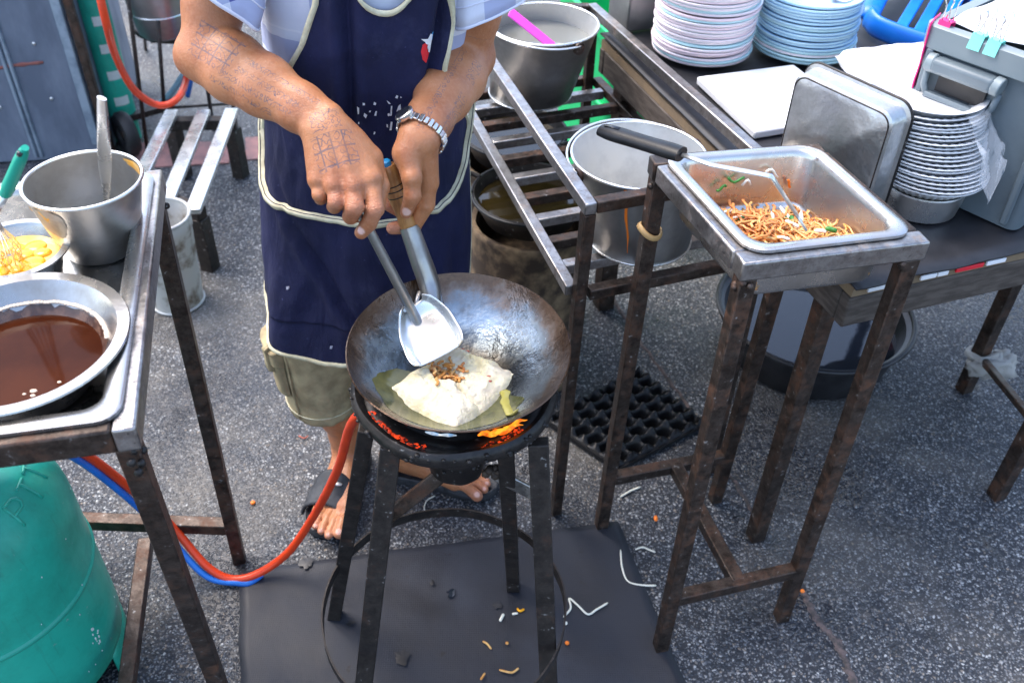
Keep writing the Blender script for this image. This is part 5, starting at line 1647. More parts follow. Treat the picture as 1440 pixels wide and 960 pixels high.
def film_in_wok():
    at_origin(WC)
    def cap(cx, cy, rx, ry, h, seed, rot=0.0):
        mb = MB()
        def g(u, v):
            a = 2 * math.pi * u
            rr = v * (1 + 0.22 * noise.noise(Vector((math.cos(a) * 1.4 + seed, math.sin(a) * 1.4, seed))) + 0.09 * noise.noise(Vector((math.cos(a) * 4, math.sin(a) * 4, seed))))
            X, Y = rx * rr * math.cos(a), ry * rr * math.sin(a)
            p = on_wok(cx + X * math.cos(rot) - Y * math.sin(rot), cy + X * math.sin(rot) + Y * math.cos(rot), h * (1 - 0.85 * v ** 4) + 0.0003)
            return tuple(p)
        return mb.grid(g, 64, 12, True)
    c = (-0.1002, 0.9681, 0.6445)
    tag(cap(c[0] - 0.004, c[1] - 0.020, 0.128, 0.092, 0.0011, 2.0, -0.05).build('oil_film', M['olive'], sharp=180), 'olive green film of oil and egg round the omelette in the wok', 'oil', kind='stuff')
    # cooked egg run to the right
    at_origin(WC)
    pts = [(-0.0022, 0.9941, 0.6545), (0.0004, 0.9617, 0.6602), (0.0105, 0.9274, 0.6776), (0.0236, 0.8942, 0.7084), (0.0350, 0.9038, 0.7101)]
    sp = spline([on_wok(p[0], p[1], 0.0016) for p in pts], 6)
    k = len(sp)
    tag(MB().tube(sp, [0.0055 + 0.003 * noise.noise(Vector((i * 0.4, 1, 0))) if 0 < i < k - 1 else 0.002 for i in range(k)], 8, True, flat=(1.3, 0.32)).build('egg_dribble', M['yellow_film'], sharp=180),
        'yellow green egg dribble curving in the wok right of the omelette', 'egg')
film_in_wok()

def omelette():
    A, B, Cc, Dd = [Vector(p) for p in ((-0.1936, 0.9739, 0.6834), (-0.0918, 1.0964, 0.6652), (0.0179, 1.0284, 0.6662), (-0.0759, 0.8779, 0.6860))]
    t = thing('omelette', 'square folded egg omelette parcel in the wok, noodles showing at its open fold', 'omelette', (-0.0934, 1.0169, 0.6411))
    mid = (A + B + Cc + Dd) / 4
    def surf(u, v):
        # u: 0 on the left/back edge A-B, 1 on the front/right edge D-C ; v: 0 on A-D, 1 on B-C
        x_, y_ = 2 * u - 1, 2 * v - 1
        sq = 1 - 0.055 * (x_ * x_ * y_ * y_)            # the corners are rounded off
        p = A.lerp(Dd, 0.5 + x_ * sq / 2).lerp(B.lerp(Cc, 0.5 + x_ * sq / 2), 0.5 + y_ * sq / 2)
        n = (WS - p).normalized()
        eu, ev = 1 - abs(2 * u - 1) ** 2.8, 1 - abs(2 * v - 1) ** 2.8
        pil = max(eu * ev, 0) ** 0.55
        h = 0.031 * pil
        foldv = 0.44 + 0.03 * math.sin(u * 5) + 0.02 * noise.noise(Vector((u * 6, 1, 0)))
        dv = v - foldv
        # left flap laps over
        h += 0.0100 * pil * (1 / (1 + math.exp(dv * 70))) * (0.6 + 0.4 * math.exp(-(dv / 0.12) ** 2))
        # crease beside the flap
        h -= 0.0120 * math.exp(-((dv - 0.02) / 0.022) ** 2) * pil
        # opening over the filling
        op = math.exp(-((u - 0.33) / 0.17) ** 2 - ((v - 0.53) / 0.11) ** 2)
        h -= 0.023 * op
        # rolled fold along the back edge
        h += 0.009 * math.exp(-((v - 0.90) / 0.05) ** 2) * eu
        h -= 0.003 * math.exp(-((v - 0.80) / 0.04) ** 2) * eu
        h += 0.0060 * pil * noise.noise(Vector((u * 5, v * 5, 3))) + 0.0036 * pil * noise.noise(Vector((u * 13, v * 11, 7))) + 0.0018 * noise.noise(Vector((u * 30, v * 30, 2))) * pil
        h -= 0.0025 * pil * abs(noise.noise(Vector((u * 4 + v * 9, v * 2, 11))))
        out = 0.0075 * noise.noise(Vector((u * 4, v * 4, 20))) + 0.0030 * noise.noise(Vector((u * 15, v * 15, 9)))
        q = Vector(on_wok(p.x + out, p.y + out * 0.5, 0.0))
        nn = (WS - q).normalized()
        s = 1.0 - 0.00 * pil
        q = q + nn * max(h, 0.0006)
        return q
    mb = MB()
    mb.grid(lambda u, v: tuple(surf(u, v)), 84, 84)
    mb.build('egg_skin', M['egg'], t, sharp=180)
    fa, fb = MB(), MB()
    rnd = random.Random(2)
    for i in range(110):
        u, v = rnd.gauss(0.36, 0.10), rnd.gauss(0.54, 0.060)
        p = surf(u, v) + WN * rnd.uniform(0.001, 0.005)
        pts = strand(p, rnd.uniform(0.012, 0.026), 0, 0.8, 400 + i)
        (fa if rnd.random() < 0.25 else fb).tube(pts, rnd.uniform(0.0013, 0.0021), 5, True, flat=(1.3, 0.8))
    fa.build('noodle_filling', M['noodle_dark'], t, sharp=180)
    fb.build('noodle_filling', M['noodle'], t, sharp=180)
    for u, v, s in ((0.86, 0.72, 1), (0.80, 0.78, 2), (0.20, 0.93, 3), (0.25, 0.97, 4)):
        q = surf(u, v)
        MB().ball(q, 0.0022, 8, 5, (1.8, 1.0, 0.6)).build('browned_spot', M['scrap'], t, sharp=180)
omelette()

def spatula():
    top, mid_, soc = Vector((-0.2193, 1.0928, 0.8965)), Vector((-0.1982, 1.0814, 0.8605)), Vector((-0.1445, 1.0727, 0.7247))
    t = thing('wok_spatula', 'long steel wok spatula held in the right fist, its shiny blade pressing the omelette', 'spatula', soc)
    d = (soc - mid_).normalized()
    start = mid_ - d * 0.045
    k = [start.lerp(soc, i / 8) for i in range(9)]
    MB().tube(k, [0.0062, 0.0065, 0.0068, 0.007, 0.0072, 0.0074, 0.0076, 0.0078, 0.0070], 14, True).build('shaft', M['shaft'], t, sharp=60)
    TL, TR, BR_, BL_ = Vector((-0.1768, 1.0733, 0.7123)), Vector((-0.1114, 1.1115, 0.7396)), Vector((-0.0646, 1.0270, 0.7184)), Vector((-0.1415, 0.9926, 0.6901))
    nrm = (TR - TL).cross(BL_ - TL).normalized()
    if nrm.z < 0: nrm = -nrm
    def g(u, v):
        # squarish shovel: rounded shoulders, raised lips on three sides
        x, y = 2 * u - 1, v
        wdt = (0.40 + 0.60 * math.sqrt(max(0.0, 1 - (max(0, 0.50 - y) / 0.50) ** 2.2))) * (1 - 0.10 * (max(0, y - 0.75) / 0.25) ** 2)
        bow = 0.0
        xx = x * wdt
        top_arc = 0.12 * (xx * xx)
        yy = y * (1 - top_arc) + top_arc
        p = TL.lerp(TR, (xx + 1) / 2).lerp(BL_.lerp(BR_, (xx + 1) / 2), yy)
        lip = 0.010 * max(0, abs(x) - 0.72) ** 1.5 / 0.28 ** 1.5 + 0.012 * max(0, 0.22 - y) ** 1.5 / 0.22 ** 1.5
        return tuple(p + nrm * (lip - 0.006 * (1 - x * x) * 0.8))
    MB().grid(g, 30, 30).build('blade', M['alu_bright'], t, sharp=180, solid=0.0016)
    MB().tube([soc - d * 0.012, soc + d * 0.006, soc + d * 0.020, soc + d * 0.028], [0.0078, 0.0082, 0.0068, 0.002], 14, True, flat=(1, 0.9)).build('socket', M['shaft'], t, sharp=60)
spatula()

# ================================================================== LEFT TABLE
LZ = 0.91
LBR, LFR = Vector((-0.5016, 1.1595, 0.9100)), Vector((-0.3771, 0.6546, 0.9100))
LFD = (Vector((-0.5007, 0.6257, 0.9100)) - LFR).normalized()       # towards the left along the front edge
LBD = (LFR - LBR).normalized()
def left_table():
    t = thing('prep_table', 'rusty steel work table with a recessed tray holding the pot, eggs and sauce', 'table', (LFR.x, LFR.y, 0))
    LW = 0.62
    LFL, LBL = LFR + LFD * LW, LBR + LFD * LW
    w = 0.024
    inn = LFD * (w / 2)
    def bar(name, a, b, ext=0.0, mat='rail', ww=w, h=0.032, z=LZ - 0.016):
        return MB().bar((a.x, a.y, z), (b.x, b.y, z), ww, h, ext=ext).build(name, M[mat], t, bevel=0.003)
    bar('frame_bar', LFR + inn, LBR + inn, 0.0)
    bar('frame_bar', LFL - inn, LBL - inn, 0.0)
    f_in = -LBD * (w / 2)
    bar('frame_bar', LFR + LFD * (w + 0.0006) + f_in, LFL - LFD * (w + 0.0006) + f_in, mat='steel')
    bar('frame_bar', LBR + LFD * (w + 0.0006) - f_in, LBL - LFD * (w + 0.0006) - f_in)
    for foot, top in (((-0.4602, 0.7880, 0.0000), LFR + LFD * 0.016 - LBD * 0.016), ((-0.5443, 1.1574, 0.0000), LBR + LFD * 0.016 + LBD * 0.03), ((-1.06, 0.66, 0), LFL - LFD * 0.02 - LBD * 0.02), ((-1.12, 1.15, 0), LBL - LFD * 0.02 + LBD * 0.02)):
        f, tp = Vector(foot), Vector((top.x, top.y, LZ - 0.0325))
        leg = MB().bar(f, tp, 0.0245, 0.0245, up=LFD).build('leg', M['steel'], t, bevel=0.002)
        wl = MB()
        rnd = random.Random(int(abs(f.x) * 1000))
        for q in range(7):
            wl.ball(tp + Vector((rnd.uniform(-.016, .016), rnd.uniform(-.016, .016) - 0.004, -0.002 - 0.004 * q)), 0.005, 7, 5)
        wl.build('weld_bead', M['iron'], leg, sharp=180)
    # lower H rail
    fF, fB = Vector((-0.4602, 0.7880, 0.0000)), Vector((-0.5443, 1.1574, 0.0000))
    tB = LBR + LFD * 0.016 + LBD * 0.03
    tF = LFR + LFD * 0.016 - LBD * 0.016
    b0 = fB.lerp(Vector((tB.x, tB.y, LZ)), 0.125)
    b1 = Vector((-1.08, 1.16, b0.z))
    MB().bar(b0, b1, 0.026, 0.026).build('lower_rail', M['steel'], t, bevel=0.002)
    m0 = b0.lerp(b1, 0.26)
    m0 = Vector((-0.6954, 1.1127, 0.1150))
    MB().bar((m0.x, m0.y, b0.z), Vector((-0.6220, 0.7559, 0.1150)), 0.026, 0.024).build('lower_rail', M['steel'], t, bevel=0.002)
    # recessed tray: its rim lies on the frame
    ex, ey = -LFD, -LBD
    ey = (ey - ex * ey.dot(ex)).normalized()
    c = (LFR + LBR) / 2 + LFD * 0.30
    mb = MB()
    rr_loft(mb, Vector((c.x, c.y, LZ + 0.003)) - ex * 0.0, ex, ey, (0, 0, 1), pan_loops(0.289, (LFR - LBR).length / 2 - 0.011, 0.062, 0.022, 0.022), caps=(True, True))
    mb.build('sunk_tray', M['stainless'], t, sharp=50)
left_table()

def left_goods():
    fl = LZ + 0.003 - 0.062
    # pot with paddle
    tp = (-0.5230, 0.9778, 1.0000, 0.0686); bt = (-0.5609, 1.0463, 0.8550, 0.0427)
    t = thing('steel_pot', 'tapered stainless steel pot with spilt batter on its rim at the table edge', 'pot', (bt[0], bt[1], fl))
    n = 56
    rb, rt, z0, z1 = bt[3] + 0.004, tp[3], fl + 0.001, 1.000
    prof = [(0, 0), (rb - 0.004, 0), (rb, 0.03), (rb + (rt - rb) * 0.55, 0.5), (rt, 1.0), (rt - 0.0015, 1.0), (rb + (rt - rb) * 0.55 - 0.0015, 0.5), (rb - 0.0015, 0.04), (0, 0.02)]
    mb = MB(); mb.lathe([(r, k * (z1 - z0)) for r, k in prof], n, wob=0.001)
    cx0, cy0 = bt[0], bt[1]
    mb.v = [(p[0] + cx0 + (tp[0] - cx0) * p[2] / (z1 - z0), p[1] + cy0 + (tp[1] - cy0) * p[2] / (z1 - z0), p[2] + z0) for p in mb.v]
    mb.build('pot_body', M['pot_steel'], t, sharp=50)
    MB().tube([Vector((tp[0] + rt * math.cos(a), tp[1] + rt * math.sin(a), z1)) for a in [2 * math.pi * i / 48 for i in range(50)]], 0.0024, 8, False).build('rolled_rim', M['alu_bright'], t, sharp=180)
    # dried batter: a patch on the outside and a drip on the rim
    def patch(a0, k0, wa, hk, mat, seed, inside=False):
        m_ = MB()
        def g(u, v):
            th = 2 * math.pi * u
            r = v * (1 + 0.3 * noise.noise(Vector((math.cos(th) * 1.5, math.sin(th) * 1.5, seed))))
            a = a0 + wa * r * math.cos(th); k = min(k0 + hk * r * math.sin(th), 0.985)
            rad = (rb + (rt - rb) * (0.55 * k / 0.5 if k < 0.5 else 0.55 + 0.45 * (k - 0.5) / 0.5)) + (-0.0022 if inside else 0.0009) * 1.0
            rad += (-1 if inside else 1) * 0.0008 * (1 - v * v)
            return (cx0 + (tp[0] - cx0) * k + rad * math.cos(a), cy0 + (tp[1] - cy0) * k + rad * math.sin(a), z0 + k * (z1 - z0))
        m_.grid(g, 28, 6, True)
        return m_.build('batter_stain', M[mat], t, sharp=180)
    patch(-1.95, 0.80, 0.26, 0.15, 'yellow_stain', 1)
    patch(-1.95, 0.78, 0.36, 0.21, 'dull_stain', 3)
    patch(0.75, 0.94, 0.35, 0.045, 'yellow_stain', 2, True)
    patch(-2.4, 0.86, 0.05, 0.04, 'yellow_stain', 5)
    a, b = Vector((-0.4411, 0.9145, 1.1392)), Vector((-0.5524, 1.0532, 0.8680))
    t = thing('metal_paddle', 'bright metal paddle standing in the stainless pot', 'utensil', b)
    k = [a.lerp(b, i / 11) for i in range(12)]
    MB().tube(k, [0.0052, 0.0062, 0.0070, 0.0080, 0.0084, 0.0078, 0.0062, 0.0052, 0.0046, 0.0044, 0.0044, 0.0040], 14, True, flat=(1.0, 0.5), ref=(0, 1, 0)).build('paddle_handle', M['alu_bright'], t, sharp=60)
    e = (b - a).normalized()
    MB().tube([b - e * 0.012, b, b + e * 0.006], [0.005, 0.016, 0.012], 12, True, flat=(1, 0.25), ref=(0, 1, 0)).build('paddle_blade', M['alu_bright'], t, sharp=60)
    # egg bowl
    c = (-0.6254, 0.9549, 0.9120, 0.0669)
    x, y, r = c[0], c[1], c[3]
    t = thing('egg_bowl', 'small stainless bowl of raw egg yolks beside the pot', 'bowl', (x, y, fl))
    z1 = 0.912
    MB().lathe([(0, fl + 0.001), (0.032, fl + 0.001), (0.046, fl + 0.014), (r - 0.010, z1 - 0.004), (r, z1 - 0.002), (r, z1), (r - 0.009, z1), (r - 0.0115, z1 - 0.004), (0.045, fl + 0.017), (0.031, fl + 0.004), (0, fl + 0.003)], 56, (x, y, 0)).build('bowl_body', M['stainless'], t, sharp=50)
    ze = z1 - 0.015
    re_ = 0.046 + (r - 0.010 - 0.046) * (ze - fl - 0.014) / (z1 - 0.004 - fl - 0.014) - 0.002
    t = thing('raw_eggs', 'yellow raw eggs and yolks filling the small stainless bowl', 'eggs', (x, y, ze - 0.01))
    MB().lathe([(0, ze), (re_ * 0.5, ze), (re_, ze - 0.0008)], 48, (x, y, 0)).build('egg_white', M['white_egg'], t, sharp=180)
    rnd = random.Random(6)
    for i, (px, py) in enumerate(((0.030, -0.010), (0.012, -0.030), (0.034, 0.016), (0.008, 0.008), (-0.016, -0.014), (0.016, 0.032), (-0.010, 0.026), (-0.034, 0.006), (0.040, -0.028), (-0.012, -0.040))):
        MB().ball((x + px * 0.78, y + py * 0.78, ze), rnd.uniform(0.0085, 0.0145), 16, 8, (rnd.uniform(0.9, 1.15), rnd.uniform(0.9, 1.1), rnd.uniform(0.22, 0.42))).build('yolk', M['yolk'], t, sharp=180)
    # whisk
    a, b = Vector((-0.4827, 0.8144, 1.1344)), Vector((-0.5209, 0.8172, 1.0796))
    d = (b - a).normalized()
    t = thing('egg_whisk', 'wire egg whisk with green plastic grip leaning in the egg bowl', 'whisk', (x - 0.02, y, ze))
    g = [a.lerp(b, i / 8) for i in range(9)]
    MB().tube(g, [0.0045, 0.0068, 0.0076, 0.0076, 0.0078, 0.0080, 0.0082, 0.0084, 0.0074], 14, True, flat=(1.1, 0.8)).build('green_grip', M['teal_plastic'], t, sharp=60)
    MB().tube([a + d * 0.007 + Vector((0.0012, -0.0062, 0.004)), a + d * 0.011 + Vector((0.0012, -0.0062, 0.004))], 0.0028, 10).build('hanging_hole', M['dial'], t, sharp=180)
    e1 = Vector((-0.5427, 0.8178, 1.0501)); e2 = Vector((x - 0.012, y + 0.004, ze - 0.002))
    MB().tube([b, b.lerp(e1, 0.6), e1], [0.0042, 0.0036, 0.0034], 10).build('whisk_stem', M['alu_bright'], t, sharp=180)
    ax = (e2 - e1); ln = ax.length; ax.normalize()
    s = ax.cross(Vector((0, 0, 1))).normalized(); u = s.cross(ax)
    wires = MB()
    for i in range(7):
        th = math.pi * i / 7
        dirn = s * math.cos(th) + u * math.sin(th)
        loop = []
        for q in range(17):
            f = q / 16
            along = math.sin(math.pi * f) ** 0.75
            side = math.cos(math.pi * f) * math.sin(math.pi * min(f, 1 - f) * 1.0 + 0.12) * 0.030
            loop.append(e1 + ax * (ln * along) + dirn * side * (0.25 + 0.9 * along))
        wires.tube(loop, 0.0009, 5)
    wires.build('whisk_wires', M['wire'], t, sharp=180)
    # sauce basin
    c = (-0.5439, 0.7695, 0.9240, 0.1209)
    x, y, r = c[0], c[1], c[3]
    t = thing('sauce_basin', 'wide stainless basin of dark brown sauce at the corner of the work table', 'basin', (x, y, fl))
    z1 = 0.924
    Mt = Matrix.Rotation(math.radians(3), 3, 'Y')
    MB().lathe([(0, fl + 0.001), (0.056, fl + 0.001), (0.068, fl + 0.010), (r - 0.016, z1 - 0.006), (r - 0.013, z1 - 0.003), (r, z1 - 0.003), (r + 0.001, z1 - 0.001), (r, z1 + 0.001), (r - 0.013, z1 + 0.0005), (r - 0.0175, z1 - 0.005), (0.067, fl + 0.013), (0.055, fl + 0.004), (0, fl + 0.003)], 72, (x, y, 0)).build('basin_body', M['stainless'], t, sharp=45)
    zs = z1 - 0.034
    rs = 0.068 + (r - 0.016 - 0.068) * (zs - fl - 0.010) / (z1 - 0.006 - fl - 0.010) - 0.002
    t = thing('brown_sauce', 'dark brown sauce with a few bubbles in the wide basin', 'sauce', (x, y, zs - 0.01))
    rs = 0.067 + (zs - fl - 0.013) * (r - 0.0175 - 0.067) / (z1 - 0.005 - fl - 0.013) + 0.0004
    MB().lathe([(0, zs), (rs * 0.5, zs), (rs, zs)], 64, (x, y, 0)).build('sauce_surface', M['sauce'], t, sharp=180)
    for px, py, q in ((0.030, -0.045, 0.0030), (-0.020, -0.035, 0.0020), (-0.030, -0.038, 0.0028), (0.052, -0.030, 0.0018), (0.032, -0.052, 0.0022), (0.022, -0.050, 0.0016)):
        MB().ball((x + px, y + py, zs), q, 10, 6, (1.4, 1, 0.5)).build('bubble', M['foam'], t, sharp=180)
    kw = (r - 0.0175 - 0.067) / (z1 - 0.005 - fl - 0.013)
    rs0 = 0.067 + (zs - fl - 0.013) * kw
    sm = MB()
    def smear(u, v):
        a = 2 * math.pi * u
        hgt = 0.012 + 0.008 * noise.noise(Vector((math.cos(a) * 3, math.sin(a) * 3, 2))) + 0.006 * noise.noise(Vector((math.cos(a) * 11, math.sin(a) * 11, 5)))
        zz = zs - 0.001 + hgt * v
        rr3 = rs0 + (zz - zs) * kw - 0.0008
        return (x + rr3 * math.cos(a), y + rr3 * math.sin(a), zz)
    sm.grid(smear, 90, 5, True)
    sm.build('sauce_smear', M['sauce_smear'], t, sharp=180)
    fr = MB()
    for i in range(60):
        a = 0.35 + 2.4 * i / 59
        rr2 = rs0 + 0.0135 * kw - 0.0012 + 0.0012 * noise.noise(Vector((i * 0.2, 4, 0)))
        fr.ball((x + rr2 * math.cos(a), y + rr2 * math.sin(a), zs + 0.0135 + 0.0015 * noise.noise(Vector((i * 0.3, 1, 0)))), 0.0022 + 0.0008 * noise.noise(Vector((i * 0.9, 2, 0))), 6, 4, (1.6, 1.6, 0.7))
    o = fr.build('froth_line', M['foam'], t, sharp=180)
    o['kind'] = 'stuff'
M['yellow_stain'] = simple('dried_batter', (0.70, 0.34, 0.05), 0.35, col2=(0.55, 0.36, 0.14), scale=60)
M['dull_stain'] = simple('dull_batter_smear', (0.46, 0.44, 0.40), 0.55, 0.5, col2=(0.36, 0.33, 0.28), scale=30)
left_goods()

def gas_and_hoses():
    cx, cy, R_ = GASX, GASY, 0.180
    t = thing('gas_cylinder', 'teal green gas cylinder with raised letters under the left work table', 'gas cylinder', (cx, cy, 0))
    H_ = 0.50
    prof = [(0, 0.030), (R_ * 0.80, 0.030), (R_ * 0.985, 0.062), (R_, 0.085)] + [(R_, 0.085 + 0.295 * i / 4) for i in range(1, 5)]
    for i in range(1, 12):
        a = math.pi / 2 * i / 12
        prof.append((0.060 + (R_ - 0.060) * math.cos(a) ** 0.75, 0.380 + 0.135 * math.sin(a)))
    prof += [(0.055, 0.518), (0.03, 0.524), (0, 0.526)]
    MB().lathe(prof, 72, (cx, cy, 0)).build('tank', M['green_gas'], t, sharp=60)
    MB().lathe([(R_ - 0.001, 0.264), (R_ + 0.0026, 0.267), (R_ + 0.0032, 0.271), (R_ + 0.0026, 0.275), (R_ - 0.001, 0.278)], 72, (cx, cy, 0)).build('weld_seam', M['green_seam'], t, sharp=180)
    mb = MB()
    # foot ring with a hand gap facing right
    def fr(u, v):
        a = 0.15 + (2 * math.pi - 0.32) * u - 0.25
        return (cx + (R_ - 0.004) * math.cos(a), cy + (R_ - 0.004) * math.sin(a), 0.002 + 0.075 * v)
    mb.grid(fr, 60, 2)
    mb.build('foot_ring', M['green_gas'], t, sharp=60, solid=0.004)
    def cr(u, v):
        a = 2.2 + 4.4 * u
        return (cx + 0.088 * math.cos(a), cy + 0.088 * math.sin(a), 0.495 + 0.075 * v)
    MB().grid(cr, 40, 2).build('collar', M['green_gas'], t, sharp=60, solid=0.004)
    MB().lathe([(0, 0.515), (0.018, 0.515), (0.018, 0.535), (0.012, 0.54), (0.012, 0.565), (0.022, 0.568), (0.022, 0.582), (0, 0.584)], 20, (cx, cy, 0)).build('valve', M['rail'], t)
    ch = MB()
    rnd = random.Random(9)
    for i in range(26):
        a = rnd.uniform(-1.3, 0.5); z = rnd.uniform(0.10, 0.40) if i > 8 else rnd.uniform(0.13, 0.19)
        if i <= 8: a = -0.18 + rnd.uniform(-0.04, 0.04)
        r = R_ + 0.0003 if z < 0.38 else 0.060 + (R_ - 0.060) * math.cos(math.asin((z - 0.38) / 0.135)) ** 0.75 + 0.0003
        ch.ball((cx + r * math.cos(a), cy + r * math.sin(a), z), 0.0014 if i > 8 else 0.0022, 6, 4, (0.6, 0.9, rnd.uniform(0.8, 2.2)))
    o = ch.build('chipped_paint', M['chips'], t, sharp=180)
    o['kind'] = 'stuff'
    # raised letters on the shoulder
    def on_sh(a, s):
        th = math.pi / 2 * s
        return Vector((cx + (0.060 + (R_ - 0.060) * math.cos(th) ** 0.75) * math.cos(a), cy + (0.060 + (R_ - 0.060) * math.cos(th) ** 0.75) * math.sin(a), 0.380 + 0.135 * math.sin(th)))
    glyph = {'P': [[(0, 0), (0, 1)], [(0, 1), (0.5, 1), (0.68, 0.86), (0.68, 0.66), (0.5, 0.52), (0, 0.5)]], 'T': [[(0, 1), (0.75, 1)], [(0.375, 1), (0.375, 0)]]}
    for i, chh in enumerate('PTT'):
        lm = MB()
        for stroke in glyph[chh]:
            pts = []
            for p, q in zip(stroke[:-1], stroke[1:]):
                for k in range(4):
                    pts.append((p[0] + (q[0] - p[0]) * k / 4, p[1] + (q[1] - p[1]) * k / 4))
            pts.append(stroke[-1])
            lm.tube([on_sh(GASA + (i * 1.0 + px_) * 0.25, 0.42 + 0.22 * py_) for px_, py_ in pts], 0.0026, 7, True)
        lm.build('raised_letter', M['green_gas'], t, sharp=180)
    # twin hose
    path = [(cx + 0.02, cy + 0.01, 0.575), (-0.7219, 0.9660, 0.5600), (-0.7199, 1.0637, 0.4200), (-0.6926, 1.1156, 0.2700), (-0.6522, 1.1400, 0.1300), (-0.5845, 1.1082, 0.0350), (-0.5220, 1.1033, 0.0140), (-0.4419, 1.1272, 0.0550), (-0.3727, 1.1315, 0.1700), (-0.3027, 1.1054, 0.3400), (-0.2426, 1.0548, 0.5300), (-0.150, 0.99, 0.58)]
    at_origin((-0.5220, 1.1033, 0.0140))
    tag(MB().tube(spline(path, 10), 0.0082, 12).build('gas_hose', M['orange_hose'], sharp=180), 'orange rubber gas hose sweeping from the green cylinder up to the stove', 'hose')
    path2 = [(cx + 0.02, cy + 0.03, 0.570), (-0.7328, 0.9693, 0.5500), (-0.7272, 1.0565, 0.4100), (-0.7003, 1.1053, 0.2620), (-0.6612, 1.1271, 0.1220), (-0.5955, 1.1008, 0.0260), (-0.5294, 1.0958, 0.0100), (-0.5080, 1.0996, 0.0080), (-0.4889, 1.1174, 0.0100)]
    tag(MB().tube(spline(path2, 10), 0.0068, 10).build('gas_hose', M['blue_hose'], sharp=180), 'blue rubber hose running below the orange gas hose from the cylinder', 'hose')
GASX, GASY, GASA = -0.875, 0.915, -0.26
gas_and_hoses()

# ================================================================== FAR LEFT
def far_left():
    # sheet metal cart
    t = thing('metal_cart', 'blue grey sheet metal food cart standing behind the left table', 'cart', (-1.70, 2.95, 0))
    e = Vector((0.985, 0.17, 0))
    a0 = Vector((-1.3469, 2.7483, 0.0000)); 
    def pt(s, z, o=0.0): return Vector((a0.x, a0.y, 0)) - e * s + Vector((-e.y, e.x, 0)) * o + Vector((0, 0, z))
    mb = MB()
    mb.add([pt(s, z, o) for z in (0.005, 1.05) for s, o in ((0, 0), (1.5, 0), (1.5, 0.6), (0, 0.6))], [(0, 1, 2, 3), (7, 6, 5, 4), (4, 5, 1, 0), (5, 6, 2, 1), (6, 7, 3, 2), (7, 4, 0, 3)])
    mb.build('cart_body', M['cabinet'], t, bevel=0.004)
    for s in (0.215, 0.232, 0.62):
        MB().bar(pt(s, 0.02, -0.004), pt(s, 1.045, -0.004), 0.011, 0.012, up=(0, 1, 0)).build('seam_strip', M['cab_strip'], t, bevel=0.003)
    MB().bar(pt(0.030, 0.06, -0.010), pt(0.030, 1.052, -0.010), 0.030, 0.018, up=(0, 1, 0)).build('corner_post', M['cab_strip'], t, bevel=0.003)
    MB().bar(pt(-0.006, 0.02, -0.012), pt(-0.006, 1.052, -0.012), 0.026, 0.020, up=(0, 1, 0)).build('corner_post', M['steel'], t, bevel=0.003)
    st = MB()
    sp = spline([pt(0.70, 0.40, -0.001), pt(0.50, 0.36, -0.001), pt(0.36, 0.28, -0.001), pt(0.30, 0.31, -0.001), pt(0.24, 0.33, -0.001), pt(0.12, 0.34, -0.001)], 6)
    st.tube(sp, [0.003 + 0.004 * abs(noise.noise(Vector((i * 0.5, 2, 0)))) for i in range(len(sp))], 6, True, flat=(1.5, 0.3), ref=(0, 1, 0))
    st.build('paint_run', M['stain'], t, sharp=180)
    rv = MB()
    for s, z in ((0.10, 0.60), (0.13, 0.40), (0.29, 0.20), (0.52, 0.23), (0.13, 0.22), (0.45, 0.60)):
        rv.ball(pt(s, z, -0.002), 0.006, 8, 5, (1, 0.5, 1))
    rv.build('rivet', M['alu_bright'], t, sharp=180)
    # wheel and slim cylinder on a trolley
    w = Vector((-1.2908, 2.7780, 0.0750))
    t = thing('hand_trolley', 'black wheeled trolley beside the metal cart', 'trolley', (w.x, w.y, 0))
    wm = MB()
    d = Vector((0.75, 0.66, 0)).normalized()
    Mw = Matrix(((0, 0, d.x), (0, 0, d.y), (1, 0, 0)))
    Mw = Matrix.Identity(3)
    q = d.to_track_quat('Z', 'Y').to_matrix()
    wm.lathe([(0, -0.012), (0.030, -0.012), (0.034, -0.020), (0.066, -0.020), (0.074, -0.010), (0.074, 0.010), (0.066, 0.020), (0.034, 0.020), (0.030, 0.012), (0, 0.012)], 36, (w.x, w.y, 0.075), q)
    wm.build('wheel', M['tyre'], t, sharp=40)
    hb = MB(); hb.lathe([(0, -0.016), (0.012, -0.016), (0.012, 0.016), (0, 0.016)], 16, (w.x, w.y, 0.075), q)
    hb.build('hub', M['steel'], t)
    MB().bar((w.x - 0.06, w.y + 0.05, 0.09), (w.x + 0.10, w.y + 0.18, 0.09), 0.03, 0.02).build('axle_bar', M['black_steel'], t)
    cx, cy = (-1.3384, 2.8265, 0.1000)[0], (-1.3384, 2.8265, 0.1000)[1] + 0.06
    t = thing('gas_cylinder', 'tall slim turquoise gas cylinder standing behind the orange looped hose', 'gas cylinder', (cx, cy, 0.0))
    MB().lathe([(0, 0.03), (0.032, 0.03), (0.044, 0.05), (0.047, 0.10), (0.047, 0.62), (0.040, 0.72), (0.03, 0.78), (0.02, 0.80), (0, 0.80)], 36, (cx, cy, 0)).build('tank', M['green_gas'], t, sharp=60)
    MB().lathe([(0.040, 0.0), (0.044, 0.0), (0.044, 0.05), (0.040, 0.05), (0.040, 0.0)], 30, (cx, cy, 0)).build('foot_ring', M['teal_plastic'], t)
    for i in range(5):
        z = 0.14 + i * 0.09
        vs = [(cx + 0.0478 * math.cos(-1.4 + 0.25 * s), cy + 0.0478 * math.sin(-1.4 + 0.25 * s), z + dz) for s in range(5) for dz in (0, 0.03)]
        MB().add(vs, [(2 * s, 2 * s + 2, 2 * s + 3, 2 * s + 1) for s in range(4)]).build('white_marking', M['chips'], t, sharp=180)
    # looped hoses
    at_origin((-1.2601, 3.0233, 0.0500))
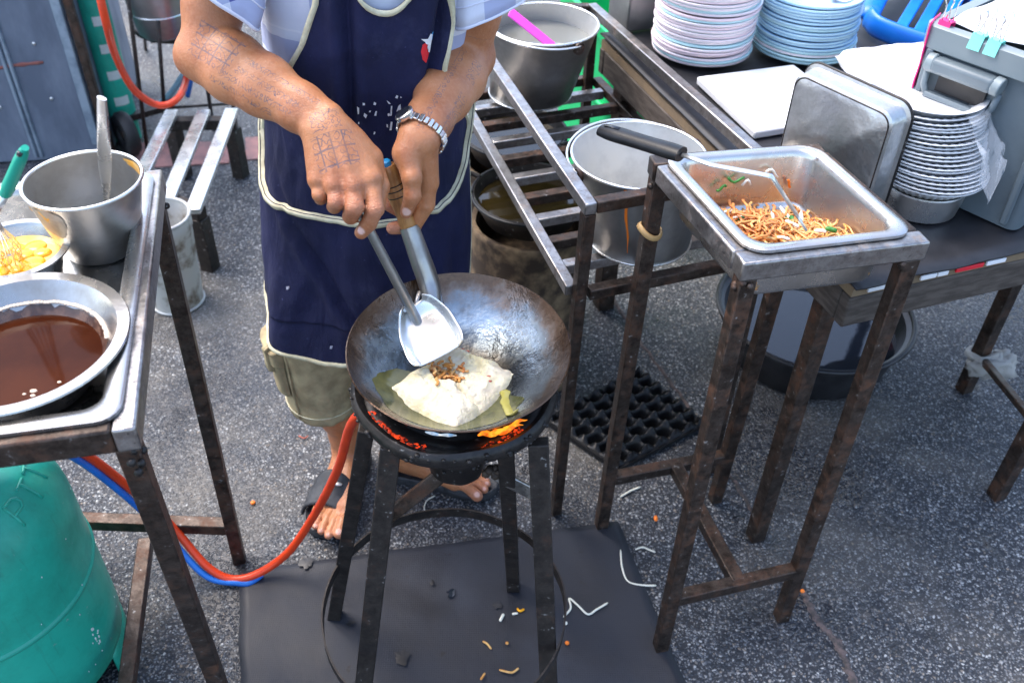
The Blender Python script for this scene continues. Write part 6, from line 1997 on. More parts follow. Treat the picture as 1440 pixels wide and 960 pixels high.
    loop = [(-1.0717, 2.3691, 0.7500), (-1.0680, 2.3532, 0.6200), (-1.1197, 2.4717, 0.4800), (-1.1268, 2.5373, 0.3600), (-1.1060, 2.5851, 0.2900), (-1.0692, 2.6042, 0.2700), (-1.0351, 2.6428, 0.2800), (-1.0732, 2.8336, 0.2500), (-1.0141, 2.7638, 0.4000), (-0.9789, 2.7169, 0.5500), (-0.9743, 2.7517, 0.6200)]
    tag(MB().tube(spline(loop, 8), 0.0105, 10).build('gas_hose', M['orange_hose'], sharp=180), 'orange hose hanging in a deep loop beside the metal cart', 'hose')
    loop = [(-1.3683, 2.9274, 0.0200), (-1.3249, 2.9839, 0.0300), (-1.2658, 2.9922, 0.0600), (-1.1794, 2.9423, 0.1400), (-1.0962, 2.8749, 0.2400), (-1.0356, 2.8005, 0.3000)]
    tag(MB().tube(spline(loop, 8), 0.011, 10).build('water_hose', M['grey_hose'], sharp=180), 'pale blue hose curving behind the orange looped hose', 'hose')
    loop = [(-1.1104, 2.9100, 0.1500), (-1.0653, 2.8556, 0.2400), (-1.0375, 2.8320, 0.3000), (-1.0092, 2.8113, 0.3800)]
    tag(MB().tube(spline(loop, 8), 0.008, 10).build('water_hose', M['blue_hose'], sharp=180), 'bright blue hose end beside the orange loop', 'hose')
    # wire stand with a pot on it
    t = thing('wire_stand', 'tall stand of thin black rods with hoops holding a cooking pot', 'stand', (-1.10, 3.05, 0))
    top = 0.62
    c = Vector((-1.09, 3.02, 0))
    feet = [(-1.2474, 2.8015, 0.0000), (-1.2067, 2.8825, 0.0000), (-1.0685, 2.9721, 0.0000), (-1.0385, 3.1363, -0.0000), (-1.5044, 3.6051, 0.0000)]
    hts = [(-1.1071, 2.6281, 0.6200), (-1.1095, 2.7989, 0.4500), (-0.9088, 2.5887, 0.6200), (-0.9593, 2.9102, 0.5000), (-1.1810, 2.9166, 0.6000)]
    for f, h in zip(feet, hts):
        MB().tube([Vector(f), Vector(h)], 0.0065, 7).build('rod', M['black_steel'], t, sharp=180)
    for z, r in ((0.46, 0.13), (0.36, 0.16)):
        ring = [Vector((c.x - 0.02 + r * math.cos(a), c.y + r * math.sin(a), z)) for a in [2 * math.pi * i / 30 for i in range(32)]]
        MB().tube(ring, 0.008, 7, False).build('hoop', M['black_steel'], t, sharp=180)
    MB().tube([(-1.1705, 2.8588, 0.3600), (-1.0598, 2.8662, 0.3600)], 0.006, 7).build('cross_rod', M['black_steel'], t, sharp=180)
    MB().tube([Vector((-1.1950, 2.9168, 0.1000)), Vector((-0.9931, 2.9603, 0.1000))], 0.005, 7).build('cross_rod', M['black_steel'], t, sharp=180)
    pc = (-1.1316, 2.8599, 0.3850, 0.0685)
    x, y = pc[0], pc[1] + 0.03
    t = thing('cooking_pot', 'dull aluminium cooking pot sitting on the black wire stand', 'pot', (x, y, 0.37))
    MB().lathe(wall_prof([(0, 0.375), (0.068, 0.375), (0.078, 0.385), (0.100, 0.52), (0.105, 0.522)], 0.002), 40, (x, y, 0)).build('pot_body', M['alu'], t, sharp=50)
    MB().tube([Vector((x + 0.089 * math.cos(a), y + 0.089 * math.sin(a), 0.452)) for a in [2 * math.pi * i / 36 for i in range(38)]], 0.003, 6, False).build('body_ring', M['alu_bright'], t, sharp=180)
    # slatted bench
    t = thing('slatted_bench', 'low bench of three bright aluminium slats on dark legs', 'bench', (-0.8757, 2.1124, 0.0000))
    z = 0.215
    for a, b in (((243,157), (203,236)), ((289,157), (244,262)), ((328,155), (279,297))):
        pass
    sl = [((-1.0789, 2.6706, 0.2150), (-1.0480, 2.2291, 0.2150)), ((-0.9807, 2.6764, 0.2150), (-0.9408, 2.1330, 0.2150)), ((-0.8976, 2.6908, 0.2150), (-0.8597, 2.1091, 0.2150))]
    for a, b in sl:
        MB().bar(a, b, 0.040, 0.016).build('slat', M['alu_bright'], t, bevel=0.002)
    for k in (0.06, 0.93):
        a = Vector(sl[0][0]).lerp(Vector(sl[0][1]), k); b = Vector(sl[2][0]).lerp(Vector(sl[2][1]), k)
        MB().bar((a.x, a.y, z - 0.026), (b.x, b.y, z - 0.026), 0.034, 0.034, ext=0.016).build('cross_bearer', M['black_steel'], t, bevel=0.002)
        for p, q in ((a, b), (b, a)):
            MB().bar((p.x, p.y, 0), (p.x, p.y, z - 0.0435), 0.040, 0.040, up=(0.3, 0.9, 0)).build('leg', M['black_steel'], t, bevel=0.002)
    # grimy bucket
    c = (-0.9105, 1.9985, 0.2750, 0.0819)
    x, y = c[0], c[1]
    t = thing('plastic_bucket', 'grimy white plastic bucket on the asphalt behind the work table leg', 'bucket', (x, y, 0))
    b = (-0.8752, 1.8349, 0.0000); 
    rt = c[3]
    MB().lathe(wall_prof([(0, 0.0), (rt * 0.80, 0.0), (rt * 0.82, 0.006), (rt * 0.97, 0.235), (rt, 0.24), (rt, 0.275)], 0.003), 48, (x, y, 0), wob=0.002).build('bucket_body', M['grime_white'], t, sharp=50)
    MB().tube([Vector((x + rt * math.cos(a), y + rt * math.sin(a), 0.275)) for a in [2 * math.pi * i / 44 for i in range(46)]], 0.0045, 7, False).build('rim', M['grime_in'], t, sharp=180)
    MB().tube([Vector((x + rt * 0.825 * math.cos(a), y + rt * 0.825 * math.sin(a), 0.006)) for a in [2 * math.pi * i / 44 for i in range(46)]], 0.004, 7, False).build('foot_ring', M['grime_in'], t, sharp=180)
far_left()

# ================================================================== FAR RIGHT: PLASTIC CHAIRS
def chairs():
    def chair(corner, away, mat, label):
        # tipped on its back, the top rail towards the viewer: corner is where its left post meets the top rail
        aw = Vector((away[0], away[1], 0)).normalized()
        R_ = Matrix(((aw.y, 0, -aw.x, 0), (-aw.x, 0, -aw.y, 0), (0, -1, 0, 0), (0, 0, 0, 1)))
        R_ = Matrix(((-aw.y, 0, -aw.x, 0), (aw.x, 0, -aw.y, 0), (0, -1, 0, 0), (0, 0, 0, 1)))
        c = Vector(corner) - R_ @ Vector((0.195, 0.29, 0.85))
        t = thing('plastic_chair', label, 'chair', c, 'plastic chairs behind the table')
        def pt(x, y, z): return Vector(c) + (R_ @ Vector((x, y, z)))
        for sx in (-1, 1):
            MB().tube([pt(sx * 0.20, -0.20, 0), pt(sx * 0.19, -0.18, 0.41)], [0.020, 0.026], 8).build('leg', M[mat], t)
            MB().tube([pt(sx * 0.21, 0.22, 0), pt(sx * 0.19, 0.19, 0.41)], [0.020, 0.026], 8).build('leg', M[mat], t)
        MB().grid(lambda u, v: tuple(pt((u - 0.5) * 0.43, (v - 0.5) * 0.42, 0.425 - 0.02 * math.sin(math.pi * u) * math.sin(math.pi * v))), 12, 12).build('seat', M[mat], t, solid=0.014)
        for sx in (-1, 1):
            MB().tube(spline([pt(sx * 0.200, 0.205, 0.42), pt(sx * 0.205, 0.235, 0.60), pt(sx * 0.195, 0.27, 0.82)], 5), 0.016, 10, True, flat=(1.5, 0.6)).build('back_post', M[mat], t, sharp=180)
        MB().tube(spline([pt(-0.195, 0.27, 0.82), pt(-0.15, 0.28, 0.85), pt(0, 0.29, 0.86), pt(0.15, 0.28, 0.85), pt(0.195, 0.27, 0.82)], 5), 0.017, 10, True, flat=(0.6, 1.5)).build('top_rail', M[mat], t, sharp=180)
        MB().tube(spline([pt(-0.2, 0.225, 0.52), pt(0, 0.24, 0.50), pt(0.2, 0.225, 0.52)], 6), 0.018, 10, True, flat=(0.8, 1.5)).build('lower_rail', M[mat], t, sharp=180)
        for x in (-0.12, -0.08, -0.04, 0.0, 0.04, 0.08, 0.12):
            MB().bar(pt(x, 0.238, 0.50), pt(x, 0.285, 0.84), 0.026, 0.010, up=R_.to_3x3() @ Vector((0, 1, 0))).build('slat', M[mat], t, bevel=0.003)
        for sx in (-1, 1):
            MB().tube(spline([pt(sx * 0.22, -0.19, 0.43), pt(sx * 0.235, -0.19, 0.62), pt(sx * 0.235, 0.0, 0.64), pt(sx * 0.215, 0.235, 0.63)], 5), 0.018, 9, True, flat=(1.3, 0.8)).build('armrest', M[mat], t, sharp=180)
    chair((0.7653, 2.0677, 0.7750), (0.50, 0.87), 'chair_blue', 'bright blue slatted plastic chair tipped on the table behind the white packets')
    chair((1.0146, 2.2108, 0.7750), (0.50, 0.87), 'chair_navy', 'navy blue plastic chair tipped behind the brighter blue one')
    chair((1.1491, 2.2029, 0.7750), (0.50, 0.87), 'red_plastic', 'red plastic chair tipped farthest right behind the grey crate')
chairs()

# ================================================================== THE COOK
ROWS = np.array([(0.40, -0.272, 1.355, 0.190, 0.115), (0.50, -0.268, 1.36, 0.188, 0.118), (0.60, -0.262, 1.375, 0.178, 0.122), (0.75, -0.256, 1.395, 0.166, 0.124), (0.85, -0.250, 1.40, 0.158, 0.120),
                 (0.95, -0.240, 1.39, 0.155, 0.116), (1.05, -0.228, 1.375, 0.157, 0.116), (1.20, -0.215, 1.37, 0.165, 0.115), (1.28, -0.215, 1.385, 0.160, 0.100), (1.325, -0.215, 1.39, 0.120, 0.080), (1.35, -0.215, 1.385, 0.062, 0.064)])
def trow(z):
    return [float(np.interp(z, ROWS[:, 0], ROWS[:, k])) for k in (1, 2, 3, 4)]
def torso(phi, z, off):
    cx, cy, hw, hd = trow(z)
    return Vector((cx + (hw + off) * math.sin(phi), cy - (hd + off) * math.cos(phi), z))

# joints
SH_R, EL_R, WR_R = Vector((-0.392, 1.388, 1.270)), Vector((-0.4378, 1.2533, 1.0421)), Vector((-0.2573, 1.1404, 0.9980))
SH_L, EL_L, WR_L = Vector((-0.042, 1.395, 1.275)), Vector((-0.0824, 1.3699, 0.9946)), Vector((-0.1370, 1.1798, 0.9582))
HIP_R, KN_R, AN_R = Vector((-0.335, 1.400, 0.76)), Vector((-0.372, 1.362, 0.42)), Vector((-0.348, 1.408, 0.085))
HIP_L, KN_L, AN_L = Vector((-0.175, 1.400, 0.76)), Vector((-0.165, 1.365, 0.42)), Vector((-0.214, 1.390, 0.085))
CAMP = Vector((0, 0, 1.6))

def body_prims():
    P_ = []
    def cap(a, b, ra, rb, k=0.012): P_.append(('c', Vector(a), Vector(b), ra, rb, k))
    def ell(c, r, k=0.02, R=None): P_.append(('e', Vector(c), Vector(r), R, 0, k))
    # trunk, neck, head
    ell((-0.255, 1.405, 0.80), (0.135, 0.092, 0.13), 0.03)
    ell((-0.243, 1.395, 0.95), (0.122, 0.084, 0.16), 0.04)
    ell((-0.217, 1.383, 1.16), (0.142, 0.088, 0.16), 0.04)
    cap((-0.345, 1.387, 1.275), (-0.09, 1.392, 1.275), 0.046, 0.046, 0.04)
    cap((-0.215, 1.375, 1.28), (-0.211, 1.335, 1.41), 0.056, 0.047, 0.03)
    # head, bent forward over the wok
    hc = Vector((-0.21, 1.285, 1.475))
    Rh = Matrix.Rotation(math.radians(28), 3, 'X')     # face towards -y and down
    def hp(x, y, z): return hc + Rh @ Vector((x, y, z))
    ell(hc + Rh @ Vector((0, 0.012, 0.025)), (0.070, 0.088, 0.082), 0.02, Rh)
    ell(hp(0, -0.022, -0.035), (0.054, 0.058, 0.068), 0.02, Rh)
    cap(hp(-0.012, -0.058, -0.088), hp(0.012, -0.058, -0.088), 0.020, 0.020, 0.02)
    cap(hp(-0.042, -0.052, 0.018), hp(0.042, -0.052, 0.018), 0.017, 0.017, 0.02)
    cap(hp(0, -0.083, 0.006), hp(0, -0.100, -0.032), 0.008, 0.0125, 0.008)
    cap(hp(-0.012, -0.090, -0.036), hp(0.012, -0.090, -0.036), 0.009, 0.009, 0.006)
    cap(hp(-0.038, -0.060, -0.018), hp(-0.030, -0.066, -0.030), 0.018, 0.015, 0.02)
    cap(hp(0.038, -0.060, -0.018), hp(0.030, -0.066, -0.030), 0.018, 0.015, 0.02)
    cap(hp(-0.018, -0.080, -0.060), hp(0.018, -0.080, -0.060), 0.0075, 0.0075, 0.006)
    cap(hp(-0.016, -0.078, -0.071), hp(0.016, -0.078, -0.071), 0.0080, 0.0080, 0.004)
    for s in (-1, 1):
        cap(hp(s * 0.070, 0.012, 0.020), hp(s * 0.068, 0.004, -0.022), 0.012, 0.008, 0.006)
        cap(hp(s * 0.076, 0.020, 0.018), hp(s * 0.073, 0.010, -0.010), 0.009, 0.008, 0.006)
    # arms
    def seg_limb(a, b, prof, k=0.02):
        for (t0, r0), (t1, r1) in zip(prof[:-1], prof[1:]):
            cap(a.lerp(b, t0), a.lerp(b, t1), r0, r1, k)
    seg_limb(SH_R, EL_R, [(0, 0.050), (0.35, 0.045), (0.75, 0.039), (1.0, 0.037)])
    seg_limb(SH_L, EL_L, [(0, 0.050), (0.35, 0.045), (0.75, 0.040), (1.0, 0.037)])
    for EL, WR, sg in ((EL_R, WR_R, 1), (EL_L, WR_L, -1)):
        ax = (WR - EL).normalized()
        vw = (CAMP - (EL + WR) / 2).normalized()
        s = ax.cross(vw).normalized()
        up = s if s.z > 0 else -s
        for o, prof in ((0.012, [(0.0, 0.030), (0.22, 0.035), (0.5, 0.031), (0.8, 0.0225), (1.0, 0.0205)]), (-0.012, [(-0.04, 0.030), (0.25, 0.034), (0.5, 0.029), (0.8, 0.0215), (1.0, 0.0200)])):
            for (t0, r0), (t1, r1) in zip(prof[:-1], prof[1:]):
                cap(EL.lerp(WR, t0) + up * o * (1 - 0.25 * t0), EL.lerp(WR, t1) + up * o * (1 - 0.25 * t1), r0, r1, 0.016)
        # wrist bone, elbow point, tendons
        cap(EL - ax * 0.012 - vw * 0.004 - up * 0.010, EL + ax * 0.02, 0.028, 0.03, 0.015)
        cap(EL.lerp(WR, 0.93) + vw * 0.010 - up * 0.012, EL.lerp(WR, 0.97) + vw * 0.011 - up * 0.012, 0.012, 0.012, 0.012)
        cap(EL.lerp(WR, 0.55) + vw * 0.022 - up * 0.006, EL.lerp(WR, 0.97) + vw * 0.0155 - up * 0.002, 0.0055, 0.0048, 0.010)
        cap(EL.lerp(WR, 0.35) + vw * 0.0285 + up * 0.010, EL.lerp(WR, 0.85) + vw * 0.0195 + up * 0.012, 0.0045, 0.0040, 0.010)
    # right hand: a fist over the spatula shaft, knuckles down
    W = WR_R
    mcp = [Vector((-0.1937, 1.0944, 0.9411)), Vector((-0.2163, 1.0787, 0.9400)), Vector((-0.2423, 1.0809, 0.9390)), Vector((-0.2665, 1.0938, 0.9381))]
    pip = [Vector((-0.1877, 1.0623, 0.9148)), Vector((-0.2123, 1.0533, 0.9230)), Vector((-0.2377, 1.0617, 0.9257)), Vector((-0.2631, 1.0771, 0.9252))]
    dip = [Vector((-0.1971, 1.0625, 0.8918)), Vector((-0.2215, 1.0640, 0.9013)), Vector((-0.2450, 1.0775, 0.9077)), Vector((-0.2653, 1.0916, 0.9106))]
    tip = [Vector((-0.2091, 1.0630, 0.8761)), Vector((-0.2269, 1.0869, 0.8898)), Vector((-0.2440, 1.0980, 0.9016)), Vector((-0.2616, 1.1064, 0.9060))]
    base = [W + (Vector((-0.2348, 1.1352, 0.9856)) - W) * 0.9, Vector((-0.2448, 1.1290, 0.9908)), Vector((-0.2570, 1.1281, 0.9899)), Vector((-0.2687, 1.1321, 0.9852))]
    for i in range(4):
        rr = (0.0122, 0.0124, 0.0114, 0.0100)[i]
        cap(base[i], mcp[i], 0.0190, 0.0138, 0.012)
        cap(base[i].lerp(mcp[i], 0.3) + Vector((0, 0.016, -0.004)), mcp[i] + Vector((0, 0.014, -0.004)), 0.018, 0.012, 0.014)
        cap(mcp[i] - (mcp[i] - CAMP).normalized() * 0.004, mcp[i], 0.0132, 0.0128, 0.004)      # knuckle
        cap(mcp[i], pip[i], rr, rr * 0.96, 0.004)
        cap(pip[i], dip[i], rr * 0.98, rr * 0.88, 0.003)
        cap(dip[i], tip[i], rr * 0.88, rr * 0.78, 0.003)
        # extensor tendon on the back of the hand
        cap(base[i] - (base[i] - CAMP).normalized() * 0.0150, mcp[i] - (mcp[i] - CAMP).normalized() * 0.0120, 0.0040, 0.0042, 0.008)
    th = [Vector((-0.2390, 1.1471, 0.9813)), Vector((-0.1996, 1.1368, 0.9492)), Vector((-0.1852, 1.1131, 0.9190)), Vector((-0.1889, 1.0900, 0.8947))]
    cap(th[0], th[1], 0.019, 0.016, 0.014); cap(th[1], th[2], 0.0140, 0.0120, 0.006); cap(th[2], th[3], 0.0115, 0.0095, 0.004)
    # left hand round the wooden grip, thumb on top
    W = WR_L
    tl = [Vector((-0.1530, 1.1632, 0.9424)), Vector((-0.1458, 1.1387, 0.9185)), Vector((-0.1449, 1.1280, 0.8952)), Vector((-0.1551, 1.1266, 0.8688))]
    cap(W.lerp(tl[0], 0.4), tl[0], 0.022, 0.020, 0.016)
    cap(tl[0], tl[1], 0.0190, 0.0145, 0.010); cap(tl[1], tl[2], 0.0130, 0.0120, 0.004); cap(tl[1], tl[1] - (tl[1] - CAMP).normalized() * 0.004, 0.0128, 0.0128, 0.004); cap(tl[2], tl[3], 0.0122, 0.0090, 0.004)
    mc = [Vector((-0.1255, 1.1695, 0.8938)), Vector((-0.1295, 1.1885, 0.8870)), Vector((-0.1350, 1.2032, 0.8852)), Vector((-0.1424, 1.2160, 0.8847))]
    for i in range(4):
        cap(W + (mc[i] - W) * 0.15 + Vector((0.004, 0.004 * i, 0)), mc[i], 0.020 - 0.001 * i, 0.0150 - 0.001 * i, 0.005)
    f = [[mc[0], Vector((-0.1294, 1.1632, 0.8594)), Vector((-0.1504, 1.1686, 0.8182)), Vector((-0.1814, 1.1616, 0.8180))],
         [mc[1], Vector((-0.1400, 1.1883, 0.8579)), Vector((-0.1672, 1.1912, 0.8267)), Vector((-0.1890, 1.1863, 0.8428))],
         [mc[2], Vector((-0.1499, 1.2059, 0.8614)), Vector((-0.1736, 1.2075, 0.8387)), Vector((-0.1928, 1.2004, 0.8586))],
         [mc[3], Vector((-0.1595, 1.2200, 0.8673)), Vector((-0.1782, 1.2193, 0.8549)), Vector((-0.1929, 1.2090, 0.8728))]]
    for i, q in enumerate(f):
        rr = (0.0120, 0.0120, 0.0112, 0.0100)[i]
        cap(q[0], q[1], rr * 1.05, rr, 0.005); cap(q[1], q[2], rr * 0.98, rr * 0.90, 0.003); cap(q[2], q[3], rr * 0.90, rr * 0.80, 0.003)
    # legs and feet
    for HIP, KN, AN in ((HIP_R, KN_R, AN_R), (HIP_L, KN_L, AN_L)):
        seg_limb(HIP, KN, [(0, 0.078), (0.4, 0.068), (0.85, 0.052), (1.0, 0.049)])
        seg_limb(KN, AN, [(0, 0.050), (0.3, 0.052), (0.65, 0.044), (0.9, 0.035), (1.0, 0.035)])
        cap(KN.lerp(AN, 0.18) + Vector((0, 0.016, 0)), KN.lerp(AN, 0.5) + Vector((0, 0.010, 0)), 0.036, 0.028, 0.02)
    def foot(AN, heel, ball_i, ball_o, toes, z):
        h = Vector(heel)
        cap(AN, h, 0.033, 0.026, 0.02)
        bi, bo = Vector(ball_i), Vector(ball_o)
        cap(AN + Vector((0, 0, -0.01)), bi, 0.030, 0.017, 0.02); cap(AN + Vector((0, 0, -0.02)), bo, 0.028, 0.015, 0.02)
        cap(h, bi, 0.024, 0.016, 0.016); cap(h, bo, 0.024, 0.014, 0.016); cap(bi, bo, 0.016, 0.014, 0.014)
        for i, tp in enumerate(toes):
            b = bi.lerp(bo, i / 4)
            r = (0.0125, 0.0092, 0.0086, 0.0080, 0.0076)[i]
            tpv = Vector(tp)
            m_ = b.lerp(tpv, 0.55) + Vector((0, 0, 0.005))
            cap(b, m_, r * 1.05, r * 0.9, 0.006); cap(m_, tpv, r * 0.88, r, 0.003)
    for s, sd_ in ((-1, 1), (1, 1)):
        pass
    cap(AN_R + Vector((0.022, 0.004, 0.004)), AN_R + Vector((-0.022, 0.008, -0.002)), 0.017, 0.016, 0.012)
    cap(AN_L + Vector((0.014, 0.014, 0.002)), AN_L + Vector((-0.014, -0.016, 0.002)), 0.017, 0.016, 0.012)
    toesR = [(-0.3438, 1.2016, 0.0400), (-0.3656, 1.1986, 0.0360), (-0.3822, 1.2097, 0.0350), (-0.3964, 1.2228, 0.0340), (-0.4081, 1.2381, 0.0330)]
    foot(AN_R, (-0.342, 1.435, 0.052), (-0.333, 1.262, 0.044), (-0.395, 1.285, 0.040), toesR, 0)
    toesL = [(-0.0655, 1.3093, 0.0400), (-0.0512, 1.3310, 0.0360), (-0.0457, 1.3489, 0.0340), (-0.0478, 1.3639, 0.0330), (-0.0561, 1.3760, 0.0330)]
    tb = Vector(toesL[0]); ts = Vector(toesL[4])
    foot(AN_L, (-0.256, 1.406, 0.052), (-0.114, 1.346, 0.044), (-0.090, 1.396, 0.040), toesL, 0)
    nails = [(tip[0] - (tip[0] - CAMP).normalized() * 0.010 + Vector((0, 0, 0.003)), 0.0062), (tl[3] - (tl[3] - CAMP).normalized() * 0.009 + (tl[2] - tl[3]).normalized() * 0.002, 0.0072)]
    for t_ in (toesR, toesL):
        for i, q in enumerate(t_):
            nails.append((Vector(q) + Vector((0, -0.004, 0.009 if i == 0 else 0.007)), 0.0072 if i == 0 else 0.0048))
    pinks = [Vector(f[0][3]), Vector(f[1][3]), Vector(f[2][3]), pip[0], pip[1], pip[2], mcp[1], mcp[2]] + [Vector(q) for q in toesR + toesL]
    return P_, nails, pinks, mcp

def surface_nets(vol, org, h):
    s = vol < 0
    nx, ny, nz = vol.shape
    c = s[:-1, :-1, :-1].astype(np.int8)
    for dx in (0, 1):
        for dy in (0, 1):
            for dz in (0, 1):
                if dx or dy or dz:
                    c += s[dx:nx - 1 + dx, dy:ny - 1 + dy, dz:nz - 1 + dz]
    act = (c > 0) & (c < 8)
    I = np.argwhere(act)
    idx = -np.ones(act.shape, np.int32)
    idx[act] = np.arange(len(I))
    corner = {}
    for dx in (0, 1):
        for dy in (0, 1):
            for dz in (0, 1):
                corner[(dx, dy, dz)] = vol[I[:, 0] + dx, I[:, 1] + dy, I[:, 2] + dz]
    acc = np.zeros((len(I), 3)); cnt = np.zeros(len(I))
    keys = list(corner)
    for i, a in enumerate(keys):
        for b in keys[i + 1:]:
            if sum(abs(a[k] - b[k]) for k in range(3)) != 1:
                continue
            va, vb = corner[a], corner[b]
            m = (va < 0) != (vb < 0)
            t = np.where(m, va / np.where(m, va - vb, 1), 0)
            for k in range(3):
                acc[:, k] += np.where(m, a[k] + t * (b[k] - a[k]), 0)
            cnt += m
    V = (I + acc / cnt[:, None]) * h + org
    F = []
    for ax in range(3):
        sl0 = [slice(None)] * 3; sl1 = [slice(None)] * 3
        sl0[ax] = slice(0, -1); sl1[ax] = slice(1, None)
        d = s[tuple(sl0)] != s[tuple(sl1)]
        b, c2 = [(1, 2), (2, 0), (0, 1)][ax]
        E = np.argwhere(d)
        E = E[(E[:, b] > 0) & (E[:, c2] > 0) & (E[:, b] < act.shape[b]) & (E[:, c2] < act.shape[c2])]
        neg = s[E[:, 0], E[:, 1], E[:, 2]]
        q = []
        for ob, oc in ((-1, -1), (0, -1), (0, 0), (-1, 0)):
            e = E.copy(); e[:, b] += ob; e[:, c2] += oc
            q.append(idx[e[:, 0], e[:, 1], e[:, 2]])
        q = np.stack(q, 1)
        q[~neg] = q[~neg][:, ::-1]
        F.append(q)
    F = np.concatenate(F)
    return V, F[(F >= 0).all(1)]

def person():
    root = thing('person', 'cook in navy apron, plaid shirt and khaki shorts, tattooed arms, holding wok and spatula', 'person', (-0.27, 1.39, 0.0))
    prims, nails, pinks, mcp = body_prims()
    h = 0.0025
    lo = np.array([1e9] * 3); hi = -lo
    for p in prims:
        if p[0] == 'c':
            r = max(p[3], p[4]); pts = [np.array(p[1]), np.array(p[2])]
        else:
            r = max(p[2]); pts = [np.array(p[1])]
        for q in pts:
            lo = np.minimum(lo, q - r - 0.02); hi = np.maximum(hi, q + r + 0.02)
    n = np.ceil((hi - lo) / h).astype(int) + 1
    vol = np.full(n, 0.05, np.float32)
    for p in prims:
        k = p[5]
        if p[0] == 'c':
            a, b = np.array(p[1]), np.array(p[2]); r = max(p[3], p[4])
            l2, h2 = np.minimum(a, b) - r - k - 0.006, np.maximum(a, b) + r + k + 0.006
        else:
            a = np.array(p[1]); r = max(p[2])
            l2, h2 = a - r - k - 0.006, a + r + k + 0.006
        i0 = np.maximum(np.floor((l2 - lo) / h).astype(int), 0); i1 = np.minimum(np.ceil((h2 - lo) / h).astype(int) + 1, n)
        X, Y, Z = np.meshgrid(*[(np.arange(i0[j], i1[j]) * h + lo[j]).astype(np.float32) for j in range(3)], indexing='ij', sparse=True)
        if p[0] == 'c':
            d = b - a; L2 = max(d.dot(d), 1e-9)
            t = np.clip(((X - a[0]) * d[0] + (Y - a[1]) * d[1] + (Z - a[2]) * d[2]) / L2, 0, 1)
            f = np.sqrt((X - a[0] - t * d[0]) ** 2 + (Y - a[1] - t * d[1]) ** 2 + (Z - a[2] - t * d[2]) ** 2) - (p[3] + (p[4] - p[3]) * t)
        else:
            x, y, z = X - a[0], Y - a[1], Z - a[2]
            if p[3] is not None:
                R = np.array(p[3].transposed())
                x, y, z = R[0, 0] * x + R[0, 1] * y + R[0, 2] * z, R[1, 0] * x + R[1, 1] * y + R[1, 2] * z, R[2, 0] * x + R[2, 1] * y + R[2, 2] * z
            rr = p[2]
            q = np.sqrt((x / rr[0]) ** 2 + (y / rr[1]) ** 2 + (z / rr[2]) ** 2)
            g = np.sqrt((x / rr[0] ** 2) ** 2 + (y / rr[1] ** 2) ** 2 + (z / rr[2] ** 2) ** 2) + 1e-6
            f = q * (q - 1) / g
        sub = vol[i0[0]:i1[0], i0[1]:i1[1], i0[2]:i1[2]]
        hh = np.maximum(k - np.abs(sub - f), 0) / k
        sub[...] = np.minimum(sub, f) - hh * hh * k * 0.25
    V, F = surface_nets(vol, lo, h)
    # drop faces' loose leftovers and store the mesh
    org = np.array(root.location)
    me = bpy.data.meshes.new('body')
    me.vertices.add(len(V)); me.vertices.foreach_set('co', (V - org).astype(np.float32).ravel())
    me.loops.add(len(F) * 4); me.loops.foreach_set('vertex_index', F.astype(np.int32).ravel())
    me.polygons.add(len(F)); me.polygons.foreach_set('loop_start', np.arange(0, len(F) * 4, 4, dtype=np.int32))
    me.polygons.foreach_set('loop_total', np.full(len(F), 4, np.int32))
    me.update(calc_edges=True)
    me.validate()
    me.shade_smooth()
    me.materials.append(M['skin'])
    Nn = np.zeros(len(V) * 3, np.float32); me.vertices.foreach_get('normal', Nn); Nn = Nn.reshape(-1, 3)
    ink = np.zeros((len(V), 3), np.float32)
    for zone, a, b in ((1, EL_R, WR_R), (2, WR_R, (mcp[1] + mcp[2]) / 2), (3, EL_L, WR_L)):
        a_, b_ = np.array(a), np.array(b)
        ax = b_ - a_; ln = np.linalg.norm(ax); ax /= ln
        vw = np.array((CAMP - (a + b) / 2).normalized())
        s = np.cross(ax, vw); s /= np.linalg.norm(s)
        if s[2] < 0 and zone != 2: s = -s
        f = np.cross(s, ax)
        if f.dot(vw) < 0: f = -f
        rel = V - a_
        u = rel @ ax; v = rel @ s; w = rel @ f
        m = (u > -0.02) & (u < ln + 0.01) & (np.abs(v) < 0.055) & (np.abs(w) < 0.055) & ((Nn @ f) > 0.05)
        ink[m, 0], ink[m, 1], ink[m, 2] = u[m], v[m], zone
    at = me.attributes.new('ink_uv', 'FLOAT_VECTOR', 'POINT'); at.data.foreach_set('vector', ink.ravel())
    nl = np.zeros(len(V), np.float32)
    for q, r in nails:
        d = np.linalg.norm(V - np.array(q), axis=1)
        nl = np.maximum(nl, np.clip((r - d) / 0.0015, 0, 1))
    at = me.attributes.new('nail', 'FLOAT', 'POINT'); at.data.foreach_set('value', nl)
    pk = np.zeros(len(V), np.float32)
    for q in pinks:
        d = np.linalg.norm(V - np.array(q), axis=1)
        pk = np.maximum(pk, 0.55 * np.exp(-(d / 0.012) ** 2))
    at = me.attributes.new('pinkness', 'FLOAT', 'POINT'); at.data.foreach_set('value', pk.astype(np.float32))
    body = bpy.data.objects.new('body', me); COL.objects.link(body); body.parent = root
    sm = body.modifiers.new('soften', 'SMOOTH'); sm.factor = 0.5; sm.iterations = 3

    # hair and eyes (above the picture's edge)
    hc = Vector((-0.21, 1.285, 1.475)); Rh = Matrix.Rotation(math.radians(28), 3, 'X')
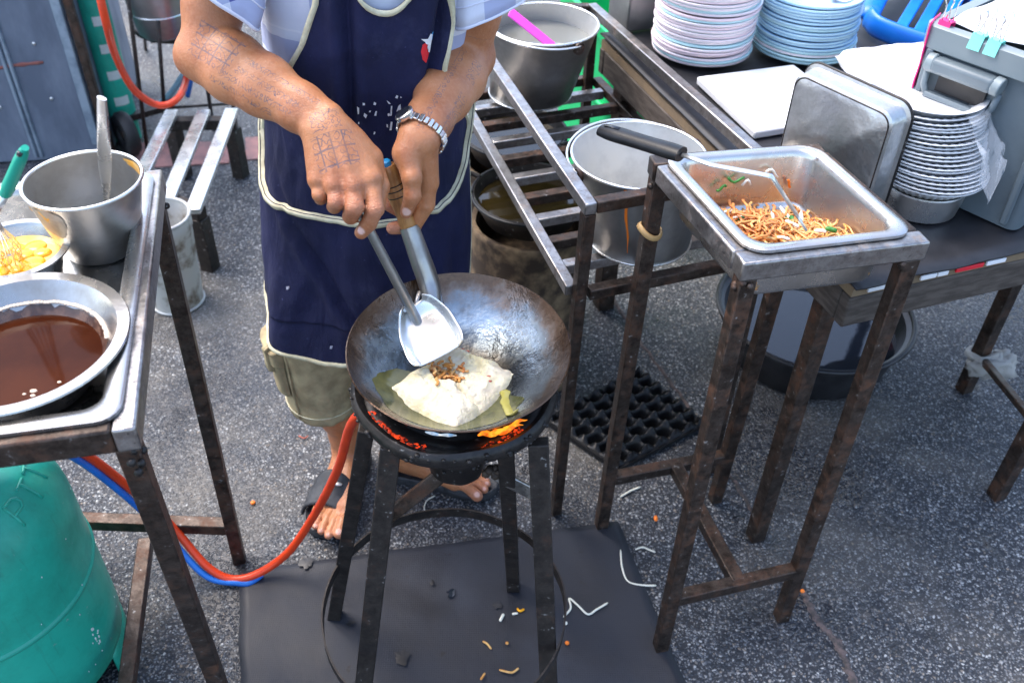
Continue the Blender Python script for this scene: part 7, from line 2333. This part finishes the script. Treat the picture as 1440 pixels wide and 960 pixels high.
    def hair(u, v):
        a = 2 * math.pi * u; e = math.radians(-18 + 108 * v)
        d = Vector((math.cos(a) * math.cos(e), math.sin(a) * math.cos(e), math.sin(e)))
        if d.y < 0: e2 = max(e, math.radians(24 * -d.y)); d = Vector((math.cos(a) * math.cos(e2), math.sin(a) * math.cos(e2), math.sin(e2)))
        k = 1.05 + 0.03 * noise.noise(d * 6)
        return tuple(hc + Rh @ Vector((d.x * 0.071 * k, 0.012 + d.y * 0.090 * k, 0.025 + d.z * 0.084 * k)))
    MB().grid(hair, 48, 20, True).build('hair', M['hair'], root, sharp=180)
    for s in (-1, 1):
        MB().ball(hc + Rh @ Vector((s * 0.029, -0.068, 0.004)), 0.0115, 14, 8).build('eye', M['plate_white'], root, sharp=180)
        MB().ball(hc + Rh @ Vector((s * 0.029, -0.0765, 0.003)), 0.0052, 10, 6, (1, 0.7, 1)).build('iris', M['dial'], root, sharp=180)

    # ---- shirt
    mb = MB()
    def sh(u, v):
        phi = 2 * math.pi * u; z = 0.765 + (1.352 - 0.765) * v
        o = 0.000 + 0.005 * noise.noise(Vector((math.sin(phi) * 2.5, math.cos(phi) * 2.5, z * 5))) + 0.004 * noise.noise(Vector((math.sin(phi) * 7, math.cos(phi) * 7, z * 9)))
        o += 0.010 * max(0, 1 - v * 5) * (0.5 + noise.noise(Vector((phi * 2, 1, 0))))
        o -= 0.011 * min(1, max(0, (0.96 - z) / 0.08))
        return tuple(torso(phi, z, o))
    mb.grid(sh, 96, 60, True)
    shirt = mb.build('shirt', M['plaid'], root, sharp=180)
    def sleeve(S, E, hem, sgn):
        ax = (E - S).normalized()
        hemc = sum((Vector(q) for q in hem), Vector()) / len(hem)
        loop = []
        hs = [Vector(q) for q in hem]; k = len(hs)
        for i in range(k):
            for t in range(6):
                t_ = t / 6
                a, b, c, d = hs[(i - 1) % k], hs[i], hs[(i + 1) % k], hs[(i + 2) % k]
                loop.append(0.5 * ((2 * b) + (c - a) * t_ + (2 * a - 5 * b + 4 * c - d) * t_ * t_ + (3 * b - a - 3 * c + d) * t_ ** 3))
        m = len(loop)
        rows = []
        for j in range(15):
            v = j / 14
            row = []
            for q in loop:
                dd = q - hemc
                top = S + Vector((sgn * 0.022, 0, 0.0)) * -1 + (dd - ax * dd.dot(ax)).normalized() * 0.066
                p = top.lerp(q, v)
                w = noise.noise(Vector((p.x * 22, p.y * 22, p.z * 14))) * 0.007 * math.sin(math.pi * min(v * 1.15, 1))
                row.append(p + (p - S.lerp(hemc, v)).normalized() * w)
            rows.append(row)
        cc = S - ax * 0.058
        dome = [[cc.lerp(p, f) - ax * 0.016 * math.sin(math.pi * f) for p in rows[0]] for f in (0.05, 0.35, 0.65, 0.88)]
        n0 = len(rows)
        al = dome + rows
        vs = [p for r in al for p in r]
        fs = [(j * m + i, j * m + (i + 1) % m, (j + 1) * m + (i + 1) % m, (j + 1) * m + i) for j in range(len(al) - 1) for i in range(m)]
        s_ = MB().add(vs, fs).build('sleeve', M['plaid'], shirt, sharp=180, solid=0.0022)
        MB().tube(loop + loop[:2], 0.0026, 6, False).build('sleeve_hem', M['shirt_white'], s_, sharp=180)
        band = [rows[12][i].lerp(rows[13][i], 0.2) + (rows[12][i] - hemc).normalized() * 0.0012 for i in range(m)]
        MB().tube(band + band[:2], 0.0012, 5, False).build('stitching', M['shirt_white'], s_, sharp=180)
    sleeve(SH_R, EL_R, [(-0.3539, 1.2258, 1.0873), (-0.3658, 1.2041, 1.1112), (-0.3942, 1.1851, 1.1429), (-0.4228, 1.1915, 1.1712), (-0.4524, 1.2364, 1.1863), (-0.4603, 1.3112, 1.1523), (-0.4172, 1.3301, 1.1029), (-0.3758, 1.2996, 1.0781)], -1)
    sleeve(SH_L, EL_L, [(-0.0933, 1.3215, 1.0617), (-0.0806, 1.2977, 1.0676), (-0.0606, 1.3014, 1.0739), (-0.0330, 1.3207, 1.0793), (0.0040, 1.3570, 1.0891), (0.0089, 1.4302, 1.0854), (-0.0374, 1.4765, 1.0675), (-0.0875, 1.4172, 1.0574)], 1)

    # ---- shorts
    mb = MB()
    def leg(cs, seed):
        cs = np.array(cs)
        def g(u, v):
            z = cs[0, 0] + (cs[-1, 0] - cs[0, 0]) * v
            c = [float(np.interp(-z, -cs[:, 0], cs[:, k])) for k in (1, 2, 3, 4)]
            a = 2 * math.pi * u
            o = 0.006 * noise.noise(Vector((math.cos(a) * 2.2 + seed, math.sin(a) * 2.2, z * 11))) + 0.003 * noise.noise(Vector((math.cos(a) * 5, math.sin(a) * 5 + seed, z * 22)))
            hem = 0.0025 if v > 0.90 else 0.0
            return (c[0] + (c[2] + o + hem) * math.cos(a), c[1] + (c[3] + o + hem) * math.sin(a), z + 0.006 * math.sin(a * 2 + seed) * v)
        return mb.grid(g, 64, 60, True)
    RL = [(0.74, -0.335, 1.398, 0.088, 0.098), (0.60, -0.352, 1.385, 0.092, 0.098), (0.45, -0.372, 1.368, 0.086, 0.092), (0.345, -0.373, 1.360, 0.076, 0.085), (0.272, -0.374, 1.362, 0.069, 0.078)]
    LL = [(0.74, -0.176, 1.398, 0.082, 0.098), (0.60, -0.170, 1.385, 0.086, 0.098), (0.45, -0.164, 1.368, 0.084, 0.090), (0.345, -0.166, 1.362, 0.078, 0.084), (0.272, -0.168, 1.364, 0.073, 0.078)]
    leg(RL, 1.0); leg(LL, 5.0)
    mb.grid(lambda u, v: tuple(torso(2 * math.pi * u, 0.66 + 0.20 * v, -0.012)), 48, 8, True)
    shorts = mb.build('shorts', M['khaki'], root, sharp=180, solid=0.002)
    def on_leg(a, z, o):
        cs = np.array(RL)
        c = [float(np.interp(-z, -cs[:, 0], cs[:, k])) for k in (1, 2, 3, 4)]
        return Vector((c[0] + (c[2] + o) * math.cos(a), c[1] + (c[3] + o) * math.sin(a), z))
    def pouch(a0, a1, z0, z1, th, name):
        def g(u, v):
            e = min(1, 9 * min(u, 1 - u, v, 1 - v))
            a = a0 + (a1 - a0) * u; z = z0 + (z1 - z0) * v
            return tuple(on_leg(a, z, 0.002 + th * e ** 0.5 + 0.003 * e * noise.noise(Vector((u * 3, v * 3, z0 * 9)))))
        return MB().grid(g, 22, 18).build(name, M['khaki'], shorts, sharp=180)
    A0, A1 = math.radians(178), math.radians(232)
    pouch(A0, A1, 0.335, 0.425, 0.011, 'cargo_pocket')
    pouch(A0 - 0.03, A1 + 0.03, 0.412, 0.452, 0.017, 'pocket_flap')
    pouch(math.radians(214), math.radians(222), 0.395, 0.460, 0.022, 'pocket_strap')
    MB().tube([on_leg(math.radians(240), z, 0.003) for z in [0.28 + 0.02 * i for i in range(16)]], 0.0022, 6).build('side_seam', M['khaki'], shorts, sharp=180)
    MB().tube([on_leg(2 * math.pi * i / 40, 0.292, 0.0045) for i in range(42)], 0.0014, 5, False).build('hem_stitching', M['cream'], shorts, sharp=180)

    # ---- apron
    AZ = np.array([(0.40, 1.62), (0.80, 1.60), (0.86, 1.46), (0.90, 1.06), (0.94, 0.88), (1.00, 0.66), (1.06, 0.45), (1.12, 0.32), (1.30, 0.26)])
    AR = np.array([(0.40, 1.62), (0.80, 1.60), (0.86, 1.48), (0.90, 1.28), (0.94, 1.02), (0.98, 0.80), (1.02, 0.76), (1.08, 0.83), (1.12, 0.78), (1.30, 0.70)])
    def A_of(z, s): return float(np.interp(z, AZ[:, 0], AZ[:, 1])) if s < 0 else float(np.interp(z, AR[:, 0], AR[:, 1]))
    def hem_z(phi): return 0.478 + 0.020 * (phi / 0.9) ** 2 + 0.055 * max(0, abs(phi) - 0.7) ** 1.5
    def a_off(phi, z):
        o = 0.0165
        up = min(1, max(0, (z - 0.86) / 0.10))
        o -= 0.0125 * math.exp(-((phi + 0.065 - 0.20 * (1.1 - z)) / 0.045) ** 2) * up
        o += 0.0070 * math.exp(-((phi + 0.165 - 0.20 * (1.1 - z)) / 0.055) ** 2) * up
        o += 0.0040 * math.exp(-((phi - 0.06 - 0.10 * (1.1 - z)) / 0.06) ** 2) * up
        c2 = 0.700 - 0.62 * (1.1 - z) if z > 0.93 else 0.595 + 0.30 * (0.93 - z)
        o -= 0.0125 * math.exp(-((phi - c2) / 0.040) ** 2) * min(1, max(0, (z - 0.72) / 0.1))
        o += 0.0080 * math.exp(-((phi - c2 - 0.10) / 0.07) ** 2) * min(1, max(0, (z - 0.72) / 0.1))
        o += 0.0060 * math.exp(-((phi - c2 + 0.12) / 0.06) ** 2) * min(1, max(0, (z - 0.72) / 0.1))
        low = min(1, max(0, (0.80 - z) / 0.2))
        o += low * (0.014 * math.sin(phi * 4.2 + z * 9) + 0.006 * math.sin(phi * 9 - z * 7))
        dl = (z - 0.60) - (-0.30) * (phi + 0.15)
        o += (0.010 * math.exp(-((dl + 0.020) / 0.022) ** 2) - 0.011 * math.exp(-((dl - 0.006) / 0.014) ** 2)) * math.exp(-((phi + 0.2) / 0.55) ** 2)
        o += 0.008 * noise.noise(Vector((phi * 2.2, z * 6, 4))) + 0.0035 * noise.noise(Vector((phi * 7, z * 14, 1)))
        side = min(1.0, max(0.0, (abs(phi) - 0.75) / 0.6))
        return o * (1 - 0.62 * side) + 0.0005
    def ap(phi, z, extra=0.0): return torso(phi, z, a_off(phi, z) + extra)
    def ag(u, v):
        zl = 0.478 + (1.235 - 0.478) * v
        phi = -A_of(zl, -1) + (A_of(zl, -1) + A_of(zl, 1)) * u
        zt = min(1.235, 1.111 + 0.60 * (phi - 0.23) ** 2)
        z = zl + (hem_z(phi) - 0.478) * (1 - v) ** 2 - (1.235 - zt) * max(0, (v - 0.45) / 0.55) ** 1.8
        return phi, z
    def agrid(u, v):
        return tuple(ap(*ag(u, v)))
    apron = MB().grid(agrid, 150, 110).build('apron', M['apron'], root, sharp=180, solid=0.0015)
    def ribbon(fa, fb, n_, lift=0.0046, lift2=0.0024):
        a = [fa(i / n_) for i in range(n_ + 1)]; b = [fb(i / n_) for i in range(n_ + 1)]
        vs, fs = [], []
        for (pa, za), (pb, zb) in zip(a, b):
            for t, ex in ((0, lift2 * 0.2), (0.12, lift), (0.88, lift), (1, lift2 * 0.3)):
                vs.append(ap(pa + (pb - pa) * t, za + (zb - za) * t, ex + 0.0007 * noise.noise(Vector((pa * 40, za * 90, t)))))
        for i in range(n_):
            for k in range(3):
                fs.append((i * 4 + k, i * 4 + k + 1, (i + 1) * 4 + k + 1, (i + 1) * 4 + k))
        MB().add(vs, fs).build('binding', M['cream'], apron, sharp=180)
    ribbon(lambda t: ag(0.0, t), lambda t: (ag(0.0, t)[0] + 0.050, ag(0.0, t)[1]), 90)
    ribbon(lambda t: ag(1.0, t), lambda t: (ag(1.0, t)[0] - 0.040, ag(1.0, t)[1]), 90)
    ribbon(lambda t: ag(t, 0.0), lambda t: (ag(t, 0.0)[0], ag(t, 0.0)[1] + 0.007), 90)
    ribbon(lambda t: ag(t, 1.0), lambda t: (ag(t, 1.0)[0], ag(t, 1.0)[1] - 0.0085), 90)
    # pocket along the front with a cream edge
    def pz(phi): return 0.772 + 0.085 * (abs(phi + 0.05) / 1.45) ** 5
    def pgrid(u, v):
        phi = -1.56 + 3.12 * u; z = 0.56 + (pz(phi) - 0.56) * v
        return tuple(ap(phi, z, 0.0025 + 0.006 * v ** 3))
    MB().grid(pgrid, 110, 40).build('apron_pocket', M['apron'], apron, sharp=180, solid=0.0012)
    ribbon(lambda t: (-1.56 + 3.12 * t, pz(-1.56 + 3.12 * t)), lambda t: (-1.56 + 3.12 * t, pz(-1.56 + 3.12 * t) - 0.0085), 90, 0.0115, 0.008)
    # print on the cloth
    def to_ap(p, extra):
        cx, cy, hw, hd = trow(p[2])
        phi = math.atan2((p[0] - cx) / (hw + 0.012), -(p[1] - cy) / (hd + 0.012))
        return ap(phi, p[2], extra)
    def blob(pts, mat, name='print', ex=0.0018):
        ps = [to_ap(p, ex) for p in pts]
        c = sum(ps, Vector()) / len(ps)
        c = to_ap(c, ex + 0.0003)
        mb = MB(); n_ = len(ps)
        sub = []
        for i in range(n_):
            for t in range(3): sub.append(to_ap(lerp3(ps[i], ps[(i + 1) % n_], t / 3), ex))
        mid = [to_ap(lerp3(c, s_, 0.5), ex) for s_ in sub]
        k = len(sub)
        mb.add(sub + mid + [c], [(i, (i + 1) % k, k + (i + 1) % k, k + i) for i in range(k)] + [(k + i, k + (i + 1) % k, 2 * k) for i in range(k)])
        mb.build(name, M[mat], apron, sharp=180)
    blob([(-0.1404, 1.2652, 1.0619), (-0.1354, 1.2675, 1.0662), (-0.1319, 1.2705, 1.0619), (-0.1313, 1.2705, 1.0516), (-0.1349, 1.2711, 1.0387), (-0.1382, 1.2720, 1.0319), (-0.1426, 1.2684, 1.0397), (-0.1428, 1.2649, 1.0516)], 'print_red')
    blob([(-0.1419, 1.2642, 1.0704), (-0.1342, 1.2672, 1.0704), (-0.1301, 1.2683, 1.0772), (-0.1276, 1.2716, 1.0739), (-0.1289, 1.2708, 1.0619), (-0.1315, 1.2708, 1.0473), (-0.1343, 1.2694, 1.0499), (-0.1329, 1.2696, 1.0602), (-0.1364, 1.2663, 1.0636), (-0.1382, 1.2657, 1.0678)], 'print_white', ex=0.0026)
    blob([(-0.1283, 1.2703, 1.0764), (-0.1254, 1.2713, 1.0781), (-0.1260, 1.2725, 1.0654), (-0.1289, 1.2715, 1.0636)], 'print_blue', ex=0.0022)
    for poly in ([(-0.2343, 1.2606, 0.9668), (-0.2312, 1.2606, 0.9658), (-0.2323, 1.2618, 0.9550), (-0.2347, 1.2628, 0.9533)], [(-0.2251, 1.2597, 0.9754), (-0.2221, 1.2597, 0.9743), (-0.2225, 1.2602, 0.9707), (-0.2255, 1.2597, 0.9709)], [(-0.2249, 1.2621, 0.9574), (-0.2211, 1.2626, 0.9526), (-0.2238, 1.2639, 0.9473), (-0.2265, 1.2636, 0.9520)], [(-0.2100, 1.2611, 0.9729), (-0.2073, 1.2624, 0.9701), (-0.2086, 1.2627, 0.9665), (-0.2114, 1.2609, 0.9685)],
                 [(-0.2096, 1.2643, 0.9567), (-0.2075, 1.2646, 0.9566), (-0.2092, 1.2648, 0.9485), (-0.2122, 1.2648, 0.9495)], [(-0.1928, 1.2644, 0.9740), (-0.1900, 1.2657, 0.9712), (-0.1872, 1.2665, 0.9675), (-0.1903, 1.2661, 0.9676)], [(-0.1875, 1.2669, 0.9639), (-0.1854, 1.2672, 0.9639), (-0.1878, 1.2699, 0.9476), (-0.1899, 1.2692, 0.9468)], [(-0.1937, 1.2683, 0.9506), (-0.1904, 1.2674, 0.9523), (-0.1899, 1.2697, 0.9477), (-0.1930, 1.2688, 0.9469)],
                 [(-0.1813, 1.2713, 0.9529), (-0.1775, 1.2700, 0.9627), (-0.1741, 1.2700, 0.9662), (-0.1741, 1.2722, 0.9526), (-0.1770, 1.2714, 0.9563)], [(-0.1780, 1.2658, 0.9816), (-0.1762, 1.2674, 0.9797), (-0.1775, 1.2673, 0.9753), (-0.1803, 1.2656, 0.9772)], [(-0.1731, 1.2678, 0.9796), (-0.1713, 1.2689, 0.9769), (-0.1734, 1.2682, 0.9761)], [(-0.1894, 1.2691, 0.9376), (-0.1876, 1.2711, 0.9367), (-0.1894, 1.2704, 0.9229), (-0.1926, 1.2700, 0.9231)],
                 [(-0.1959, 1.2686, 0.9342), (-0.1938, 1.2684, 0.9332), (-0.1944, 1.2700, 0.9277), (-0.1962, 1.2684, 0.9297)], [(-0.2145, 1.2665, 0.9231), (-0.2124, 1.2663, 0.9221), (-0.2137, 1.2665, 0.9184), (-0.2158, 1.2662, 0.9185)], [(-0.1583, 1.2763, 0.9613), (-0.1554, 1.2780, 0.9594), (-0.1569, 1.2791, 0.9531), (-0.1577, 1.2782, 0.9558)], [(-0.2348, 1.2630, 0.9406), (-0.2337, 1.2632, 0.9405), (-0.2341, 1.2635, 0.9369), (-0.2361, 1.2632, 0.9370)],
                 [(-0.1793, 1.2726, 0.9373), (-0.1782, 1.2728, 0.9372), (-0.1785, 1.2731, 0.9336), (-0.1806, 1.2733, 0.9346)], [(-0.2174, 1.2623, 0.9597), (-0.2154, 1.2621, 0.9587), (-0.2167, 1.2628, 0.9561), (-0.2188, 1.2630, 0.9571)]):
        blob(poly, 'print_white')
    for poly in ([(-0.3768, 1.2739, 0.6282), (-0.3725, 1.2715, 0.6301), (-0.3733, 1.2717, 0.6239), (-0.3772, 1.2725, 0.6231)], [(-0.3151, 1.2377, 0.5241), (-0.3100, 1.2370, 0.5249), (-0.3118, 1.2366, 0.5187), (-0.3158, 1.2374, 0.5177)], [(-0.1558, 1.2832, 0.7446), (-0.1525, 1.2845, 0.7424), (-0.1536, 1.2825, 0.7396), (-0.1559, 1.2823, 0.7396)]):
        blob(poly, 'lint', name='lint', ex=0.006)

    # ---- sandals
    def sandal(heel, toe_i, toe_o, AN, ball_i, ball_o, lab):
        h_, ti, to_ = Vector(heel), Vector(toe_i), Vector(toe_o)
        ax = ((ti + to_) / 2 - h_); ln = ax.length + 0.030; ax = Vector((ax.x, ax.y, 0)).normalized(); sd_ = Vector((-ax.y, ax.x, 0))
        if (ti - to_).dot(sd_) < 0: sd_ = -sd_
        pivot = h_ - ax * 0.018
        mb = MB()
        prof = [(0.0, 0.010), (0.02, 0.024), (0.10, 0.033), (0.30, 0.034), (0.50, 0.036), (0.72, 0.046), (0.86, 0.046), (0.95, 0.034), (1.0, 0.012)]
        pa = np.array(prof)
        t_len = ln + 0.022
        rim = []
        for i in range(25):
            f = i / 24; rim.append((f, float(np.interp(f, pa[:, 0], pa[:, 1]))))
        loop = [(f * t_len, w_ + 0.004) for f, w_ in rim] + [(f * t_len, -w_) for f, w_ in reversed(rim)]
        k = len(loop)
        ct = (t_len / 2, 0)
        lay = []
        for z, sc in ((0.003, 0.965), (0.006, 1.0), (0.020, 1.0), (0.026, 0.985), (0.027, 0.93), (0.0235, 0.88)):
            lay.append([pivot + ax * (ct[0] + (x - ct[0]) * (1 - (1 - sc) * 0.4)) + sd_ * (y * sc) + Vector((0, 0, z - pivot.z)) for x, y in loop])
        vs = [p for l_ in lay for p in l_]
        fs = [(j * k + i, j * k + (i + 1) % k, (j + 1) * k + (i + 1) % k, (j + 1) * k + i) for j in range(len(lay) - 1) for i in range(k)]
        fs += [tuple(reversed(range(k))), tuple((len(lay) - 1) * k + i for i in range(k))]
        s_ = MB().add(vs, fs).build('sandal', M['sandal'], root, sharp=60)
        # wide band over the instep
        def band(u, v):
            f = 0.585 + 0.255 * v - 0.03 * math.sin(math.pi * u)
            w_ = float(np.interp(f, pa[:, 0], pa[:, 1])) + 0.003
            a = math.pi * u
            w_ += 0.004
            hgt = (0.080 - 0.042 * v)
            p = pivot + ax * (f * t_len) + sd_ * (w_ * math.cos(a)) + Vector((0, 0, 0.016 - pivot.z + hgt * math.sin(a) ** 0.8))
            return tuple(p)
        MB().grid(band, 30, 12).build('strap', M['sandal'], s_, sharp=180, solid=0.005)
        p = Vector(band(0.40, 0.35)); q = Vector(band(0.46, 0.35))
        o_ = Vector((0, -0.5, 0.8)).normalized() * 0.0032
        MB().ball(p + o_, 0.008, 12, 6, (1.3, 0.6, 0.5)).build('badge', M['alu_bright'], s_, sharp=180)
    sandal((-0.342, 1.440, 0), (-0.3526, 1.2324, 0.0000), (-0.4167, 1.2641, 0.0000), AN_R, None, None, '')
    sandal((-0.262, 1.408, 0), (-0.0609, 1.3411, 0.0000), (-0.0474, 1.3969, 0.0000), AN_L, None, None, '')

    # ---- wrist watch
    ax = (WR_L - EL_L).normalized()
    c = EL_L.lerp(WR_L, 0.955)
    vw = (CAMP - c).normalized(); vw = (vw - ax * vw.dot(ax)).normalized(); s = ax.cross(vw).normalized()
    if s.x < 0: s = -s
    def ring(a, o=0.0): return c + s * ((0.0345 + o) * math.cos(a)) + vw * ((0.0262 + o) * math.sin(a))
    wm = MB()
    for i in range(30):
        a = 2 * math.pi * i / 30
        p = ring(a, 0.001)
        tg = (ring(a + 0.05) - ring(a - 0.05)).normalized()
        wm.bar(p - tg * 0.0029, p + tg * 0.0029, 0.012 + 0.003 * (1 if i % 2 else 0), 0.0034, up=(p - c).normalized())
    watch = wm.build('wrist_watch', M['watch'], root, bevel=0.0008)
    p = ring(math.radians(150), 0.003); nrm = (ring(math.radians(150), 0.02) - p).normalized()
    q = nrm.to_track_quat('Z', 'Y').to_matrix()
    cm = MB(); cm.lathe([(0, -0.003), (0.0125, -0.003), (0.0145, 0.0), (0.0145, 0.004), (0.0125, 0.0055), (0, 0.0055)], 26, p, q)
    cm.build('watch_case', M['watch'], watch, sharp=40)
    cm = MB(); cm.lathe([(0, 0.0060), (0.0118, 0.0058)], 26, p, q)
    cm.build('watch_glass', M['dial'], watch, sharp=180)
M['shirt_white'] = simple('pale_shirt_hem', (0.70, 0.71, 0.82), 0.85)
M['lint'] = simple('grey_lint', (0.30, 0.31, 0.40), 0.9)
person()
